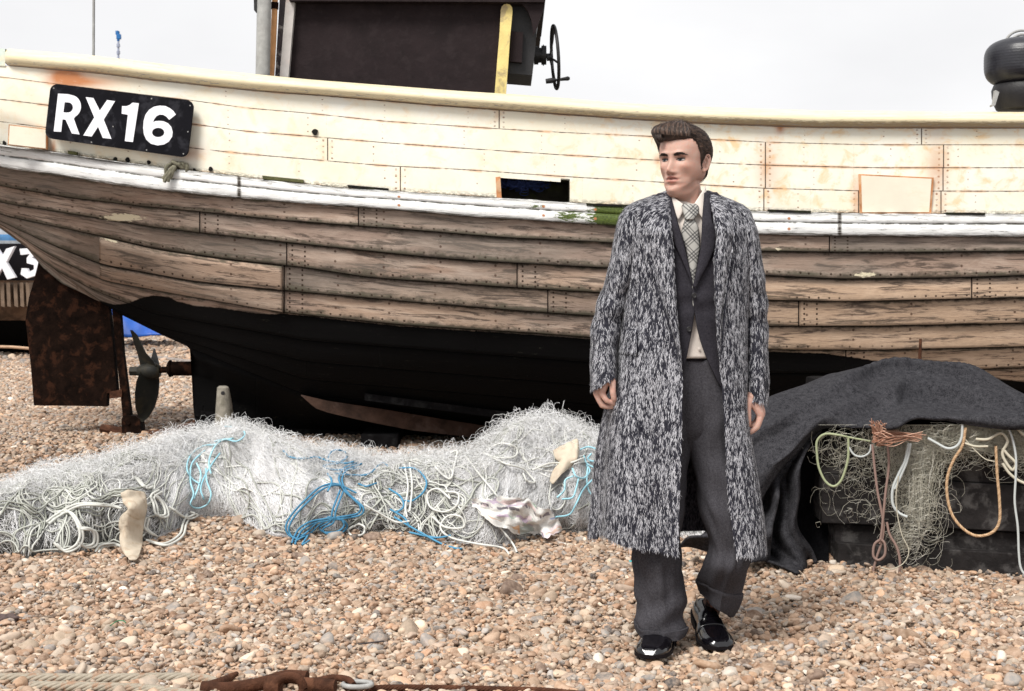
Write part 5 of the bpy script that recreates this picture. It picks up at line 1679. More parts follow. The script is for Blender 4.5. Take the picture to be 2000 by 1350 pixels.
def build_blanket():
    # rows run from the back foot over the crest to the front hem, columns left to right
    ctrl = [
        [(1478, 845, 7.0), (1560, 790, 7.15), (1640, 745, 7.25), (1735, 728, 7.35), (1830, 745, 7.35), (1930, 775, 7.3), (2060, 820, 7.2), (2200, 880, 7.1)],
        [(1484, 806, 6.78), (1560, 768, 6.95), (1640, 730, 7.05), (1738, 704, 7.12), (1822, 720, 7.12), (1930, 748, 7.05), (2060, 795, 6.95), (2200, 850, 6.9)],
        [(1488, 818, 6.68), (1560, 784, 6.80), (1640, 745, 6.88), (1738, 716, 7.0), (1830, 738, 6.98), (1930, 772, 6.92), (2060, 808, 6.82), (2200, 862, 6.8)],
        [(1492, 840, 6.60), (1560, 800, 6.72), (1645, 768, 6.78), (1745, 752, 6.80), (1840, 768, 6.80), (1940, 790, 6.76), (2060, 818, 6.70), (2200, 868, 6.7)],
        [(1494, 870, 6.54), (1555, 826, 6.60), (1640, 797, 6.60), (1745, 792, 6.60), (1840, 800, 6.60), (1940, 806, 6.60), (2060, 826, 6.56), (2200, 875, 6.6)],
        [(1496, 910, 6.50), (1552, 860, 6.53), (1628, 822, 6.48), (1740, 822, 6.36), (1840, 826, 6.30), (1940, 822, 6.25), (2060, 836, 6.2), (2200, 880, 6.2)],
        [(1497, 960, 6.46), (1548, 905, 6.50), (1604, 842, 6.50), (1735, 836, 6.30), (1840, 842, 6.23), (1940, 836, 6.17), (2060, 846, 6.1), (2200, 885, 6.1)],
    ]
    ctrl = [[(r[0][0] - 60, r[0][1] + 30 + 10 * i_, r[0][2] + .02)] + r for i_, r in enumerate(ctrl)]
    P, f, R_, C_ = patch_surf(ctrl, 12, 12, .025, 3.0, 23)
    # long soft folds
    pxx, pyy = PX(P.T)
    an_ = np.arctan2(pyy - 680, (pxx - 1740) * .6); rr_ = np.clip(np.hypot(pxx - 1740, (pyy - 690) * 1.5) / 160, 0, 1)
    vv_ = sstep(.22, .5, (np.arange(len(P)) // C_) / R_); rr_ = rr_ * vv_
    P[:, 1] -= .085 * rr_ * (.5 + .5 * np.cos(an_ * 8.5 + 1.5 * vnoise(pxx * .01, pyy * .01, 0, 6))) ** 3
    P[:, 2] += .022 * rr_ * (.5 + .5 * np.cos(an_ * 8.5 + .6)) ** 3
    u = np.arange(len(P)) % C_ / C_; v_ = np.arange(len(P)) // C_ / R_
    ph_ = v_ * 12 + u * 7 + 3.2 * vnoise(u * 3, v_ * 2, 0, 8)
    P[:, 2] += .060 * (1 - np.abs(np.sin(ph_ * .6))) ** 1.3 - .028 * sstep(.12, .3, v_) * sstep(1.0, .8, v_)
    P[:, 1] -= .045 * np.abs(np.sin(ph_ * .5)) * sstep(.12, .3, v_) * sstep(1.02, .9, v_)
    o1v, o1f = P, f
    # the side that hangs to the shingle behind the man
    ctrl2 = [
        [(1606, 842, 6.50), (1562, 868, 6.50), (1530, 885, 6.50), (1497, 905, 6.5), (1470, 940, 6.5), (1440, 985, 6.6)],
        [(1588, 862, 6.48), (1552, 900, 6.47), (1520, 930, 6.50), (1493, 950, 6.46), (1455, 985, 6.46), (1410, 1010, 6.5)],
        [(1564, 905, 6.46), (1542, 935, 6.46), (1518, 965, 6.46), (1492, 995, 6.50), (1440, 1015, 6.40), (1390, 1030, 6.45)],
        [(1562, 960, 6.46), (1540, 980, 6.47), (1512, 1005, 6.46), (1492, 1035, 6.42), (1430, 1040, 6.44), (1370, 1044, 6.4)],
        [(1556, 1020, 6.50), (1530, 1034, 6.48), (1504, 1050, 6.46), (1490, 1062, 6.46), (1420, 1056, 6.38), (1345, 1050, 6.42)],
        [(1585, 1070, 6.54), (1555, 1080, 6.50), (1520, 1086, 6.46), (1490, 1090, 6.42), (1420, 1078, 6.40), (1335, 1062, 6.46)],
        [(1600, 1108, 6.55), (1575, 1112, 6.44), (1540, 1108, 6.36), (1490, 1100, 6.34), (1415, 1088, 6.42), (1330, 1074, 6.50)]]
    P2, f2, R2, C2 = patch_surf(ctrl2, 12, 12, .03, 3.6, 27)
    u2 = (np.arange(len(P2)) % C2) / (C2 - 1); v2 = (np.arange(len(P2)) // C2) / (R2 - 1)
    pl_ = np.sin(u2 * 15 - v2 * 5 + 2 * vnoise(u2 * 2, v2 * 2, 0, 9))
    P2[:, 1] += (.075 * pl_ + .02 * np.sin(u2 * 37 + 4 * v2)) * sstep(.08, .3, v2) * sstep(0, .12, u2)
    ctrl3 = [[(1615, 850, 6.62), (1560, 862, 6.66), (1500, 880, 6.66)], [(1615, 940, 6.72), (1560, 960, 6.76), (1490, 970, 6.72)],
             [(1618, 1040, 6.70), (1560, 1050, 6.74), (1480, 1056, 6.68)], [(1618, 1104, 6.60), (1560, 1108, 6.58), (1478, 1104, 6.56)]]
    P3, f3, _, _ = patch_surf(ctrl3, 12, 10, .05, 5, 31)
    gap_shade = (P3, f3)  # near black sheet added to stand for the shade in the gap
    V = np.concatenate([P, P2]); Fa = np.concatenate([f, f2[:, ::-1] + len(P)])
    g = ground_z(V[:, 0], V[:, 1]) + .012
    V[:, 2] = np.maximum(V[:, 2], g)
    o = mk("blanket", V, Fa, MT['blanket'], None); solid(o, .012)
    mk("lining", gap_shade[0], gap_shade[1], wool_mat("black_wool", (0.002, 0.002, 0.0025), (0.007, 0.007, 0.008), 200, .5, 0), o, True, label="near black underside of the blanket in the gap")
    tag(o, "dark grey wool blanket thrown over the crate and trailing on the shingle", "blanket")
    # what props the blanket up: a bin behind the crate
    E = empty("fish_bin", ((1745 - 1000) * 7.2 / F, 7.25, float(ground_z(2, 7.25))), "dark covered bin holding up the peak of the grey blanket", "bin")
    mb = MB()
    c = np.array([(1760 - 1000) * 7.3 / F, 7.35, .42]); mb.box(c, (.9, .34, .78), bev=.03)
    mb.build("bin_body", MT['tar'], E, False)
    # rusty bar sticking up behind
    mb = MB(); a = W(1798, 662, 7.85); mb.tube([W(1795, 980, 7.85), W(1796, 712, 7.85), a], [.011, .011, .008], 7)
    o = mb.build("iron_bar", MT['rust'], None, True)
    tag(o, "thin upright rusty bar behind the peak of the blanket", "bar")


build_blanket()


def build_crate_net():
    fine = fibre_mat("olive_twine", [(0, (0.26, 0.25, 0.19)), (.5, (0.54, 0.52, 0.43)), (1, (0.76, 0.74, 0.66))])
    gl = np.array([(1800 - 1000) * 6.3 / F, 6.35, .6])
    E = empty("trawl_net", gl, "pale green net and ropes hanging over the front of the black crate", "fishing net")
    S = Strands()
    def d(px): return 6.54 - (px - 1600) * .00075 - .03
    # masses: clouds of thin loops; (cx, cy, sx, sy, n)
    for cx, cy, sx, sy, n in ((1745, 870, 40, 22, 320), (1790, 925, 30, 50, 430), (1792, 1000, 24, 44, 340), (1800, 880, 40, 18, 380), (1850, 850, 45, 12, 380), (1930, 850, 45, 16, 480),
                              (1985, 855, 35, 24, 800), (2060, 870, 50, 25, 500), (1700, 940, 40, 40, 110), (1650, 880, 35, 22, 110), (1640, 940, 25, 50, 45), (1770, 1050, 10, 14, 120), (1880, 845, 60, 8, 250), (1790, 890, 26, 30, 300)):
        for i in range(int(n * .62)):
            x = cx + rng.normal(0, sx); y = cy + rng.normal(0, sy)
            y = max(y, 832 + 3 * rng.random())
            x = max(x, 1592)
            r = abs(rng.normal(0, 13)) + 4
            k = 9
            th = np.linspace(0, rng.uniform(2, 6), k) + rng.random() * 6.28
            el = rng.uniform(.4, 1.6)
            xx = x + r * np.cos(th) + rng.normal(0, 1.0, k); yy = y + r * el * np.sin(th) + rng.normal(0, 1.0, k)
            yy = np.maximum(yy, 830)
            dep = d(x) - rng.uniform(0, .05) * (1 if y > 870 else 1.6)
            P = np.stack(W(xx, yy, dep + .02 * np.sin(th)), -1)
            S.add(P, rng.uniform(.0004, .0008), np.clip(rng.normal(.62, .25) + (.2 if abs(x - 1795) < 20 else 0), 0, 1))
    # straight drooping threads
    for i in range(110):
        x = rng.normal(1790, 32); y0 = rng.uniform(850, 900); y1 = y0 + rng.uniform(40, 170)
        P = np.stack(W(np.linspace(x, x * .7 + 1795 * .3, 8) + rng.normal(0, 2, 8), np.linspace(y0, min(y1, 1072), 8), d(x) - rng.uniform(0, .06)), -1)
        S.add(P, .0009, np.clip(rng.normal(.6, .25), 0, 1))
    for i in range(220):
        x = rng.uniform(1840, 2100); y = rng.uniform(832, 880)
        P = catmull([W(x - 40 + 20 * rng.random(), y - 8, d(x) - .03), W(x, y + rng.normal(2, 5), d(x) - .06), W(x + 45, y + 14 * rng.random(), d(x) - .03)], 4)
        S.add(P, .0011, np.clip(rng.normal(.6, .25), 0, 1))
    S.build("net_mesh", fine, E)
    def rope(pts, r, mat, nm, off=.0, twist=False, lab=None):
        r = r * .78
        q = catmull(pts, 8)
        P = np.stack(W(q[:, 0], q[:, 1], d(q[:, 0]) - .045 - off), -1)
        S = Strands()
        if twist:
            T, N, B_ = frames(P)
            L = np.concatenate([[0], np.cumsum(np.linalg.norm(np.diff(P, axis=0), axis=1))])
            P3 = np.stack([np.interp(np.linspace(0, L[-1], int(L[-1] / .004)), L, P[:, k]) for k in range(3)], -1)
            T, N, B_ = frames(P3); l = np.linspace(0, L[-1], len(P3))
            for k in range(3):
                ph = l / .03 * 6.283 + k * 2.094
                S.add(P3 + r * .5 * (np.cos(ph)[:, None] * N + np.sin(ph)[:, None] * B_), r * .58, .3 + .25 * k, 5)
        else:
            S.add(P, r, .6, 7)
        return S.build(nm, mat, E, lab)
    lime = fibre_mat("lime_rope", [(0, (0.18, 0.20, 0.10)), (1, (0.42, 0.46, 0.30))])
    pinkb = fibre_mat("brown_rope", [(0, (0.16, 0.10, 0.08)), (1, (0.32, 0.22, 0.19))])
    grey = fibre_mat("grey_rope", [(0, (0.30, 0.32, 0.32)), (1, (0.58, 0.61, 0.60))])
    tan = fibre_mat("tan_rope", [(0, (0.34, 0.20, 0.10)), (1, (0.62, 0.44, 0.28))])
    cream = fibre_mat("cream_rope", [(0, (0.36, 0.33, 0.25)), (1, (0.58, 0.54, 0.44))])
    orange = fibre_mat("frayed_orange", [(0, (0.34, 0.15, 0.09)), (1, (0.62, 0.40, 0.30))])
    rope([(1640, 850), (1612, 848), (1596, 862), (1596, 890), (1600, 915), (1612, 940), (1628, 950), (1642, 940), (1652, 915), (1657, 890), (1657, 855)], .0075, lime, "lime_rope", .02)
    rope([(1640, 850), (1662, 855), (1700, 862)], .006, lime, "lime_rope", .02)
    rope([(1656, 870), (1668, 888), (1684, 892), (1698, 884), (1702, 868)], .006, grey, "grey_rope", .02)
    rope([(1704, 868), (1708, 910), (1714, 960), (1722, 1000), (1726, 1030), (1722, 1060), (1712, 1090), (1706, 1120), (1716, 1136), (1742, 1138), (1754, 1126), (1758, 1100), (1752, 1070), (1738, 1045), (1732, 1020)], .0075, pinkb, "brown_rope", .04)
    rope([(1734, 870), (1736, 910), (1730, 960), (1726, 1000), (1722, 1040), (1718, 1062)], .0075, pinkb, "brown_rope", .045)
    rope([(1722, 1052), (1708, 1064), (1706, 1086), (1716, 1094), (1728, 1084), (1728, 1062), (1718, 1052)], .0075, pinkb, "brown_rope", .05)
    rope([(1775, 866), (1768, 900), (1756, 925), (1744, 955), (1744, 985), (1756, 1002), (1772, 1010)], .0085, grey, "grey_rope", .05)
    rope([(1779, 866), (1772, 900), (1762, 925), (1748, 955)], .007, grey, "grey_rope", .052)
    rope([(1886, 836), (1880, 870), (1862, 900), (1850, 935), (1851, 975), (1862, 1010), (1885, 1036), (1910, 1047), (1938, 1040), (1952, 1018), (1952, 975), (1948, 930), (1945, 872)], .0085, tan, "tan_rope", .05, True, "tan twisted rope hanging in a long loop")
    rope([(1812, 856), (1830, 866), (1850, 876), (1868, 872), (1878, 856), (1880, 828)], .008, grey, "grey_rope", .05)
    rope([(1885, 866), (1905, 872), (1930, 872)], .007, cream, "cream_rope", .05)
    rope([(1906, 858), (1930, 858), (1955, 846), (1968, 862), (1958, 885), (1966, 905), (1978, 918), (1984, 905), (1970, 890), (1958, 876)], .0085, cream, "cream_rope", .06)
    rope([(1960, 820), (1975, 850), (1984, 890), (1984, 930), (1982, 980), (1988, 1030), (1990, 1080), (1994, 1110), (2006, 1128)], .0065, grey, "grey_rope", .065)
    rope([(1975, 822), (1995, 845), (2020, 862), (2060, 875)], .009, cream, "cream_rope", .06)
    rope([(1958, 905), (1972, 925), (1992, 940), (2020, 950)], .008, cream, "cream_rope", .06)
    rope([(1885, 858), (1905, 880), (1925, 897), (1946, 902)], .003, cream, "thin_cord", .05)
    rope([(1755, 930), (1750, 980), (1760, 1040), (1775, 1075), (1765, 1100), (1740, 1112), (1720, 1108)], .003, cream, "thin_cord", .06)
    S = Strands()
    for i in range(70):
        x0 = rng.uniform(1702, 1722); y0 = rng.uniform(838, 872); x1 = x0 + rng.uniform(15, 90)
        P = catmull([W(x0, y0, d(x0) - .17), W((x0 + x1) / 2, y0 * .6 + 852 * .4 + rng.normal(0, 4), d(x0) - .18 - .02 * rng.random()), W(x1, 852 + rng.normal(0, 5), d(x1) - .15)], 4)
        S.add(P, .0022, rng.random())
    for i in range(26):
        x0 = rng.uniform(1706, 1725)
        P = catmull([W(x0, 850, d(x0) - .17), W(x0 - 2 + rng.normal(0, 5), 836, d(x0) - .18), W(x0 + rng.normal(-4, 8), 826 + rng.normal(0, 4), d(x0) - .19)], 4)
        S.add(P, .002, rng.random())
    S.build("frayed_end", orange, E, "frayed orange rope end")


build_crate_net()


# ------------------------------------------------------------------ far things on the left
def build_far():
    yc = 20.6
    # second boat
    def G(x): return float(ground_z((x - 1000) * yc / F, yc))
    E = empty("fishing_boat", ((-300 - 1000) * yc / F, yc, G(-300)), "second boat behind the rudder with a black board lettered in white, ending X 3", "boat", "beached boats")
    boat['group'] = "beached boats"
    xs = np.linspace(-900, 118, 70)
    hb = np.interp(xs, np.linspace(-900, 118, 70), smooth(itp(xs, [(-900, .1), (-700, 1.0), (-400, 1.5), (-100, 1.5), (40, 1.15), (100, .7), (118, .45)]), 5))
    lev = [(440, 1.0), (458, 1.0), (470, 1.0), (476, .99), (548, .96), (552, .94), (590, .86), (626, .7), (660, .45), (688, .12)]
    mats = [simple("far_grey_paint", (0.42, 0.46, 0.50), .6), simple("far_blue_stripe", (0.10, 0.26, 0.50), .6), simple("far_black_board", (0.008, 0.007, 0.012), .6),
            simple("far_brown_hull", (0.17, 0.11, 0.075), .85, .1, .4, 3, .3, dirt=(0.06, 0.045, 0.035), dscale=2.5, damt=.8), simple("far_black_hull", (0.004, 0.004, 0.004), .9, .05)]
    rows = []
    for y, g in lev:
        d = yc - hb * g
        rows.append(np.stack([(xs - 1000) * d / F, d, H - (y + 10 * ((xs + 300) / 600) ** 2 * 0 - HOR) * d / F], -1))
    v = np.concatenate(rows); v2 = v.copy(); v2[:, 1] = 2 * yc - v2[:, 1]
    nc = len(xs); f = grid_faces(len(lev), nc, flip=True)
    mi = np.repeat([0, 1, 0, 2, 3, 3, 3, 4, 4], nc - 1)
    tr = []
    n = len(v)
    for r in range(len(lev) - 1):
        a = r * nc + nc - 1; tr.append([a, a + n, a + nc + n, a + nc])
    fa = np.concatenate([f, f[:, ::-1] + n, np.array(tr)])
    hull = mk("hull", np.concatenate([v, v2]), fa, parent=E, smooth_=False, mats=mats, mi=np.concatenate([mi, mi, [0, 1, 0, 2, 3, 3, 3, 4, 4]]))
    mb = MB()
    mb.add(np.concatenate([rows[1] + [0, .0, 0], rows[1] * [1, -1, 1] + [0, 2 * yc, 0]]), grid_faces(2, nc))
    mb.build("deck", MT['deck'], E, False)
    # ribs
    for x in (0, 12, 26, 38, 50):
        d0 = yc - 1.2
        mb = MB(); mb.prism([(x, 552), (x + 7, 552), (x + 9, 600), (x + 2, 598)], yc - 1.42, yc - 1.0)
        mb.build("rubbing_batten", simple("far_batten_%d" % x, (0.17, 0.12, 0.085), .85) if x == 0 else bpy.data.materials["far_batten_0"], E, False)
    mb = MB(); mb.tube([W(-60, 676, yc - 1.5), W(24, 678, yc - 1.5), W(60, 681, yc - 1.5)], .02, 8); o = mb.build("wooden_pole", simple("pale_pole", (0.45, 0.3, 0.2), .8), None, True)
    tag(o, "thin pale wooden pole lying against the dark bottom of the second boat", "pole")
    # letters X 3, hand painted
    dd = yc - 1.50
    def stroke(polys, nm):
        mb = MB()
        for p in polys: mb.prism(p, dd - .02, dd + .06)
        mb.build(nm, MT['letter'], E, False)
    stroke([[(12, 486), (28, 481), (12, 512), (30, 542), (14, 546), (4, 524), (-10, 545), (-26, 543), (-4, 512), (-20, 486), (-6, 484), (4, 500)]], "letter")
    stroke([[(38, 486), (72, 484), (74, 494), (62, 503), (76, 512), (80, 524), (70, 538), (52, 544), (40, 536), (42, 524), (52, 524), (56, 532), (66, 526), (66, 518), (52, 514), (52, 504), (58, 496), (40, 498)]], "letter")
    # blue tarpaulin over gear
    ctrl = [[(190, 655, 22.6), (230, 655, 22.6), (280, 655, 22.6), (320, 655, 22.6), (350, 657, 22.6)],
            [(196, 616, 22.9), (230, 604, 22.9), (270, 612, 22.9), (310, 632, 22.9), (345, 650, 22.9)],
            [(200, 590, 23.2), (230, 585, 23.3), (270, 596, 23.3), (310, 620, 23.2), (340, 645, 23.2)],
            [(200, 600, 23.8), (230, 596, 23.9), (270, 606, 23.9), (310, 628, 23.8), (340, 648, 23.8)],
            [(196, 648, 24.3), (230, 648, 24.3), (270, 650, 24.3), (310, 650, 24.3), (345, 650, 24.3)]]
    P, f, a, b = patch_surf(ctrl, 8, 8, .08, 2, 44)
    P[:, 2] = np.maximum(P[:, 2], ground_z(P[:, 0], P[:, 1]) - .02)
    o = mk("tarpaulin", P, f, simple("blue_tarp", (0.015, 0.11, 0.50), .45, .4, .25, 2, .3, dirt=(0.02, 0.03, 0.25), dscale=2, damt=.6), None)
    solid(o, .02)
    tag(o, "bright blue tarpaulin over gear seen between rudder and propeller", "tarpaulin")
    mb = MB(); c = W(214, 632, 22.3); mb.tube([c + [0, 0, -.14], c + [0, 0, .13]], .10, 14)
    o = mb.build("plastic_drum", simple("cream_plastic", (0.6, 0.55, 0.47), .5), None, True)
    tag(o, "small cream plastic drum in front of the blue tarpaulin", "drum")
    # faint old rope across the shingle
    S = Strands()
    q = catmull([(236, 696), (290, 695), (340, 699), (380, 703), (460, 706)], 8)
    P = np.array([W(x, y, (H - .34) * F / (y - HOR)) for x, y in q]); P[:, 2] = ground_z(P[:, 0], P[:, 1]) + .03
    S.add(P, .03, .5, 6)
    o = S.build("hauling_rope", simple("grey_haul_rope", (0.25, 0.22, 0.2), .9), None)
    tag(o, "grey hauling rope lying across the far shingle behind the propeller", "rope")
    # far mast with a blue head
    d = 60.0
    E = empty("signal_mast", ((231 - 1000) * d / F, d, float(ground_z(-16, d))), "distant banded mast with a blue lamp head above the cream rail", "mast")
    mb = MB(); mb.tube([W(231, 560, d), W(231, 80, d)], .045, 8)
    for k in range(7): mb.tube([W(231, 86 + k * 14, d), W(231, 92 + k * 14, d)], .075, 8)
    mb.build("mast_pole", simple("mast_grey", (0.3, 0.33, 0.42), .6), E, True)
    mb = MB(); mb.box(W(229, 64, d), (.13, .13, .16), bev=.02); mb.box(W(232, 72, d), (.18, .15, .2), bev=.02); mb.tube([W(231, 62, d), W(231, 80, d)], .06, 8)
    mb.build("lamp_head", simple("mast_blue", (0.02, 0.13, 0.35), .5), E, False)


build_far()


def build_fender():
    d = 8.75
    c = W(1998, 120, d)
    E = empty("rubber_fender", (c[0], c[1], W(0, 216, d)[2]), "fat ribbed black rubber fender with a steel loop, standing on the cream rail", "fender")
    zs = np.linspace(172, 74, 60)
    r0 = 73 * d / F
    prof = []
    for y in zs:
        t = (y - 123) / 49.0
        rr = r0 * (1 - abs(t) ** 3.2) ** (1 / 2.6) + .0005 * math.sin(y * 1.15)
        prof.append((H - (y - HOR) * d / F, max(rr, .02)))
    def lathe(prof, n=48, squash=1.0):
        v = []
        for z, r in prof:
            for k in range(n):
                a = 2 * math.pi * k / n
                v.append((c[0] + r * math.cos(a), c[1] + r * math.sin(a) * squash, z))
        f = [list(q) for q in grid_faces(len(prof), n, wrap=True)]
        f += [list(range(n))[::-1], list(range(len(v) - n, len(v)))]
        return np.array(v), f
    mb = MB(); mb.add(*lathe(prof)); mb.build("bag", simple("black_rubber", (0.013, 0.013, 0.018), .38, .5, .3, 8, .15, dirt=(0.06, 0.06, 0.07), dscale=5, damt=.4), E, True)
    pr2 = [(H - (y - HOR) * d / F, r * d / F) for y, r in ((217, 44), (214, 50), (205, 54), (190, 58), (176, 59), (166, 55), (160, 40))]
    mb = MB(); mb.add(*lathe(pr2)); mb.build("base_block", MT['black'], E, True)
    mb = MB(); mb.prism([(1945, 176), (1952, 180), (1944, 206), (1938, 208), (1937, 205), (1941, 203)], d - .2, d - .16)
    mb.build("side_foot", MT['greypipe'], E, False)
    for dx, r in ((0, 34), (0, 24)):
        mb = MB()
        P = [W(1998 + r * math.cos(a), 80 - r * .78 * math.sin(a) + 6, d - .02) for a in np.linspace(0, math.pi, 20)]
        mb.tube(P, .0085, 10); mb.build("steel_loop", MT['greypipe'], E, True)
build_fender()


# ------------------------------------------------------------------ cable and shackle along the bottom edge
def build_cable():
    def gp(px, py, h=.02):
        d = H * F / (py - HOR)
        for _ in range(4): d = (H - h - float(ground_z((px - 1000) * d / F, d))) * F / (py - HOR)
        return W(px, py, d)
    E = empty("hauling_cable", gp(300, 1345, 0), "thick pale twisted cable doubled back through a rusty shackle at the bottom edge", "cable")
    wire = simple("galvanised_wire", (0.31, 0.27, 0.21), .6, .4, .15, 60, .3, dirt=(0.30, 0.15, 0.08), dscale=22, damt=.7)
    def twisted(P, r, lay, mat, nm, par, strands=6):
        P = catmull(P, 10)
        L = np.concatenate([[0], np.cumsum(np.linalg.norm(np.diff(P, axis=0), axis=1))])
        P3 = np.stack([np.interp(np.linspace(0, L[-1], int(L[-1] / .006)), L, P[:, k]) for k in range(3)], -1)
        T, N, B_ = frames(P3); l = np.linspace(0, L[-1], len(P3))
        S = Strands()
        for k in range(strands):
            ph = -l / lay * 6.283 + k * 6.283 / strands
            S.add(P3 + r * .62 * (np.cos(ph)[:, None] * N + np.sin(ph)[:, None] * B_), r * .44, .5, 7)
        return S.build(nm, mat, par)
    twisted([gp(-160, 1328), gp(0, 1325), (gp(200, 1326)), gp(330, 1324), gp(390, 1326), gp(420, 1335), gp(426, 1352), gp(400, 1366)], .0165, .16, wire, "upper_lay", E)
    twisted([gp(60, 1341), gp(150, 1342), gp(280, 1347), gp(400, 1362), gp(480, 1378)], .0165, .16, wire, "lower_lay", E)
    E2 = empty("shackle", gp(560, 1345, 0), "big rusty iron shackle and pin joining the two cables", "shackle")
    mb = MB()
    mb.tube(catmull([gp(395, 1344, .03), gp(440, 1346, .03), gp(500, 1338, .035), gp(530, 1330, .04), gp(560, 1322, .04), gp(600, 1324, .04)], 6), [.022] * 31, 12)
    mb.tube([gp(404, 1344, .03), gp(430, 1335, .035), gp(462, 1316, .03)], [.02, .018, .008], 10)
    mb.build("bow", MT['rust'], E2, True)
    mb = MB(); c = gp(566, 1342, .05)
    ring = [c + np.array([.042 * math.cos(a), -.01, .036 * math.sin(a)]) for a in np.linspace(0, 6.283, 25)]
    mb.tube(ring, .014, 10, cap=False); mb.build("eye", MT['rust'], E2, True)
    mb = MB(); mb.tube([gp(585, 1340, .04), gp(620, 1340, .04), gp(655, 1342, .04)], [.026, .026, .022], 14); mb.tube([gp(520, 1340, .05), gp(548, 1341, .05)], .034, 10)
    mb.build("pin", MT['rust'], E2, True)
    mb = MB(); mb.tube(catmull([gp(620, 1330, .04), gp(650, 1324, .05), gp(680, 1328, .05), gp(690, 1338, .04)], 6), .011, 10); mb.build("link", MT['rust'], E2, True)
    E3 = empty("steel_cable", gp(900, 1350, 0), "thin rust red wire cable running right from the shackle with a steel thimble", "cable")
    twisted([gp(672, 1350), gp(760, 1344), gp(860, 1345), gp(960, 1347), gp(1060, 1350), gp(1150, 1358), gp(1300, 1372)], .011, .08, MT['rust'], "wire_lay", E3)
    mb = MB(); c = gp(698, 1342, .03)
    mb.tube([c + np.array([.045 * math.cos(a), -.03 * math.sin(a), .008]) for a in np.linspace(0, 6.283, 25)], .008, 10, cap=False); mb.build("thimble", MT['greypipe'], E3, True)
    # leaf of driftwood on the left, a bottle top, scraps
    def lump(nm, px, py, sx, sy, sz, col, lab, cat, seed=1, dirt=None):
        bm = bmesh.new(); bmesh.ops.create_icosphere(bm, subdivisions=4, radius=1)
        v = np.array([q.co[:] for q in bm.verts]); f = [[q.index for q in p.verts] for p in bm.faces]; bm.free()
        n = vnoise(v[:, 0] * 1.6 + seed, v[:, 1] * 1.6, v[:, 2] * 1.6, seed, 3)
        v = v * (1 + .55 * n)[:, None] * [sx, sy, sz]
        p = gp(px, py, sz * .5)
        o = mk(nm, v + p, f, simple("mat_" + nm + str(seed), col, .8, .2, .4, 20, .5, dirt=dirt, dscale=12, damt=.7), None)
        tag(o, lab, cat)
    lump("driftwood", 14, 1212, .062, .03, .024, (0.09, 0.065, 0.06), "dark ragged lump of driftwood on the shingle at the left edge", "driftwood", 4, (0.02, 0.015, 0.012))
    lump("driftwood", 45, 1217, .022, .02, .016, (0.20, 0.10, 0.05), "small orange brown chip of driftwood beside the dark lump", "driftwood", 5)
    lump("bottle_cap", 370, 1130, .013, .012, .008, (0.02, 0.05, 0.35), "small bright blue plastic cap on the shingle", "bottle cap", 6)
    lump("plastic_scrap", 404, 1168, .010, .009, .006, (0.12, 0.22, 0.13), "tiny dull green plastic scrap on the shingle", "scrap", 7)
    lump("plastic_scrap", 1232, 1098, .014, .012, .008, (0.05, 0.38, 0.42), "tiny turquoise plastic scrap beside the left trouser leg", "scrap", 8)
    def twig(pts, r, col, lab, nm="twig", cat="twig"):
        S = Strands(); P = catmull([gp(x, y, .02) for x, y in pts], 6); P[:, 2] += .012
        S.add(P, r, .5, 6)
        o = S.build(nm, simple("m_" + nm + str(int(pts[0][0])), col, .8), None); tag(o, lab, cat)
    twig([(700, 1265), (725, 1262), (750, 1259)], .003, (0.06, 0.05, 0.05), "thin black twig on the shingle above the shackle")
    twig([(215, 1229), (228, 1220), (240, 1219), (246, 1223)], .002, (0.05, 0.2, 0.1), "short green string on the open shingle", "string", "string")
    twig([(55, 1212), (80, 1210), (105, 1212)], .002, (0.2, 0.15, 0.12), "thin dry stalk beside the driftwood")
    twig([(440, 1006), (480, 998), (510, 992)], .004, (0.35, 0.2, 0.12), "thin brown cane sticking out from under the white net mound", "cane", "cane")
build_cable()

# ------------------------------------------------------------------ the man
from mathutils.bvhtree import BVHTree
from mathutils.kdtree import KDTree

MT['skin'] = None
PSI = R(35)
HEAD_O = W(1335, 310, 4.97) + np.array([0, 0, -.0125])


def head_world(s, f, u):
    s, f, u = np.broadcast_arrays(np.asarray(s, float), np.asarray(f, float), np.asarray(u, float))
    # small backward tilt
    a = R(-2.0)
    f2 = f * math.cos(a) - u * math.sin(a) * 0.0; u2 = u + f * math.sin(-a) * .6
    return np.stack([HEAD_O[0] + s * math.cos(PSI) - f2 * math.sin(PSI), HEAD_O[1] - s * math.sin(PSI) - f2 * math.cos(PSI), HEAD_O[2] + u2], -1)


def sp(x, pts):
    """smooth interpolation through control points"""
    a = np.array(pts, float)
    q = catmull(a, 12)
    return np.interp(x, q[:, 0], q[:, 1]) if a[0, 0] < a[-1, 0] else np.interp(x, q[::-1, 0], q[::-1, 1])


HF = [(-.30, .045), (-.2, .036), (-.16, .030), (-.142, .034), (-.134, .048), (-.128, .070), (-.121, .083), (-.108, .090), (-.098, .0905), (-.088, .086), (-.075, .088), (-.06, .089), (-.045, .088), (-.02, .088),
      (.0, .087), (.018, .0915), (.03, .0935), (.05, .091), (.075, .082), (.095, .064), (.11, .036), (.118, .004)]
HBK = [(-.30, .085), (-.2, .076), (-.12, .070), (-.08, .072), (-.06, .080), (-.03, .093), (0, .099), (.03, .101), (.06, .096), (.09, .078), (.11, .044), (.118, .004)]
HW_ = [(-.30, .080), (-.2, .061), (-.16, .0575), (-.142, .0555), (-.13, .0525), (-.12, .0485), (-.108, .050), (-.095, .0565), (-.08, .0615), (-.06, .066), (-.03, .0705), (0, .0725), (.03, .0745), (.06, .071), (.09, .056), (.11, .031), (.118, .004)]


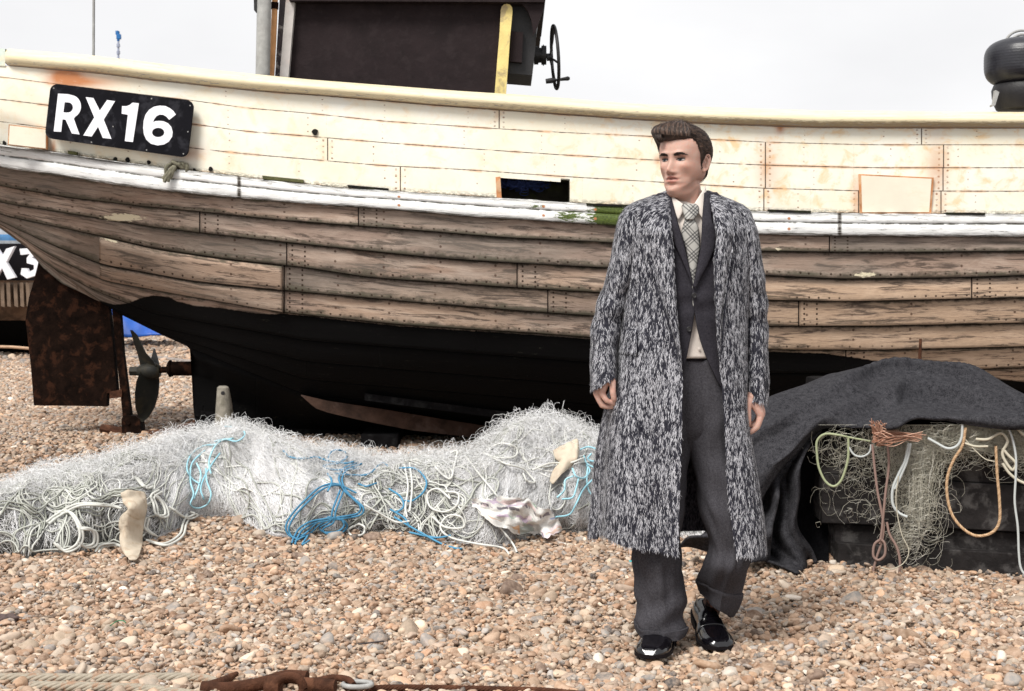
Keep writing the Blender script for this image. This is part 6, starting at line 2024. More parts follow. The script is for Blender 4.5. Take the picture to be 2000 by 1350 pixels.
def head_grid():
    us = np.concatenate([np.linspace(-.24, -.145, 24), np.linspace(-.143, .118, 150)])
    ph = np.linspace(0, 2 * np.pi, 168, endpoint=False)
    U, PH = np.meshgrid(us, ph, indexing='ij')
    cf = np.maximum(0, np.cos(PH))
    low = sstep(-.03, -.075, U)
    Ue = U - .052 * (1 - cf) ** 1.3 * low * (np.abs(np.sin(PH)) ** .5) * sstep(-.17, -.13, U)
    Fv = sp(Ue, HF); Wv = sp(Ue, HW_) * (1 + .035 * sstep(-.125, -.09, U)); Bv = sp(U, HBK)
    n = 2.15 + .25 * sstep(-.03, .02, U) - .25 * sstep(-.07, -.1, U)
    sn, cs = np.sin(PH), np.cos(PH)
    S = Wv * np.sign(sn) * np.abs(sn) ** (2 / n)
    Fo = np.where(cs > 0, Fv, Bv) * np.sign(cs) * np.abs(cs) ** (2 / n)
    # features pushed along the facing direction
    fr = sstep(.05, .5, cs)
    def g(s0, u0, ss, su): return np.exp(-((S - s0) / ss) ** 2 - ((U - u0) / su) ** 2)
    def g2(s0, u0, ss, su): return g(s0, u0, ss, su) + g(-s0, u0, ss, su)
    D = 0 * S
    nose_w = itp(U, [(-.06, .010), (-.045, .0095), (-.03, .0085), (-.01, .0075), (.015, .009)])
    ridge = itp(U, [(-.058, 0), (-.05, .006), (-.0465, .019), (-.041, .0275), (-.035, .0300), (-.028, .0258), (-.015, .0165), (-.004, .0105), (.006, .007), (.018, .003), (.028, 0)])
    D += ridge * np.exp(-(np.abs(S) / (nose_w * 1.25)) ** 2.2)
    D += .0095 * g2(.0135, -.0435, .0062, .0058)
    D -= .004 * g2(.0075, -.0505, .004, .003)
    D += .0055 * g2(.022, .0225, .015, .0065) + .003 * g2(.036, .024, .014, .006)
    D -= .0150 * g2(.031, .004, .0135, .0100) + .003 * g2(.019, .004, .005, .010)
    D += .0048 * g2(.032, -.001, .0105, .0065)
    D += .0062 * g2(.047, -.022, .017, .012)
    D -= .0115 * g2(.044, -.058, .016, .017)
    D -= .0020 * g2(.022, -.052, .006, .010)
    D += .0060 * g(0, -.0600, .019, .0045) + .0030 * g2(.006, -.0580, .006, .003)
    D -= .0080 * g(0, -.0668, .019, .0024)
    D += .0078 * g(0, -.0740, .016, .0052)
    D -= .0045 * g(0, -.0845, .016, .0050)
    D -= .0020 * g2(.025, -.067, .005, .005)
    D += .0040 * g(0, -.105, .015, .010)
    D += .0012 * g2(.008, -.108, .006, .007)
    D -= .0012 * g(0, -.054, .004, .005)
    Fo = Fo + D * fr
    # temples and jaw corner
    S = S + np.sign(S) * (-.0025 * np.exp(-((Fo - .055) / .02) ** 2 - ((U - .03) / .02) ** 2) + .0065 * np.exp(-((Fo - .010) / .022) ** 2 - ((U + .082) / .014) ** 2))
    return U, S, Fo


U_, S_, F_ = head_grid()
_hv = np.stack([S_.ravel(), F_.ravel(), U_.ravel()], -1)
_hf = grid_faces(U_.shape[0], U_.shape[1], wrap=True)
HEAD_BVH = BVHTree.FromPolygons([tuple(v) for v in _hv], [tuple(int(i) for i in q) for q in _hf])


def face_f(s, u):
    h = HEAD_BVH.ray_cast(Vector((s, .3, u)), Vector((0, -1, 0)))
    return h[0].y if h[0] else .05


def tubes_mb(mb, pts, rads, sides=12):
    """rounded limb through points with radii (closed)"""
    P = np.array(pts, float); r = np.array(rads, float)
    n = 5
    Pc = catmull(P, n); rc = catmull(np.stack([r, r * 0, r * 0], -1), n)[:, 0]
    T0 = Pc[0] - Pc[1]; T0 /= np.linalg.norm(T0); T1 = Pc[-1] - Pc[-2]; T1 /= np.linalg.norm(T1)
    cap0 = [Pc[0] + T0 * rc[0] * math.sin(a) for a in (1.35, .9, .45)]; cr0 = [rc[0] * math.cos(a) for a in (1.35, .9, .45)]
    cap1 = [Pc[-1] + T1 * rc[-1] * math.sin(a) for a in (.45, .9, 1.35)]; cr1 = [rc[-1] * math.cos(a) for a in (.45, .9, 1.35)]
    mb.tube(np.array(cap0 + list(Pc) + cap1), np.array(cr0 + list(rc) + cr1), sides)


def make_body(E):
    mb = MB()
    hv = head_world(S_.ravel(), F_.ravel(), U_.ravel())
    nc = U_.shape[1]
    mb.add(hv, [list(q) for q in _hf] + [list(range(nc))[::-1], list(range(len(hv) - nc, len(hv)))])
    # ears
    for sg in (1, -1):
        def ear(a, b, c):   # a along head back, b up, c outwards
            t = R(14)
            return head_world(sg * (.069 + c), -.012 + a * math.cos(t) - b * math.sin(t) * -1 * -1, -.008 + b * math.cos(t) + a * math.sin(t) * 0)
        rim = []
        for k in np.linspace(R(-100), R(190), 26):
            # from lobe round the back to the front of the helix
            aa = -.0165 * math.cos(k) * (1 if math.cos(k) > 0 else .75); bb = .029 * math.sin(k) + .004
            out = .013 + .006 * math.cos(k) + .003 * math.sin(k)
            rim.append(ear(aa, bb, out))
        rim = np.array(rim)
        mb.tube(rim, np.interp(np.arange(26), [0, 6, 18, 25], [.0045, .0034, .0036, .003]), 8)
        inner = [ear(-.010 * math.cos(k), .016 * math.sin(k) + .006, .011 + .003 * math.cos(k)) for k in np.linspace(R(-70), R(120), 12)]
        mb.tube(np.array(inner), .0028, 8)
        rows = []
        for r in np.linspace(0.02, 1, 6):
            rows.append([ear(-.0165 * r * math.cos(k) * (1 if math.cos(k) > 0 else .75), .029 * r * math.sin(k) + .002, .004 + .010 * r * r + .004 * math.cos(k) * r) for k in np.linspace(0, 6.283, 24, endpoint=False)])
        A = np.array(rows); Bk = A - (A - ear(0, 0, -.02)) * .22
        va = np.concatenate([A.reshape(-1, 3), Bk[::-1].reshape(-1, 3)])
        mb.add(va, [list(q) for q in grid_faces(12, 24, wrap=True)] + [list(range(24))[::-1], list(range(len(va) - 24, len(va)))])
        tubes_mb(mb, [ear(-.003, -.022, .008), ear(-.001, -.027, .009)], [.006, .005])
        tubes_mb(mb, [ear(.010, -.006, .004), ear(.011, .0, .006)], [.004, .004])
    # torso, arms, legs (under the clothes)
    def ring(px, py, d, hw, hd, n=24):
        c = W(px, py, d)
        return [c + [hw * math.cos(a), hd * math.sin(a), 0] for a in np.linspace(0, 6.283, n, endpoint=False)]
    rows = [ring(1343, 372, 5.0, .050, .055), ring(1343, 392, 5.005, .062, .06), ring(1344, 405, 5.01, .10, .075), ring(1345, 425, 5.01, .15, .09), ring(1347, 470, 5.0, .155, .10), ring(1350, 560, 5.0, .14, .095),
            ring(1354, 640, 5.0, .125, .085), ring(1356, 720, 5.0, .14, .09), ring(1354, 790, 5.0, .13, .08), ring(1354, 820, 5.0, .08, .05)]
    v = np.array(rows).reshape(-1, 3)
    mb.add(v, [list(q) for q in grid_faces(len(rows), 24, wrap=True, flip=True)] + [list(range(24)), list(range(len(v) - 24, len(v)))[::-1]])
    tubes_mb(mb, [W(1262, 428, 5.0), W(1222, 520, 5.01), W(1190, 615, 5.02), W(1183, 690, 4.97), W(1184, 738, 4.94)], [.055, .046, .038, .033, .027])
    tubes_mb(mb, [W(1434, 428, 5.0), W(1464, 520, 5.02), W(1476, 615, 5.03), W(1475, 700, 5.0), W(1472, 786, 4.97)], [.055, .046, .038, .033, .026])
    tubes_mb(mb, [W(1318, 800, 5.0), W(1296, 960, 4.98), W(1290, 1100, 5.0), W(1292, 1235, 5.03)], [.075, .055, .05, .035])
    tubes_mb(mb, [W(1392, 800, 5.0), W(1414, 1000, 4.98), W(1412, 1090, 5.03), W(1388, 1195, 5.14)], [.075, .055, .045, .033])
    # ---- right hand of the man (left in the picture), thumb side to the camera
    q = lambda x, y, d: W(1140 + x / 13.5, 720 + y / 13.5, d)
    dh = 4.93
    # palm: metacarpals side by side
    tubes_mb(mb, [q(600, 170, dh), q(560, 330, dh - .004), q(500, 560, dh - .006), q(480, 640, dh - .006)], [.024, .019, .0145, .0125])
    tubes_mb(mb, [q(560, 170, dh + .01), q(480, 330, dh + .010), q(370, 560, dh + .010), q(335, 650, dh + .010)], [.023, .019, .0145, .012])
    tubes_mb(mb, [q(560, 200, dh + .022), q(500, 360, dh + .028), q(390, 560, dh + .030), q(360, 640, dh + .030)], [.022, .018, .014, .0115])
    tubes_mb(mb, [q(580, 220, dh + .03), q(530, 380, dh + .045), q(440, 560, dh + .048), q(410, 640, dh + .048)], [.02, .016, .012, .010])
    # fingers: index, middle, ring, little
    tubes_mb(mb, [q(480, 640, dh - .006), q(560, 780, dh - .012), q(615, 850, dh - .012)], [.0125, .0102, .0098])
    tubes_mb(mb, [q(615, 850, dh - .012), q(730, 895, dh - .008), q(790, 915, dh - .006)], [.0096, .0088, .0086])
    tubes_mb(mb, [q(790, 915, dh - .006), q(860, 938, dh - .004), q(905, 950, dh - .002)], [.0085, .0078, .0068])
    tubes_mb(mb, [q(335, 650, dh + .010), q(410, 830, dh + .006), q(490, 975, dh + .006)], [.0122, .0106, .0100])
    tubes_mb(mb, [q(490, 975, dh + .006), q(600, 1005, dh + .008), q(700, 1010, dh + .008)], [.0098, .0092, .0088])
    tubes_mb(mb, [q(700, 1010, dh + .008), q(820, 1010, dh + .006), q(925, 1005, dh + .004)], [.0088, .0080, .0068])
    tubes_mb(mb, [q(360, 640, dh + .030), q(430, 820, dh + .028), q(510, 950, dh + .030), q(640, 985, dh + .030), q(760, 980, dh + .026)], [.0115, .0100, .0096, .0088, .0072])
    tubes_mb(mb, [q(410, 640, dh + .048), q(470, 790, dh + .050), q(550, 890, dh + .050), q(650, 920, dh + .048)], [.0100, .0088, .0082, .0066])
    # thumb
    tubes_mb(mb, [q(640, 230, dh - .004), q(740, 330, dh - .016), q(765, 470, dh - .020)], [.018, .0145, .0120])
    tubes_mb(mb, [q(765, 470, dh - .020), q(770, 620, dh - .022), q(790, 740, dh - .020)], [.0118, .0112, .0104])
    tubes_mb(mb, [q(790, 740, dh - .020), q(805, 800, dh - .018), q(805, 835, dh - .016)], [.0104, .0098, .0080])
    # ---- left hand (right in the picture)
    q2 = lambda x, y, d: W(1430 + x / 12.27, 760 + y / 12.27, d)
    dh = 4.96
    tubes_mb(mb, [q2(480, 190, dh), q2(560, 360, dh - .006), q2(650, 560, dh - .008), q2(680, 640, dh - .008)], [.024, .019, .0150, .0130])
    tubes_mb(mb, [q2(520, 190, dh + .008), q2(610, 360, dh + .008), q2(700, 520, dh + .012), q2(715, 600, dh + .012)], [.023, .019, .0140, .0120])
    tubes_mb(mb, [q2(500, 220, dh + .02), q2(580, 380, dh + .026), q2(660, 540, dh + .032)], [.02, .017, .013])
    tubes_mb(mb, [q2(680, 640, dh - .008), q2(640, 800, dh - .010), q2(595, 915, dh - .010)], [.0126, .0110, .0104])
    tubes_mb(mb, [q2(595, 915, dh - .010), q2(520, 980, dh - .008), q2(470, 1015, dh - .006)], [.0102, .0094, .0090])
    tubes_mb(mb, [q2(470, 1015, dh - .006), q2(420, 1045, dh - .004), q2(385, 1065, dh - .002)], [.0088, .0082, .0070])
    tubes_mb(mb, [q2(715, 600, dh + .012), q2(650, 760, dh + .012), q2(570, 860, dh + .012), q2(500, 890, dh + .010), q2(455, 880, dh + .010)], [.0118, .0104, .0098, .0090, .0076])
    tubes_mb(mb, [q2(660, 540, dh + .032), q2(610, 720, dh + .034), q2(540, 800, dh + .034), q2(480, 820, dh + .03)], [.0108, .0098, .0090, .0074])
    tubes_mb(mb, [q2(430, 220, dh - .004), q2(385, 350, dh - .014), q2(375, 500, dh - .018)], [.0175, .0145, .0122])
    tubes_mb(mb, [q2(375, 500, dh - .018), q2(382, 640, dh - .018), q2(388, 750, dh - .016)], [.0120, .0114, .0106])
    tubes_mb(mb, [q2(388, 750, dh - .016), q2(390, 820, dh - .014), q2(388, 860, dh - .012)], [.0105, .0098, .0080])
    tmp = mb.build("body_tmp", None, None, True)
    md = tmp.modifiers.new("r", 'REMESH'); md.mode = 'VOXEL'; md.voxel_size = 0.0026; md.adaptivity = 0
    ms = tmp.modifiers.new("s", 'SMOOTH'); ms.factor = .5; ms.iterations = 3
    dg = bpy.context.evaluated_depsgraph_get()
    ev = tmp.evaluated_get(dg)
    me = bpy.data.meshes.new_from_object(ev)
    me.name = "body"
    bpy.data.objects.remove(tmp)
    n = len(me.vertices)
    co = np.empty(n * 3, np.float32); me.vertices.foreach_get("co", co); co = co.reshape(-1, 3).astype(float)
    # back to head space for the colours of skin, lips, stubble and painted face shading
    dx, dy, u = co[:, 0] - HEAD_O[0], co[:, 1] - HEAD_O[1], co[:, 2] - HEAD_O[2]
    s = dx * math.cos(PSI) - dy * math.sin(PSI); f = -dx * math.sin(PSI) - dy * math.cos(PSI)
    u = u - f * math.sin(R(2)) * .6
    base = np.array([.50, .325, .262])
    c = np.tile(base, (n, 1))
    hand = (u < -.5)
    c[hand] = [.56, .36, .295]
    def gg(s0, u0, ss, su): return np.exp(-((s - s0) / ss) ** 2 - ((u - u0) / su) ** 2) * (f > .02) * (~hand)
    def blend(m, col):
        nonlocal c
        m = np.clip(m, 0, 1)[:, None]; c = c * (1 - m) + np.array(col) * m
    blend(.35 * (gg(.05, -.03, .022, .02) + gg(-.05, -.03, .022, .02)), (.55, .26, .19))
    blend(.4 * gg(0, -.038, .012, .012), (.56, .27, .20))
    st = sstep(-.045, -.07, u) * sstep(-.15, -.125, u) * (f > -.01) * (~hand)
    blend(.42 * st * (1 - gg(0, -.067, .022, .010)), (.30, .18, .135))
    blend(.30 * sstep(.035, .065, np.abs(s)) * sstep(.0, -.04, u) * (u > -.14) * (~hand), (.38, .21, .15))  # cheek and jaw sides darkened: face shading painted into the skin
    lipu = (np.abs(s) < .026) * (f > .05) * sstep(-.0563 + .000, -.0590, u - .0035 * (1 - (np.clip(np.abs(s) / .026, 0, 1))) * 0) * sstep(-.0690, -.0665, u)
    w = np.clip(1 - (np.abs(s) / .0265) ** 2, 0, 1)
    upper = (u < -.0665 + .0115 * w) & (u > -.0668) & (f > .05) & (np.abs(s) < .026)
    lower = (u > -.0668 - .0140 * w) & (u <= -.0668) & (f > .05) & (np.abs(s) < .026)
    blend(.85 * upper.astype(float) * (~hand), (.33, .12, .10)); blend(.8 * lower.astype(float) * (~hand), (.50, .22, .18))
    mouth = np.exp(-((u + .0668 + .0006 * np.cos(s * 200)) / .0029) ** 2) * (np.abs(s) < .022) * (f > .05)
    blend(.9 * mouth * (~hand), (.06, .02, .018))
    blend(.75 * (gg(.0078, -.0505, .0038, .0022) + gg(-.0078, -.0505, .0038, .0022)), (.10, .03, .02))  # nostril shadows painted dark
    blend(.5 * (gg(.031, .006, .016, .009) + gg(-.031, .006, .016, .009)), (.28, .15, .12))  # brow shade painted into the eye sockets
    c[co[:, 2] < .5] = [.008, .008, .010]      # dark socks
    # scalp below the hair, short shaved fringe round it
    # finger nails and knuckles are slightly redder
    at = me.attributes.new('col', 'FLOAT_COLOR', 'POINT')
    at.data.foreach_set("color", np.concatenate([c, np.ones((n, 1))], 1).astype(np.float32).ravel())
    me.polygons.foreach_set("use_smooth", np.ones(len(me.polygons), bool))
    m = M("skin", .52, .28)
    o = m.obj()
    cc = m.mix(m.math('MULTIPLY', m.ss(m.noise(o, 60, 7, .75), .42, .62), .42), m.attr('col', 'Color'), (.52, .24, .18))
    m.set('Base Color', cc)
    m.set('Subsurface Weight', .12); m.set('Subsurface Radius', (.012, .004, .002)); m.set('Subsurface Scale', .6)
    m.bump(m.noise(o, 350, 4, .7), .3, .0012)
    me.materials.clear(); me.materials.append(m.mat)
    ob = bpy.data.objects.new("body", me); COL.objects.link(ob); setp(ob, E)
    return ob


def make_face_parts(E):
    # eyes
    m = M("eye", .35, .25); m.set('Base Color', m.attr('col', 'Color'))
    lash = Strands(); brow = Strands()
    for sg in (1, -1):
        s0, u0 = sg * .0312, .0005
        W2, rows, cols = .0138, 13, 33
        a = np.linspace(-1, 1, cols); b = np.linspace(0, 1, rows)
        V = []; Cc = []
        for j in range(rows):
            for i in range(cols):
                t = a[i]
                inner = -sg * t        # +1 toward the nose
                up = .0044 * (1 - t * t) ** .75 + .0008 * (-inner); lo = -.0038 * (1 - t * t) ** .8 - .0004 * inner
                uu = u0 + lo + (up - lo) * b[j]
                ss_ = s0 + t * W2
                ff = face_f(ss_, uu) + .0012 + .0012 * (1 - t * t)
                V.append((ss_, ff, uu))
                r = math.hypot(ss_ - (s0 - .0028), (uu - (u0 + .0008)))
                col = (.36, .31, .29) if b[j] < .7 else (.18, .14, .13)  # upper band of the eye white darkened as lid shade
                if r < .0060: col = (.05, .065, .075)
                if r < .0060 and r > .0052: col = (.03, .04, .05)
                if r < .0024: col = (.004, .004, .004)
                if abs(t) > .93: col = (.4, .2, .17)
                Cc.append(col)
        V = np.array(V)
        mk("eye", head_world(*V.T), grid_faces(rows, cols, flip=sg > 0), m.mat, E, True, attrs={'col': np.array(Cc)})
        t = np.linspace(-1, 1, 16)
        P = np.array([(s0 + q * W2 * 1.04, face_f(s0 + q * W2, u0) + .0035, u0 + .0044 * max(0, 1 - q * q) ** .75 + .0013 + .0006 * (-(-sg * q))) for q in t])
        P[:, 1] = [face_f(a_, b_) + .0028 for a_, _, b_ in P]
        lash.add(head_world(*P.T), .0011, .2, 6)
        P2 = P.copy(); P2[:, 2] += .0036; P2[:, 1] = [face_f(a_, b_) + .0003 for a_, _, b_ in P2]
        lash.add(head_world(*P2.T), .0005, .8, 5)  # shade of the upper lid crease drawn as a thin strand
        P3 = np.array([(s0 + q * W2 * .98, 0, u0 - .0038 * max(0, 1 - q * q) ** .8 - .0006) for q in t]); P3[:, 1] = [face_f(a_, b_) + .0010 for a_, _, b_ in P3]
        lash.add(head_world(*P3.T), .0005, .8, 5)
        for k in range(420):
            q = rng.random()
            ss_ = sg * (.0115 + .038 * q)
            uc = .0155 + .0050 * math.sin(q * 2.5) - .001 * (q > .8); th = .0036 * (1 - q ** 3) * (.7 + .5 * math.sin(min(1, q * 3) * 1.57))
            uu = uc + rng.normal(0, th * .5)
            L = rng.uniform(.004, .008)
            P = np.array([(ss_ + sg * L * w_, 0, uu + .0022 * w_ * (1 - q * 1.6) - 0) for w_ in (0, .5, 1)])
            P[:, 1] = [face_f(a_, b_) + .0006 + .0009 * w_ for (a_, _, b_), w_ in zip(P, (0, .6, 1))]
            brow.add(head_world(*P.T), .00042, rng.random() * .65, 3)
    lash.build("eyelashes", HAIRM, E); brow.build("eyebrows", HAIRM, E)


def hair_mat():
    m = M("brown_hair", .42, .45)
    t = m.attr('tone')
    m.set('Base Color', m.ramp(t, [(0, (0.010, 0.006, 0.005)), (.5, (0.034, 0.020, 0.015)), (1, (0.17, 0.105, 0.075))]))
    return m.mat


HAIRM = hair_mat()


def make_hair(E):
    C0 = Vector((0, -.005, .03))
    def scalp(phi, el):
        dv = Vector((math.cos(el) * math.sin(phi), math.cos(el) * math.cos(phi), math.sin(el)))
        h = HEAD_BVH.ray_cast(C0, dv)
        return (h[3] if h[0] else .088), dv
    # hair line: elevation below which there is no hair; phi positive = his left (near side)
    line = [(-180, -50), (-150, -46), (-125, -36), (-112, -18), (-103, 2), (-90, 0), (-84, -26), (-76, -28), (-71, 2), (-62, 22), (-50, 29), (-35, 27), (0, 24), (30, 26), (46, 31), (58, 26), (66, 10), (71, 0), (76, -28), (83, -30), (90, -4), (100, 4), (112, -10), (122, -36), (150, -46), (180, -50)]
    def el_min(deg): return itp(deg, line)
    def thick(deg, el, edge):
        """edge: degrees above the hairline"""
        g = lambda a, b, sa, sb: math.exp(-((deg - a) / sa) ** 2 - ((el - b) / sb) ** 2)
        t = .0075 + .006 * sstep(10, 60, el)
        t += .026 * g(-34, 38, 34, 18) + .015 * g(6, 46, 30, 22) + .008 * g(-35, 72, 60, 20) + .010 * g(-60, 33, 20, 16)
        t += .005 * g(140, 20, 60, 40)
        t -= .005 * math.exp(-((deg - 38 - (el - 25) * .3) / 6) ** 2) * (1 if 25 < el < 75 else 0)     # the parting
        low = 1.0 - .55 * sstep(5, -30, el)
        t *= low
        fr = sstep(62, 42, abs(deg - (-8)) if deg < 45 else 99)
        e = (1 - (1 - min(1, edge / 12.0)) ** 2) if edge > 0 else 0
        # the front edge stands up like a roll
        e2 = (min(1, max(0, edge) / 3.5)) ** .5
        return t * (e * (1 - fr) + e2 * fr) + .001
    NP, NE = 150, 70
    V = []; TN = []
    for j in range(NE):
        for i in range(NP):
            deg = -180 + 360 * i / NP
            e0 = float(el_min(deg)) - 1.0
            el = e0 + (89.5 - e0) * (j / (NE - 1)) ** 1.15
            r, dv = scalp(R(deg), R(el))
            T = thick(deg, el, el - e0 - .2)
            if j == 0: T = -.004
            gro = .0019 * math.sin(deg * .62 + el * .06 + 2 * math.sin(el * .05)) * sstep(4, 14, el - e0)
            p = C0 + dv * (r + T + gro)
            # the quiff leans forward and to his right
            w = math.exp(-((deg + 28) / 38) ** 2 - ((el - 36) / 18) ** 2)
            p = p + Vector((-.004, .012, -.004)) * w
            V.append(p); TN.append(.22 + .25 * sstep(20, 70, el) + .12 * math.sin(deg * .55 + el * .2))
    V = np.array([v[:] for v in V])
    f = grid_faces(NE, NP, wrap=True)
    shell = mk("hair", head_world(*V.T), np.concatenate([f, ]), HAIRM, E, True, attrs={'tone': np.clip(TN, 0, 1)}, label="swept back dark brown hair with a quiff")
    bv = BVHTree.FromPolygons([tuple(v) for v in V], [tuple(int(i) for i in q) for q in f])
    S = Strands()
    n = 0
    while n < 8000:
        deg = rng.uniform(-180, 180); e0 = float(el_min(deg))
        el = e0 + (88 - e0) * rng.random() ** .9
        if rng.random() > math.cos(R(max(el, 0))) + .1: continue
        n += 1
        front = deg < 38 + (el - 25) * .3 and deg > -80 and el > 15
        pts = []; a, b = deg, el
        st = 2.2
        k = int(rng.integers(6, 13)) if el > 0 else int(rng.integers(3, 6))
        if front:
            b = max(e0 + 1.0, el - rng.uniform(0, 12))
        lift = rng.uniform(.0002, .0020)
        ok = True
        for q in range(k):
            dv = Vector((math.cos(R(b)) * math.sin(R(a)), math.cos(R(b)) * math.cos(R(a)), math.sin(R(b))))
            h = bv.ray_cast(C0, dv)
            if not h[0]:
                h2 = bv.find_nearest(C0 + dv * .11)
                hp_ = h2[0]
            else:
                hp_ = h[0]
                # take the outermost hit
                h3 = bv.ray_cast(C0 + dv * .25, -dv)
                if h3[0]: hp_ = h3[0]
            pts.append(hp_ + dv * (lift + .0008 * math.sin(q)))
            cb = max(.25, math.cos(R(b)))
            if front:
                a += st * (-.25 + .35 * (q / k)) / cb + rng.normal(0, .3); b += st * 1.15
            elif el > 60:
                a += st * 1.2 / cb; b += -.2 * st
            else:
                a += (st * 1.25 if a > 0 else -st * 1.25) / cb; b += -st * (.35 if el > 0 else .7) + rng.normal(0, .15)
            if b > 88: break
            if b < el_min(((a + 180) % 360) - 180) - 3: break
        if len(pts) < 3: continue
        P = np.array([p[:] for p in pts])
        stt = rng.random()
        
        tone = np.clip(rng.normal(.36, .26) + .38 * (math.sin(deg * .75 + 1.3 + .04 * el) > .2) * (1 if front else .8), 0, 1)  # lighter bands paint sheen streaks into the strands
        rad = rng.uniform(.0004, .0009)
        S.add(head_world(*P.T), np.linspace(rad, rad * .5, len(P)), tone, 4)
    # short hairs feathering the hairline
    for i in range(3200):
        deg = rng.uniform(-180, 180); e0 = float(el_min(deg)); el = e0 + rng.normal(0, 1.4 if abs(deg) < 50 else 3.2)
        r, dv = scalp(R(deg), R(el))
        p = C0 + dv * r
        sgn = 1 if deg > 0 else -1
        if abs(deg) < 60: tv = Vector((0, .2, 1.0))
        else: tv = Vector((0, -1, -.35))
        P = np.array([(p + dv * .0004)[:], (p + tv * .005 + dv * .001)[:], (p + tv * .010 + dv * .0012)[:]])
        S.add(head_world(*P.T), [.0005, .0004, .0002], rng.random() * .4, 3)
    # stray hairs lifting off the mass
    for i in range(420):
        deg = rng.uniform(-110, 60); e0 = float(el_min(deg)); el = rng.uniform(max(e0 + 6, 15), 85); a_ = R(deg); b_ = R(el)
        dv = Vector((math.cos(b_) * math.sin(a_), math.cos(b_) * math.cos(a_), math.sin(b_)))
        h3 = bv.ray_cast(C0 + dv * .25, -dv)
        if not h3[0]: continue
        tv = Vector((rng.normal(-.2, .5), rng.normal(-.6, .5), rng.normal(.1, .4))); tv -= dv * tv.dot(dv); tv.normalize()
        L_ = rng.uniform(.015, .04); lf_ = rng.uniform(.001, .006)
        P = np.array([(h3[0] + tv * L_ * q_ + dv * (lf_ * math.sin(q_ * 2.6) + .0006 - .35 * L_ * q_ * q_ * .5))[:] for q_ in np.linspace(0, 1, 6)])
        S.add(head_world(*P.T), [.0005, .0005, .0005, .0004, .0003, .0002], np.clip(rng.normal(.5, .3), 0, 1), 3)
    # loose curl rolling over the forehead on the far side
    for i in range(240):
        t = np.linspace(0, 1, 12)
        off = rng.normal(0, 1, 3)
        rr = .012 * (.6 + .5 * rng.random())
        base = np.array([-.036 + .012 * rng.random(), .098, .070]) + off * .0028
        ang = -1.2 + 4.6 * t
        P = np.stack([base[0] - .014 * t + .0 * t, base[1] + rr * np.cos(ang) + .004, base[2] + rr * np.sin(ang) + .006], -1)
        S.add(head_world(*P.T), .0008, np.clip(rng.normal(.35, .25), 0, 1), 4)
    S.build("hair_strands", HAIRM, shell)
    return shell


# ---------------------------------------------------------------- garments
COAT_L = [(372, 1300), (378, 1288), (384, 1270), (392, 1248), (400, 1230), (410, 1217), (430, 1213), (500, 1218), (560, 1220), (640, 1212), (700, 1204), (760, 1195), (800, 1186), (850, 1178), (900, 1172), (950, 1168), (1000, 1165), (1045, 1162), (1090, 1160)]
COAT_R = [(372, 1384), (378, 1398), (384, 1412), (392, 1432), (400, 1450), (410, 1462), (430, 1468), (500, 1465), (560, 1461), (640, 1458), (700, 1455), (760, 1454), (800, 1456), (850, 1461), (900, 1467), (950, 1475), (1000, 1481), (1045, 1486), (1090, 1490)]
COAT_OL = [(372, 1303), (385, 1308), (450, 1311), (500, 1315), (600, 1321), (650, 1325), (700, 1330), (750, 1333), (850, 1331), (950, 1328), (1090, 1325)]
COAT_OR = [(372, 1380), (404, 1390), (440, 1398), (462, 1401), (484, 1398), (502, 1395), (597, 1398), (656, 1401), (715, 1407), (846, 1415), (943, 1421), (1090, 1437)]
COAT_B = [(372, .055), (384, .07), (392, .085), (410, .11), (450, .145), (600, .15), (760, .165), (900, .18), (1090, .20)]
DC = 5.0


def coat_xy(py, alpha, off=0.0):
    """point of the coat body at picture height py, alpha 0 = front, + = towards the right of the picture"""
    L, Rr = itp(py, COAT_L), itp(py, COAT_R)
    c, a = (L + Rr) / 2, (Rr - L) / 2
    b = itp(py, COAT_B)
    am = a * DC / F + off; bm = b + off
    x0 = (c - 1000) * DC / F
    n = 2.25
    sa, ca = np.sin(alpha), np.cos(alpha)
    x = x0 + am * np.sign(sa) * np.abs(sa) ** (2 / n)
    y = DC - bm * np.sign(ca) * np.abs(ca) ** (2 / n)
    return x, y


def coat_alpha(px, py):
    """alpha at which the front of the coat is seen at pixel column px"""
    al = np.linspace(-np.pi / 2, np.pi / 2, 181)
    x, y = coat_xy(np.full(181, float(py)), al)
    return float(np.interp(px, 1000 + F * x / y, al))


def coat_point(px, py, off=0.0):
    al = coat_alpha(px, py)
    x, y = coat_xy(float(py), al, off)
    return np.array([(px - 1000) * y / F, y, H - (py - HOR) * y / F])


COATM = None


def coat_materials():
    m = M("coat_ground", .95, .05)
    o = m.obj()
    n = m.noise(m.map(o, (1, 1, .35)), 160, 4, .7)
    m.set('Base Color', m.ramp(n, [(.4, (0.012, 0.012, 0.018)), (.6, (0.06, 0.06, 0.075))]))
    m.bump(n, .6, .004)
    f = M("coat_fibre", .75, .15)
    f.set('Base Color', f.ramp(f.attr('tone'), [(0, (0.010, 0.010, 0.016)), (.42, (0.035, 0.035, 0.05)), (.5, (0.28, 0.28, 0.31)), (1, (0.66, 0.66, 0.70))]))
    f.set('Sheen Weight', .2)
    return m.mat, f.mat


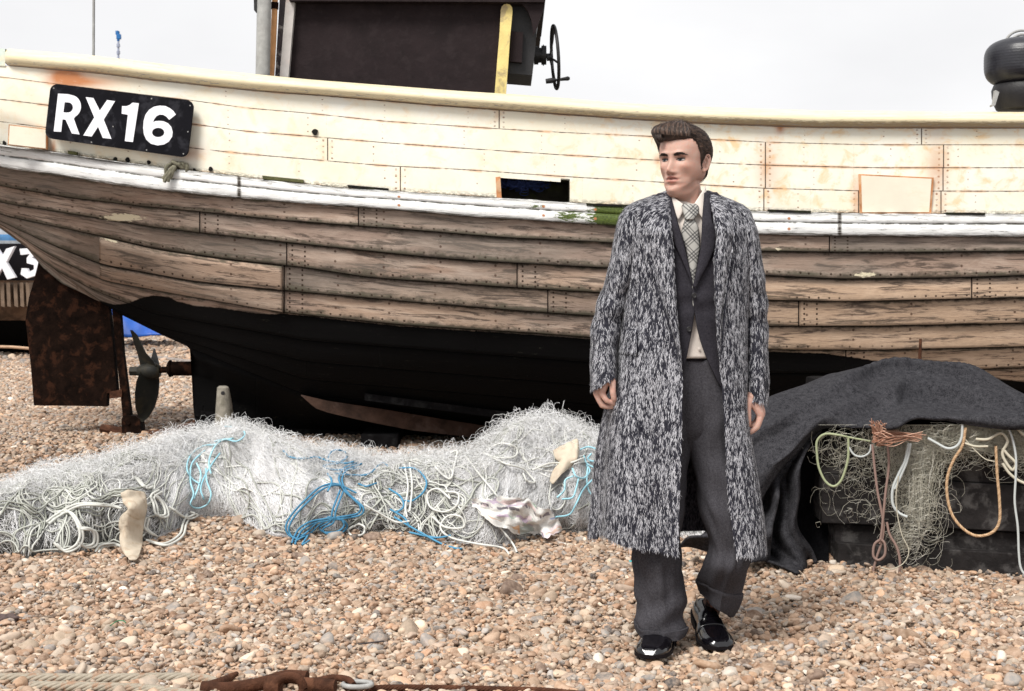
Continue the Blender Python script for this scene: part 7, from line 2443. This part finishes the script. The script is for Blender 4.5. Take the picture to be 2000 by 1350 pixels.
def add_nap(v, f, density, L=.0125, width=.00050, lift=.0017, dirfn=None, seed=1):
    """fibres on the faces (v,f); returns verts, quads, tone"""
    g = np.random.default_rng(seed)
    a, b, c, d = v[f[:, 0]], v[f[:, 1]], v[f[:, 2]], v[f[:, 3]]
    nrm = np.cross(c - a, d - b)
    area = np.linalg.norm(nrm, axis=1) / 2
    nrm = nrm / (2 * area[:, None] + 1e-12)
    n = int(area.sum() * density)
    fi = g.choice(len(f), n, p=area / area.sum())
    u, w = g.random((n, 1)), g.random((n, 1))
    P = a[fi] * (1 - u) * (1 - w) + b[fi] * u * (1 - w) + c[fi] * u * w + d[fi] * (1 - u) * w
    N = nrm[fi]
    down = np.array([0, 0, -1.0]) + 0 * P
    if dirfn is not None: down = dirfn(P)
    sw = .20 * vnoise(P[:, 0] * 9, P[:, 1] * 9, P[:, 2] * 6, 91 + seed, 2)
    down = down + np.stack([sw, sw * 0, 0 * sw], -1) + g.normal(0, .15, (n, 3))
    T = down - (down * N).sum(1, keepdims=True) * N
    T /= np.linalg.norm(T, axis=1, keepdims=True) + 1e-9
    Bn = np.cross(N, T)
    Ln = L * np.exp(g.normal(0, .28, n))[:, None]
    lf = lift * g.uniform(.3, 1.3, n)[:, None]
    wd = width * np.exp(g.normal(0, .25, n))[:, None]
    bend = g.normal(0, .12, (n, 1))
    # waves of light and dark, broken up by big soft patches where the pile opens
    patch = vnoise(P[:, 0] * 190, P[:, 1] * 190, P[:, 2] * 46, 5 + seed, 2)
    big = vnoise(P[:, 0] * 7, P[:, 1] * 7, P[:, 2] * 5, 15 + seed, 2)
    pr = .47 + 1.1 * patch + .20 * big
    light = g.random(n) < pr
    tone = np.where(light, g.uniform(.55, 1, n), g.uniform(0, .4, n))
    rows = []
    for t, hgt, ww in ((0, -.15, .55), (.35, .75, 1.0), (.75, 1.0, .8), (1.0, .75, .12)):
        cpt = P + T * Ln * t + N * lf * hgt + Bn * bend * Ln * t * t
        rows.append(cpt - Bn * wd * ww); rows.append(cpt + Bn * wd * ww)
    V = np.stack(rows, 1).reshape(-1, 3)
    k = np.arange(n)[:, None] * 8
    Q = np.concatenate([k + np.array([[0, 1, 3, 2]]), k + np.array([[2, 3, 5, 4]]), k + np.array([[4, 5, 7, 6]])], 0)
    # white fibres sit a little prouder
    return V, Q, np.repeat(tone, 8)


def furry(name, pieces, parent, density, label=None, dirfn=None, seed=1, thick=.006, **k):
    """cloth pieces (verts, faces) + nap as one mesh"""
    vs, fs, mi, tn = [], [], [], []
    n = 0
    for i, (v, f) in enumerate(pieces):
        a, b, c, d = v[f[:, 0]], v[f[:, 1]], v[f[:, 2]], v[f[:, 3]]
        vs.append(v); fs.append(f + n); mi.append(np.zeros(len(f), int)); tn.append(np.zeros(len(v)) + .3); n += len(v)
        # inner layer gives the cloth its thickness
        fn = np.cross(c - a, d - b); vn = np.zeros_like(v)
        for q in range(4): np.add.at(vn, f[:, q], fn)
        vn /= np.linalg.norm(vn, axis=1, keepdims=True) + 1e-12
        vs.append(v - vn * thick); fs.append(f[:, ::-1] + n); mi.append(np.zeros(len(f), int)); tn.append(np.zeros(len(v)) + .3); n += len(v)
        V, Q, t = add_nap(v, f, density, dirfn=dirfn, seed=seed + i, **k)
        vs.append(V); fs.append(Q + n); mi.append(np.ones(len(Q), int)); tn.append(t); n += len(V)
    return mk(name, np.concatenate(vs), np.concatenate(fs), parent=parent, smooth_=True, attrs={'tone': np.concatenate(tn)}, mats=list(COATM), mi=np.concatenate(mi), label=label)


def hem_y(px, side):
    return itp(px, [(1155, 1040), (1163, 1044), (1215, 1063), (1270, 1078), (1325, 1087)]) if side < 0 else itp(px, [(1437, 1088), (1460, 1084), (1490, 1077)])


def make_coat(E):
    nv, na = 150, 170
    rows = []
    for j in range(nv):
        v = (j / (nv - 1))
        py0 = 372 + (1087 - 372) * v ** 1.0
        aL = coat_alpha(float(itp(py0, COAT_OL)), py0); aR = coat_alpha(float(itp(py0, COAT_OR)), py0)
        al = np.linspace(aR, aL + 2 * np.pi, na)
        x, y = coat_xy(py0, al)
        pxx = 1000 + F * x / y
        left = al > np.pi
        yh = np.where(left, hem_y(pxx, -1), hem_y(pxx, 1))
        yh = np.where(np.cos(al) < 0, 1055, yh)
        py = 372 + (yh - 372) * v
        z = H - (py - HOR) * np.where(np.cos(al) < 0, DC, y) / F
        # hanging folds
        am = .022 * sstep(600, 1080, py0)
        w = np.sin(al * 7 + 1.2 * np.sin(al * 3) + 1.0) * am * (np.abs(np.sin(al)) ** .5 + .15)
        n = .015 * vnoise(x * 6, y * 6, z * 3, 101, 2) * sstep(385, 430, py0)
        # soft crease under the chest and the pocket side
        w = w + n
        nx = np.sin(al); ny = -np.cos(al)
        rows.append(np.stack([x + nx * w, y + ny * w, z], -1))
    v = np.concatenate(rows); f = grid_faces(nv, na, flip=True)
    body = (v, f)
    # lapels, laid on the front
    def lapel(inner, outer, side):
        ys = np.linspace(380, 742, 60)
        rws = []
        for yq in ys:
            xi = float(itp(yq, inner)) + side * -1.0; xo = float(itp(yq, outer))
            tt = np.linspace(0, 1, 12)
            r = []
            for t in tt:
                x = xi + (xo - xi) * t
                o_ = .012 + .020 * math.sin(math.pi * min(1, t * 1.1)) ** .5 * sstep(742, 640, yq) * (1 - .3 * t)
                if t == 1: o_ = .010 + .010 * sstep(742, 600, yq)
                p = coat_point(x, yq, o_)
                r.append(p)
            rws.append(r)
        V = np.array(rws).reshape(-1, 3)
        return V, grid_faces(60, 12, flip=side > 0)
    lapL = lapel(COAT_OL, [(380, 1276), (392, 1256), (430, 1250), (470, 1256), (520, 1272), (600, 1297), (680, 1322), (742, 1331)], -1)
    lapR = lapel(COAT_OR, [(380, 1404), (392, 1424), (430, 1436), (470, 1434), (520, 1426), (600, 1414), (680, 1408), (742, 1411)], 1)
    # collar round the back of the neck
    rws = []
    nb = 60
    for t in np.linspace(0, 1, 14):
        r = []
        for bta in np.linspace(R(24), R(336), nb):
            # bta 0 = front; runs over his left (right in the picture) to the back and round
            sb, cb = math.sin(bta), math.cos(bta)
            back = max(0, -cb)
            rin = (.078, .068); rout = (.118, .105)
            k = math.sin(min(1.0, t * 1.0) * math.pi * .5)
            ax = rin[0] + (rout[0] - rin[0]) * t ** 1.2; by = rin[1] + (rout[1] - rin[1]) * t ** 1.2
            zt = 1.585 + .022 * back + .012 * (1 - abs(sb)) * 0
            z = zt + .012 * math.sin(t * 3.0) - .055 * t ** 1.5 - .020 * max(0, cb)
            r.append((.617 + ax * sb, 5.005 - by * cb, z))
        rws.append(r)
    col = (np.array(rws).reshape(-1, 3), grid_faces(14, nb, flip=True))
    def dirf(P):
        d = np.tile(np.array([0, 0, -1.0]), (len(P), 1))
        top = sstep(1.45, 1.58, P[:, 2])[:, None]
        side = np.sign(P[:, 0] - .62)[:, None]
        return d * (1 - .75 * top) + top * np.concatenate([side * 1.0, 0 * side, -.35 + 0 * side], 1)
    coat = furry("overcoat", [body, lapL, lapR, col], E, 88000, "long black and white shaggy wool overcoat worn open", dirf, 3)
    # pocket flap
    ys = np.linspace(0, 1, 10); xs = np.linspace(0, 1, 12)
    V = []
    for t in ys:
        for u in xs:
            x = 1207 + (1244 - 1207) * u; y = (638 + 6 * u) + 46 * t
            V.append(coat_point(x, y, .006 + .026 * t ** .5))
    furry("pocket_flap", [(np.array(V), grid_faces(10, 12, flip=True))], coat, 88000, None, None, 9)
    V = [coat_point(1205 + 39 * u, 685 + 5 * u + 7 * t, .010) for t in np.linspace(0, 1, 3) for u in np.linspace(0, 1, 10)]  # black strip added as the shadow below the flap
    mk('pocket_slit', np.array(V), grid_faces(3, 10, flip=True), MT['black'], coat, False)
    # sleeves
    def sleeve(ctrl, nm, cuff_tilt, seed):
        q = catmull(ctrl, 8)
        rr = []
        n = 40
        for k, (px, py, d, hw, hd) in enumerate(q):
            c = W(px, py, d); a = np.linspace(0, 2 * np.pi, n, endpoint=False)
            t = k / (len(q) - 1)
            wr = .004 * np.sin(py * .11 + 2 * np.sin(a)) * math.exp(-((py - 600) / 55.0) ** 2) + .0035 * vnoise(np.cos(a) * 2, np.sin(a) * 2, py * .02, seed)
            hwm = hw * d / F
            dz = cuff_tilt * np.cos(a) * sstep(.55, 1.0, t)
            # slant the ring with the run of the arm
            rr.append(np.stack([c[0] + (hwm + wr) * np.cos(a), c[1] + (hd + wr) * np.sin(a), c[2] + dz + 0 * a], -1))
        # a turned-in edge at the cuff
        last = rr[-1]; cc = last.mean(0)
        v = np.concatenate(rr)
        f = grid_faces(len(rr), n, wrap=True, flip=True)
        o = furry(nm, [(v, f)], coat, 88000, None, None, seed, thick=.008)
        return o
    sleeve([(1268, 404, 5.0, 16, .045), (1250, 412, 5.0, 30, .06), (1238, 428, 5.0, 30, .072), (1230, 460, 5.0, 30, .078), (1221, 510, 5.0, 29, .078), (1204, 565, 5.01, 29, .074), (1187, 620, 5.01, 29.5, .070), (1181, 670, 4.99, 27, .066), (1180, 715, 4.965, 26, .062), (1179, 748, 4.945, 25.5, .058)], "sleeve", .026, 21)
    sleeve([(1415, 400, 5.0, 16, .045), (1430, 409, 5.0, 30, .06), (1442, 428, 5.0, 29, .072), (1452, 460, 5.0, 29, .078), (1460, 510, 5.01, 28.5, .078), (1467, 565, 5.02, 28.5, .074), (1472, 620, 5.03, 27, .070), (1475, 680, 5.02, 25, .066), (1477, 730, 5.0, 24, .062), (1477, 784, 4.985, 22.5, .056)], "sleeve", -.006, 22)
    return coat


# inner clothes are drawn on the front of the torso
def torso_pt(px, py, off=0.0):
    c = itp(py, [(360, 1343), (560, 1352), (760, 1358)]); a = itp(py, [(360, 60), (385, 80), (420, 108), (700, 104), (800, 106)])
    b = itp(py, [(360, .05), (385, .065), (405, .085), (440, .112), (560, .122), (700, .118), (800, .12)])
    t = np.clip((px - c) / a, -.99, .99)
    d = DC + .005 - (b + off) * (1 - np.abs(t) ** 2.3) ** (1 / 2.3)
    return np.array([(px - 1000) * d / F, d, H - (py - HOR) * d / F])


def poly_patch(left, right, y0, y1, off, ny=60, nx=14, offfn=None):
    ys = np.linspace(y0, y1, ny); V = []; UV = []
    for y in ys:
        xl, xr = float(itp(y, left)), float(itp(y, right))
        for t in np.linspace(0, 1, nx):
            x = xl + (xr - xl) * t
            o = off + (offfn(t, y) if offfn else 0)
            V.append(torso_pt(x, y, o)); UV.append((x / 100, y / 100))
    return np.array(V), grid_faces(ny, nx, flip=True), np.array(UV)


def make_suit(E):
    suit = wool_mat("charcoal_suit", (0.014, 0.013, 0.017), (0.048, 0.045, 0.054), 700, .25, 0)
    trou = wool_mat("grey_trousers", (0.022, 0.021, 0.025), (0.078, 0.075, 0.084), 700, .25, 0)
    sh = simple("cream_shirt", (0.62, 0.56, 0.51), .8, .15, .05, 8, .12, bscale=300)
    # shirt
    V, f, UV = poly_patch([(372, 1300), (700, 1262)], [(372, 1386), (700, 1440)], 378, 700, -.004, 60, 40, lambda t, y: .003 * float(vnoise(t * 8, y * .03, 0, 4)))
    shirt = mk("shirt", V, f, sh, E, True, uv=UV); solid(shirt, .003)
    # stand of the collar, ringed round the neck, and the two leaves
    rows = []
    for t in np.linspace(0, 1, 5):
        r = []
        for a in np.linspace(R(12), R(348), 40):
            z = 1.567 + .040 * t - .022 * max(0, math.cos(a)) + .008 * max(0, -math.cos(a))
            r.append((.617 + (.064 - .003 * t) * math.sin(a), 4.995 - (.060 - .002 * t) * math.cos(a), z))
        rows.append(r)
    o = mk("collar_stand", np.array(rows).reshape(-1, 3), grid_faces(5, 40, flip=True), sh, shirt, True); solid(o, .003)
    def leaf(poly, nm):
        # poly: 4 corners outer top, centre top, point, outer low
        n = 10; V = []
        for i in range(n):
            for j in range(n):
                u, v = i / (n - 1), j / (n - 1)
                p = (np.array(poly[0]) * (1 - u) + np.array(poly[1]) * u) * (1 - v) + (np.array(poly[3]) * (1 - u) + np.array(poly[2]) * u) * v
                V.append(torso_pt(p[0], p[1], .012 + .010 * (1 - v) + .004 * math.sin(u * 3.14)))
        o = mk(nm, np.array(V), grid_faces(n, n), sh, shirt, True); solid(o, .003)
    leaf([(1306, 379), (1340, 403), (1325, 430), (1311, 402)], "collar_leaf")
    leaf([(1378, 364), (1354, 401), (1373, 428), (1382, 398)], "collar_leaf")
    mb = MB()
    for y in (655, 680):
        c = torso_pt(1365, y, .006); mb = MB(); mb.tube([c, c + [0, -.002, 0]], .005, 10); mb.build("shirt_button", sh, shirt, True)
    # tie
    m = M("check_tie", .6, .3)
    uv = m.uv(); s = m.sep(m.map(uv, rot=(0, 0, R(42))))
    def bars(x, per, nb):
        a = m.math('FRACT', m.math('MULTIPLY', x, per))
        grp = m.ss(m.math('ABSOLUTE', m.math('SUBTRACT', m.math('FRACT', m.math('MULTIPLY', x, per / nb)), .5)), .30, .26)
        return m.math('MULTIPLY', m.math('GREATER_THAN', a, .5), grp)
    b1 = bars(s[0], 19, 5); b2 = bars(s[1], 19, 5)
    fine = m.math('GREATER_THAN', m.math('FRACT', m.math('MULTIPLY', m.math('ADD', s[0], s[1]), 90)), .5)
    c = m.mix(m.math('MULTIPLY', fine, .35), (0.42, 0.41, 0.38), (0.14, 0.14, 0.14))
    c = m.mix(m.math('MULTIPLY', b1, .66), c, (.015, .015, .02)); c = m.mix(m.math('MULTIPLY', b2, .66), c, (.015, .015, .02))
    m.set('Base Color', c)
    V, f, UV = poly_patch([(424, 1339), (440, 1335), (455, 1331), (489, 1341), (529, 1347), (556, 1352.5), (600, 1354)], [(424, 1353), (444, 1363.5), (484, 1367), (520, 1361), (556, 1356), (600, 1359)], 424, 600, .010, 50, 14,
                          lambda t, y: .007 * math.sin(t * math.pi) ** .5 * sstep(620, 540, y) + .003)
    tie = mk("necktie", V, f, m.mat, E, True, uv=UV, label="black and white checked necktie"); solid(tie, .004)
    V, f, UV = poly_patch([(399, 1335), (404, 1332), (428, 1339)], [(399, 1358), (404, 1364), (418, 1363), (428, 1354)], 399, 429, .022, 16, 14, lambda t, y: .012 * math.sin(t * math.pi) ** .6)
    o = mk("knot", V, f, m.mat, tie, True, uv=UV * [1, -1] + [.3, 0]); solid(o, .006)
    # jacket: fronts, with a fold below the button
    crease = lambda t, y: .004 * float(vnoise(t * 3, y * .025, 1, 8, 2)) + .004 * math.sin((y - 575) * .12 + t * 3) * math.exp(-((y - 590) / 30.0) ** 2)
    jk = []
    LV_ = [(380, 1309), (433, 1323), (478, 1336), (520, 1345), (556, 1353), (566, 1357), (600, 1358), (640, 1353), (700, 1341), (745, 1330), (800, 1316)]
    RV_ = [(380, 1376), (425, 1372), (484, 1369), (520, 1362), (546, 1357), (560, 1353), (578, 1352), (600, 1356), (640, 1361), (670, 1369), (700, 1380), (735, 1397), (752, 1406), (780, 1425)]
    V1, f1, _ = poly_patch([(372, 1290), (420, 1256), (700, 1256), (800, 1262)], LV_, 378, 752, .014, 90, 26, crease)
    V2, f2, _ = poly_patch(RV_, [(372, 1396), (420, 1440), (700, 1448), (800, 1450)], 376, 758, .020, 90, 26, crease)
    # back
    rows = []
    for y in np.linspace(395, 760, 30):
        a = itp(y, [(360, 60), (385, 80), (420, 108), (700, 104), (800, 106)]) * DC / F; c = itp(y, [(360, 1343), (560, 1352), (760, 1358)])
        x0 = (c - 1000) * DC / F; z = H - (y - HOR) * DC / F
        rows.append([(x0 + a * math.cos(t), DC + .01 + .12 * math.sin(t), z) for t in np.linspace(0, math.pi, 24)])
    Vb = np.array(rows).reshape(-1, 3); fb = grid_faces(30, 24, flip=True)
    n1, n2 = len(V1), len(V2)
    jacket = mk("jacket", np.concatenate([V1, V2, Vb]), np.concatenate([f1, f2 + n1, fb + n1 + n2]), suit, E, True, label="charcoal two-button suit jacket"); solid(jacket, .005)
    # lapels
    def jl(inner, outer, y0, y1, nm, off):
        V, f, _ = poly_patch(inner, outer, y0, y1, off, 50, 10, lambda t, y: .005 + .007 * math.sin(min(1, t * 1.0) * math.pi) ** .5 * sstep(y1, y1 - 30, y))
        o = mk(nm, V, f, suit, jacket, True); solid(o, .004)
    jl([(380, 1296), (440, 1306), (473, 1316), (512, 1334), (562, 1355)], LV_, 380, 562, "lapel", .020)
    jl(RV_, [(376, 1386), (425, 1390), (440, 1393), (441, 1396), (458, 1402), (484, 1397), (518, 1382), (562, 1358)], 377, 562, "lapel", .027)
    for x, y in ((1356, 577), (1346, 643)):
        c = torso_pt(x, y, .036 if y < 600 else .024)
        mb = MB(); ring = [c + np.array([.0072 * math.cos(a), 0, .0072 * math.sin(a)]) for a in np.linspace(0, 6.283, 17)]
        mb.tube(ring, .0018, 6, cap=False); mb.tube([c + [0, .004, 0], c + [0, -.0004, 0]], .0072, 14)
        mb.build("button", MT['black'], jacket, True)
    # trousers
    def leg(rows, nm_seed):
        q = catmull(rows, 7); n = 48; rr = []
        for k, (px, py, d, hw, hd, tl) in enumerate(q):
            c = W(px, py, d); a = np.linspace(0, 2 * np.pi, n, endpoint=False)
            ca, sa = np.cos(a), np.sin(a)
            hwm = hw * d / F
            # pressed crease to the front
            cr = .014 * np.exp(-np.abs((a - 1.5 * np.pi) / .13)) * sstep(760, 860, py)
            wr = .020 * vnoise(ca * 2.0 + nm_seed, sa * 2.0 + py * .012, py * .011, 55 + nm_seed, 2) + .007 * np.abs(vnoise(ca * 3.0, sa * 3.0 + py * .02, py * .022, 155 + nm_seed, 1)) + .010 * np.sin(py * .085 + 2.5 * ca + nm_seed) * np.exp(-((py - 1190) / 35.0) ** 2) * (sa < .3)
            rr.append(np.stack([c[0] + (hwm + wr) * ca, c[1] + (hd + wr + cr) * sa, c[2] + tl * ca], -1))
        v = np.concatenate(rr)
        return v, grid_faces(len(rr), n, wrap=True, flip=True), rr
    vl, fl, rl = leg([(1318, 700, 5.0, 48, .10, 0), (1314, 780, 5.0, 54, .108, 0), (1298, 870, 4.99, 51, .10, 0), (1288, 950, 4.98, 46, .095, 0), (1283, 1040, 4.97, 44.5, .092, 0), (1283, 1100, 4.98, 45.5, .092, 0), (1287, 1150, 4.99, 45.5, .095, 0), (1289, 1200, 4.99, 45, .098, .0), (1291, 1222, 4.985, 45, .098, -.003), (1289, 1237, 4.985, 42, .095, -.004)], 1)
    vr, fr, rr_ = leg([(1384, 700, 5.0, 48, .10, 0), (1390, 780, 5.0, 54, .104, 0), (1397, 870, 5.0, 52, .095, 0), (1411, 945, 4.975, 49, .085, 0), (1420, 1010, 4.96, 46, .08, 0), (1428, 1066, 4.97, 38, .082, 0), (1421, 1102, 4.97, 41, .088, -.002), (1407, 1134, 5.02, 41, .085, -.014), (1400, 1160, 5.06, 34, .08, -.034), (1397, 1180, 5.085, 28, .075, -.044)], 2)
    # waist
    rows = []
    for y in np.linspace(688, 880, 24):
        a = itp(y, [(688, 88), (720, 94), (800, 95), (850, 80), (880, 40)]) * DC / F; c = 1352
        x0 = (c - 1000) * DC / F; z = H - (y - HOR) * DC / F
        rows.append([(x0 + a * math.cos(t), DC + itp(y, [(688, .098), (760, .106), (800, .098), (840, .082), (880, .04)]) * math.sin(t) + .006 * (abs(math.cos(t)) < .22) * (math.sin(t) < 0) * 0, z) for t in np.linspace(0, 2 * math.pi, 60, endpoint=False)])
    vw = np.array(rows).reshape(-1, 3); fw = grid_faces(24, 60, wrap=True, flip=True)
    tr = mk("trousers", np.concatenate([vl, vr, vw]), np.concatenate([fl, fr + len(vl), fw + len(vl) + len(vr)]), trou, E, True, label="wide grey wool trousers with turn-ups"); solid(tr, .004)
    # waistband, fly, turn-ups
    rows = []
    for y in (690, 705.5):
        a = 89.5 * DC / F; x0 = (1354 - 1000) * DC / F; z = H - (y - HOR) * 4.89 / F
        rows.append([(x0 + a * math.cos(t), DC + .1035 * math.sin(t), z) for t in np.linspace(0, 2 * math.pi, 60, endpoint=False)])
    o = mk("waistband", np.array(rows).reshape(-1, 3), grid_faces(2, 60, wrap=True, flip=True), simple("black_waistband", (.012, .011, .014), .8, .1), tr, True); solid(o, .004)
    for r_, nm, h_ in ((rl, 0, 5), (rr_, 1, 6)):
        k = 9 if nm == 0 else 12
        seg = r_[-k:]
        out = []
        for i, ring in enumerate(seg):
            c = ring.mean(0); e = .010 if i > 0 else .001
            dv = ring - c; L = np.linalg.norm(dv[:, :2], axis=1, keepdims=True)
            out.append(ring + np.concatenate([dv[:, :2] / L * e, 0 * L], 1))
        out.insert(1, out[0] + (out[1] - out[0]) * [1, 1, 0])
        end = out[-1].copy(); out.append(end - (end - end.mean(0)) * [.05, .05, 0])
        v = np.concatenate(out)
        o = mk("turn_up", v, grid_faces(len(out), 48, wrap=True, flip=True), trou, tr, True); autosmooth(o, 50)
    return shirt


def make_shoe(E, toe, heel, z0, pitch, label):
    m = M("patent_leather", .16, .5)
    m.set('Base Color', (0.004, 0.0035, 0.005)); m.set('Coat Weight', .4); m.set('Coat Roughness', .05)
    m.bump(m.noise(m.obj(), 22, 3, .5), .25, .01)
    L = .300
    toe = np.array(toe); heel = np.array(heel)
    dirv = toe[:2] - heel[:2]; dirv /= np.linalg.norm(dirv)
    lat = np.array([dirv[1], -dirv[0]])
    halfw = [(0, .022), (.02, .031), (.12, .039), (.35, .042), (.55, .053), (.70, .059), (.82, .057), (.92, .048), (.97, .035), (1, .015)]
    hgt = [(0, .050), (.05, .066), (.2, .072), (.4, .078), (.52, .070), (.64, .056), (.78, .045), (.90, .038), (.96, .030), (1, .014)]
    def place(t, w, z):
        y = t * L
        if pitch:
            tb = .66 * L
            if y < tb:
                dy = y - tb; a = pitch * sstep(0, .35, (tb - y) / L) * 1.0
                z, y = z * math.cos(a) - dy * math.sin(a), tb + dy * math.cos(a) + z * math.sin(a)
        p = toe[:2] - dirv * (L - y) + lat * w
        return (p[0], p[1], z0 + z)
    rows = []
    ts = np.concatenate([np.linspace(0, .9, 34), np.linspace(.915, 1, 12)])
    for t in ts:
        hw = float(sp(t, halfw)); hh = float(sp(t, hgt)); r = []
        for a in np.linspace(-math.pi / 2 - .0, math.pi / 2 + .0, 25):
            sa, ca = math.sin(a), math.cos(a)
            w = hw * np.sign(sa) * abs(sa) ** .75
            z = .016 + (hh - .012) * ca ** (.62 if t > .45 else .8)
            # apron ridge of the moccasin toe
            if .50 < t < .97 and .42 < abs(sa) < .66: z += .0028
            r.append(place(t, w, z))
        rows.append(r)
    v = np.array(rows).reshape(-1, 3)
    f = [list(q) for q in grid_faces(len(ts), 25)]
    mb = MB(); mb.add(v, f); 
    n0 = len(v)
    mb.add([rows[0][i] for i in range(25)], [list(range(25))]); mb.add([rows[-1][i] for i in range(25)], [list(range(25))[::-1]])
    P = empty("shoe_tmp", (0, 0, 0)); bpy.data.objects.remove(P)
    up = mb.build("shoe", m.mat, E, True, label=label)
    # saddle strap
    rows = []
    for t in np.linspace(.47, .60, 8):
        hw = float(sp(t, halfw)) + .0015; hh = float(sp(t, hgt)) + .0022; r = []
        for a in np.linspace(-1.35, 1.35, 25):
            sa, ca = math.sin(a), math.cos(a)
            r.append(place(t, hw * np.sign(sa) * abs(sa) ** .75, .016 + (hh - .012) * ca ** .7))
        rows.append(r)
    o = mk("strap", np.array(rows).reshape(-1, 3), grid_faces(8, 25), m.mat, up, True); solid(o, .003)
    # welt and sole, heel block
    ms = simple("shoe_sole", (0.006, 0.004, 0.005), .7, .15, .3, 30, .2)
    ring = [(t, 1) for t in ts] + [(t, -1) for t in ts[::-1]]
    mb = MB()
    def slab(ta, tb_, za, zb, ex):
        rg = [(t, s) for t, s in ring if ta <= t <= tb_]
        top = [place(t + (.012 if t == 1 else (-.012 if t == 0 else 0)), s * (float(sp(t, halfw)) + ex), zb) for t, s in rg]; bt = [place(t + (.012 if t == 1 else 0), s * (float(sp(t, halfw)) + ex), za) for t, s in rg]
        n = len(top)
        mb.add(top + bt, [list(range(n)), list(range(2 * n - 1, n - 1, -1))] + [[i, i + n, (i + 1) % n + n, (i + 1) % n] for i in range(n)])
    slab(0, 1, .006, .017, .0045); slab(0, .3, -.016, .006, .001)
    o = mb.build("sole", ms, up, False)
    return up


def build_person():
    global COATM
    COATM = coat_materials()
    base = (.62, 4.96, 0.0)
    E = empty("person", base, "man in a long shaggy grey overcoat, dark suit and checked tie, looking sideways", "person")
    make_body(E)
    make_face_parts(E)
    make_hair(E)
    make_coat(E)
    make_suit(E)
    make_shoe(E, (.458, 4.775, 0), (.560, 5.08, 0), .026, 0, "glossy black loafer planted flat")
    make_shoe(E, (.728, 4.915, 0), (.683, 5.21, 0), .018, R(22), "glossy black loafer with its heel raised")
    return E


person = build_person()
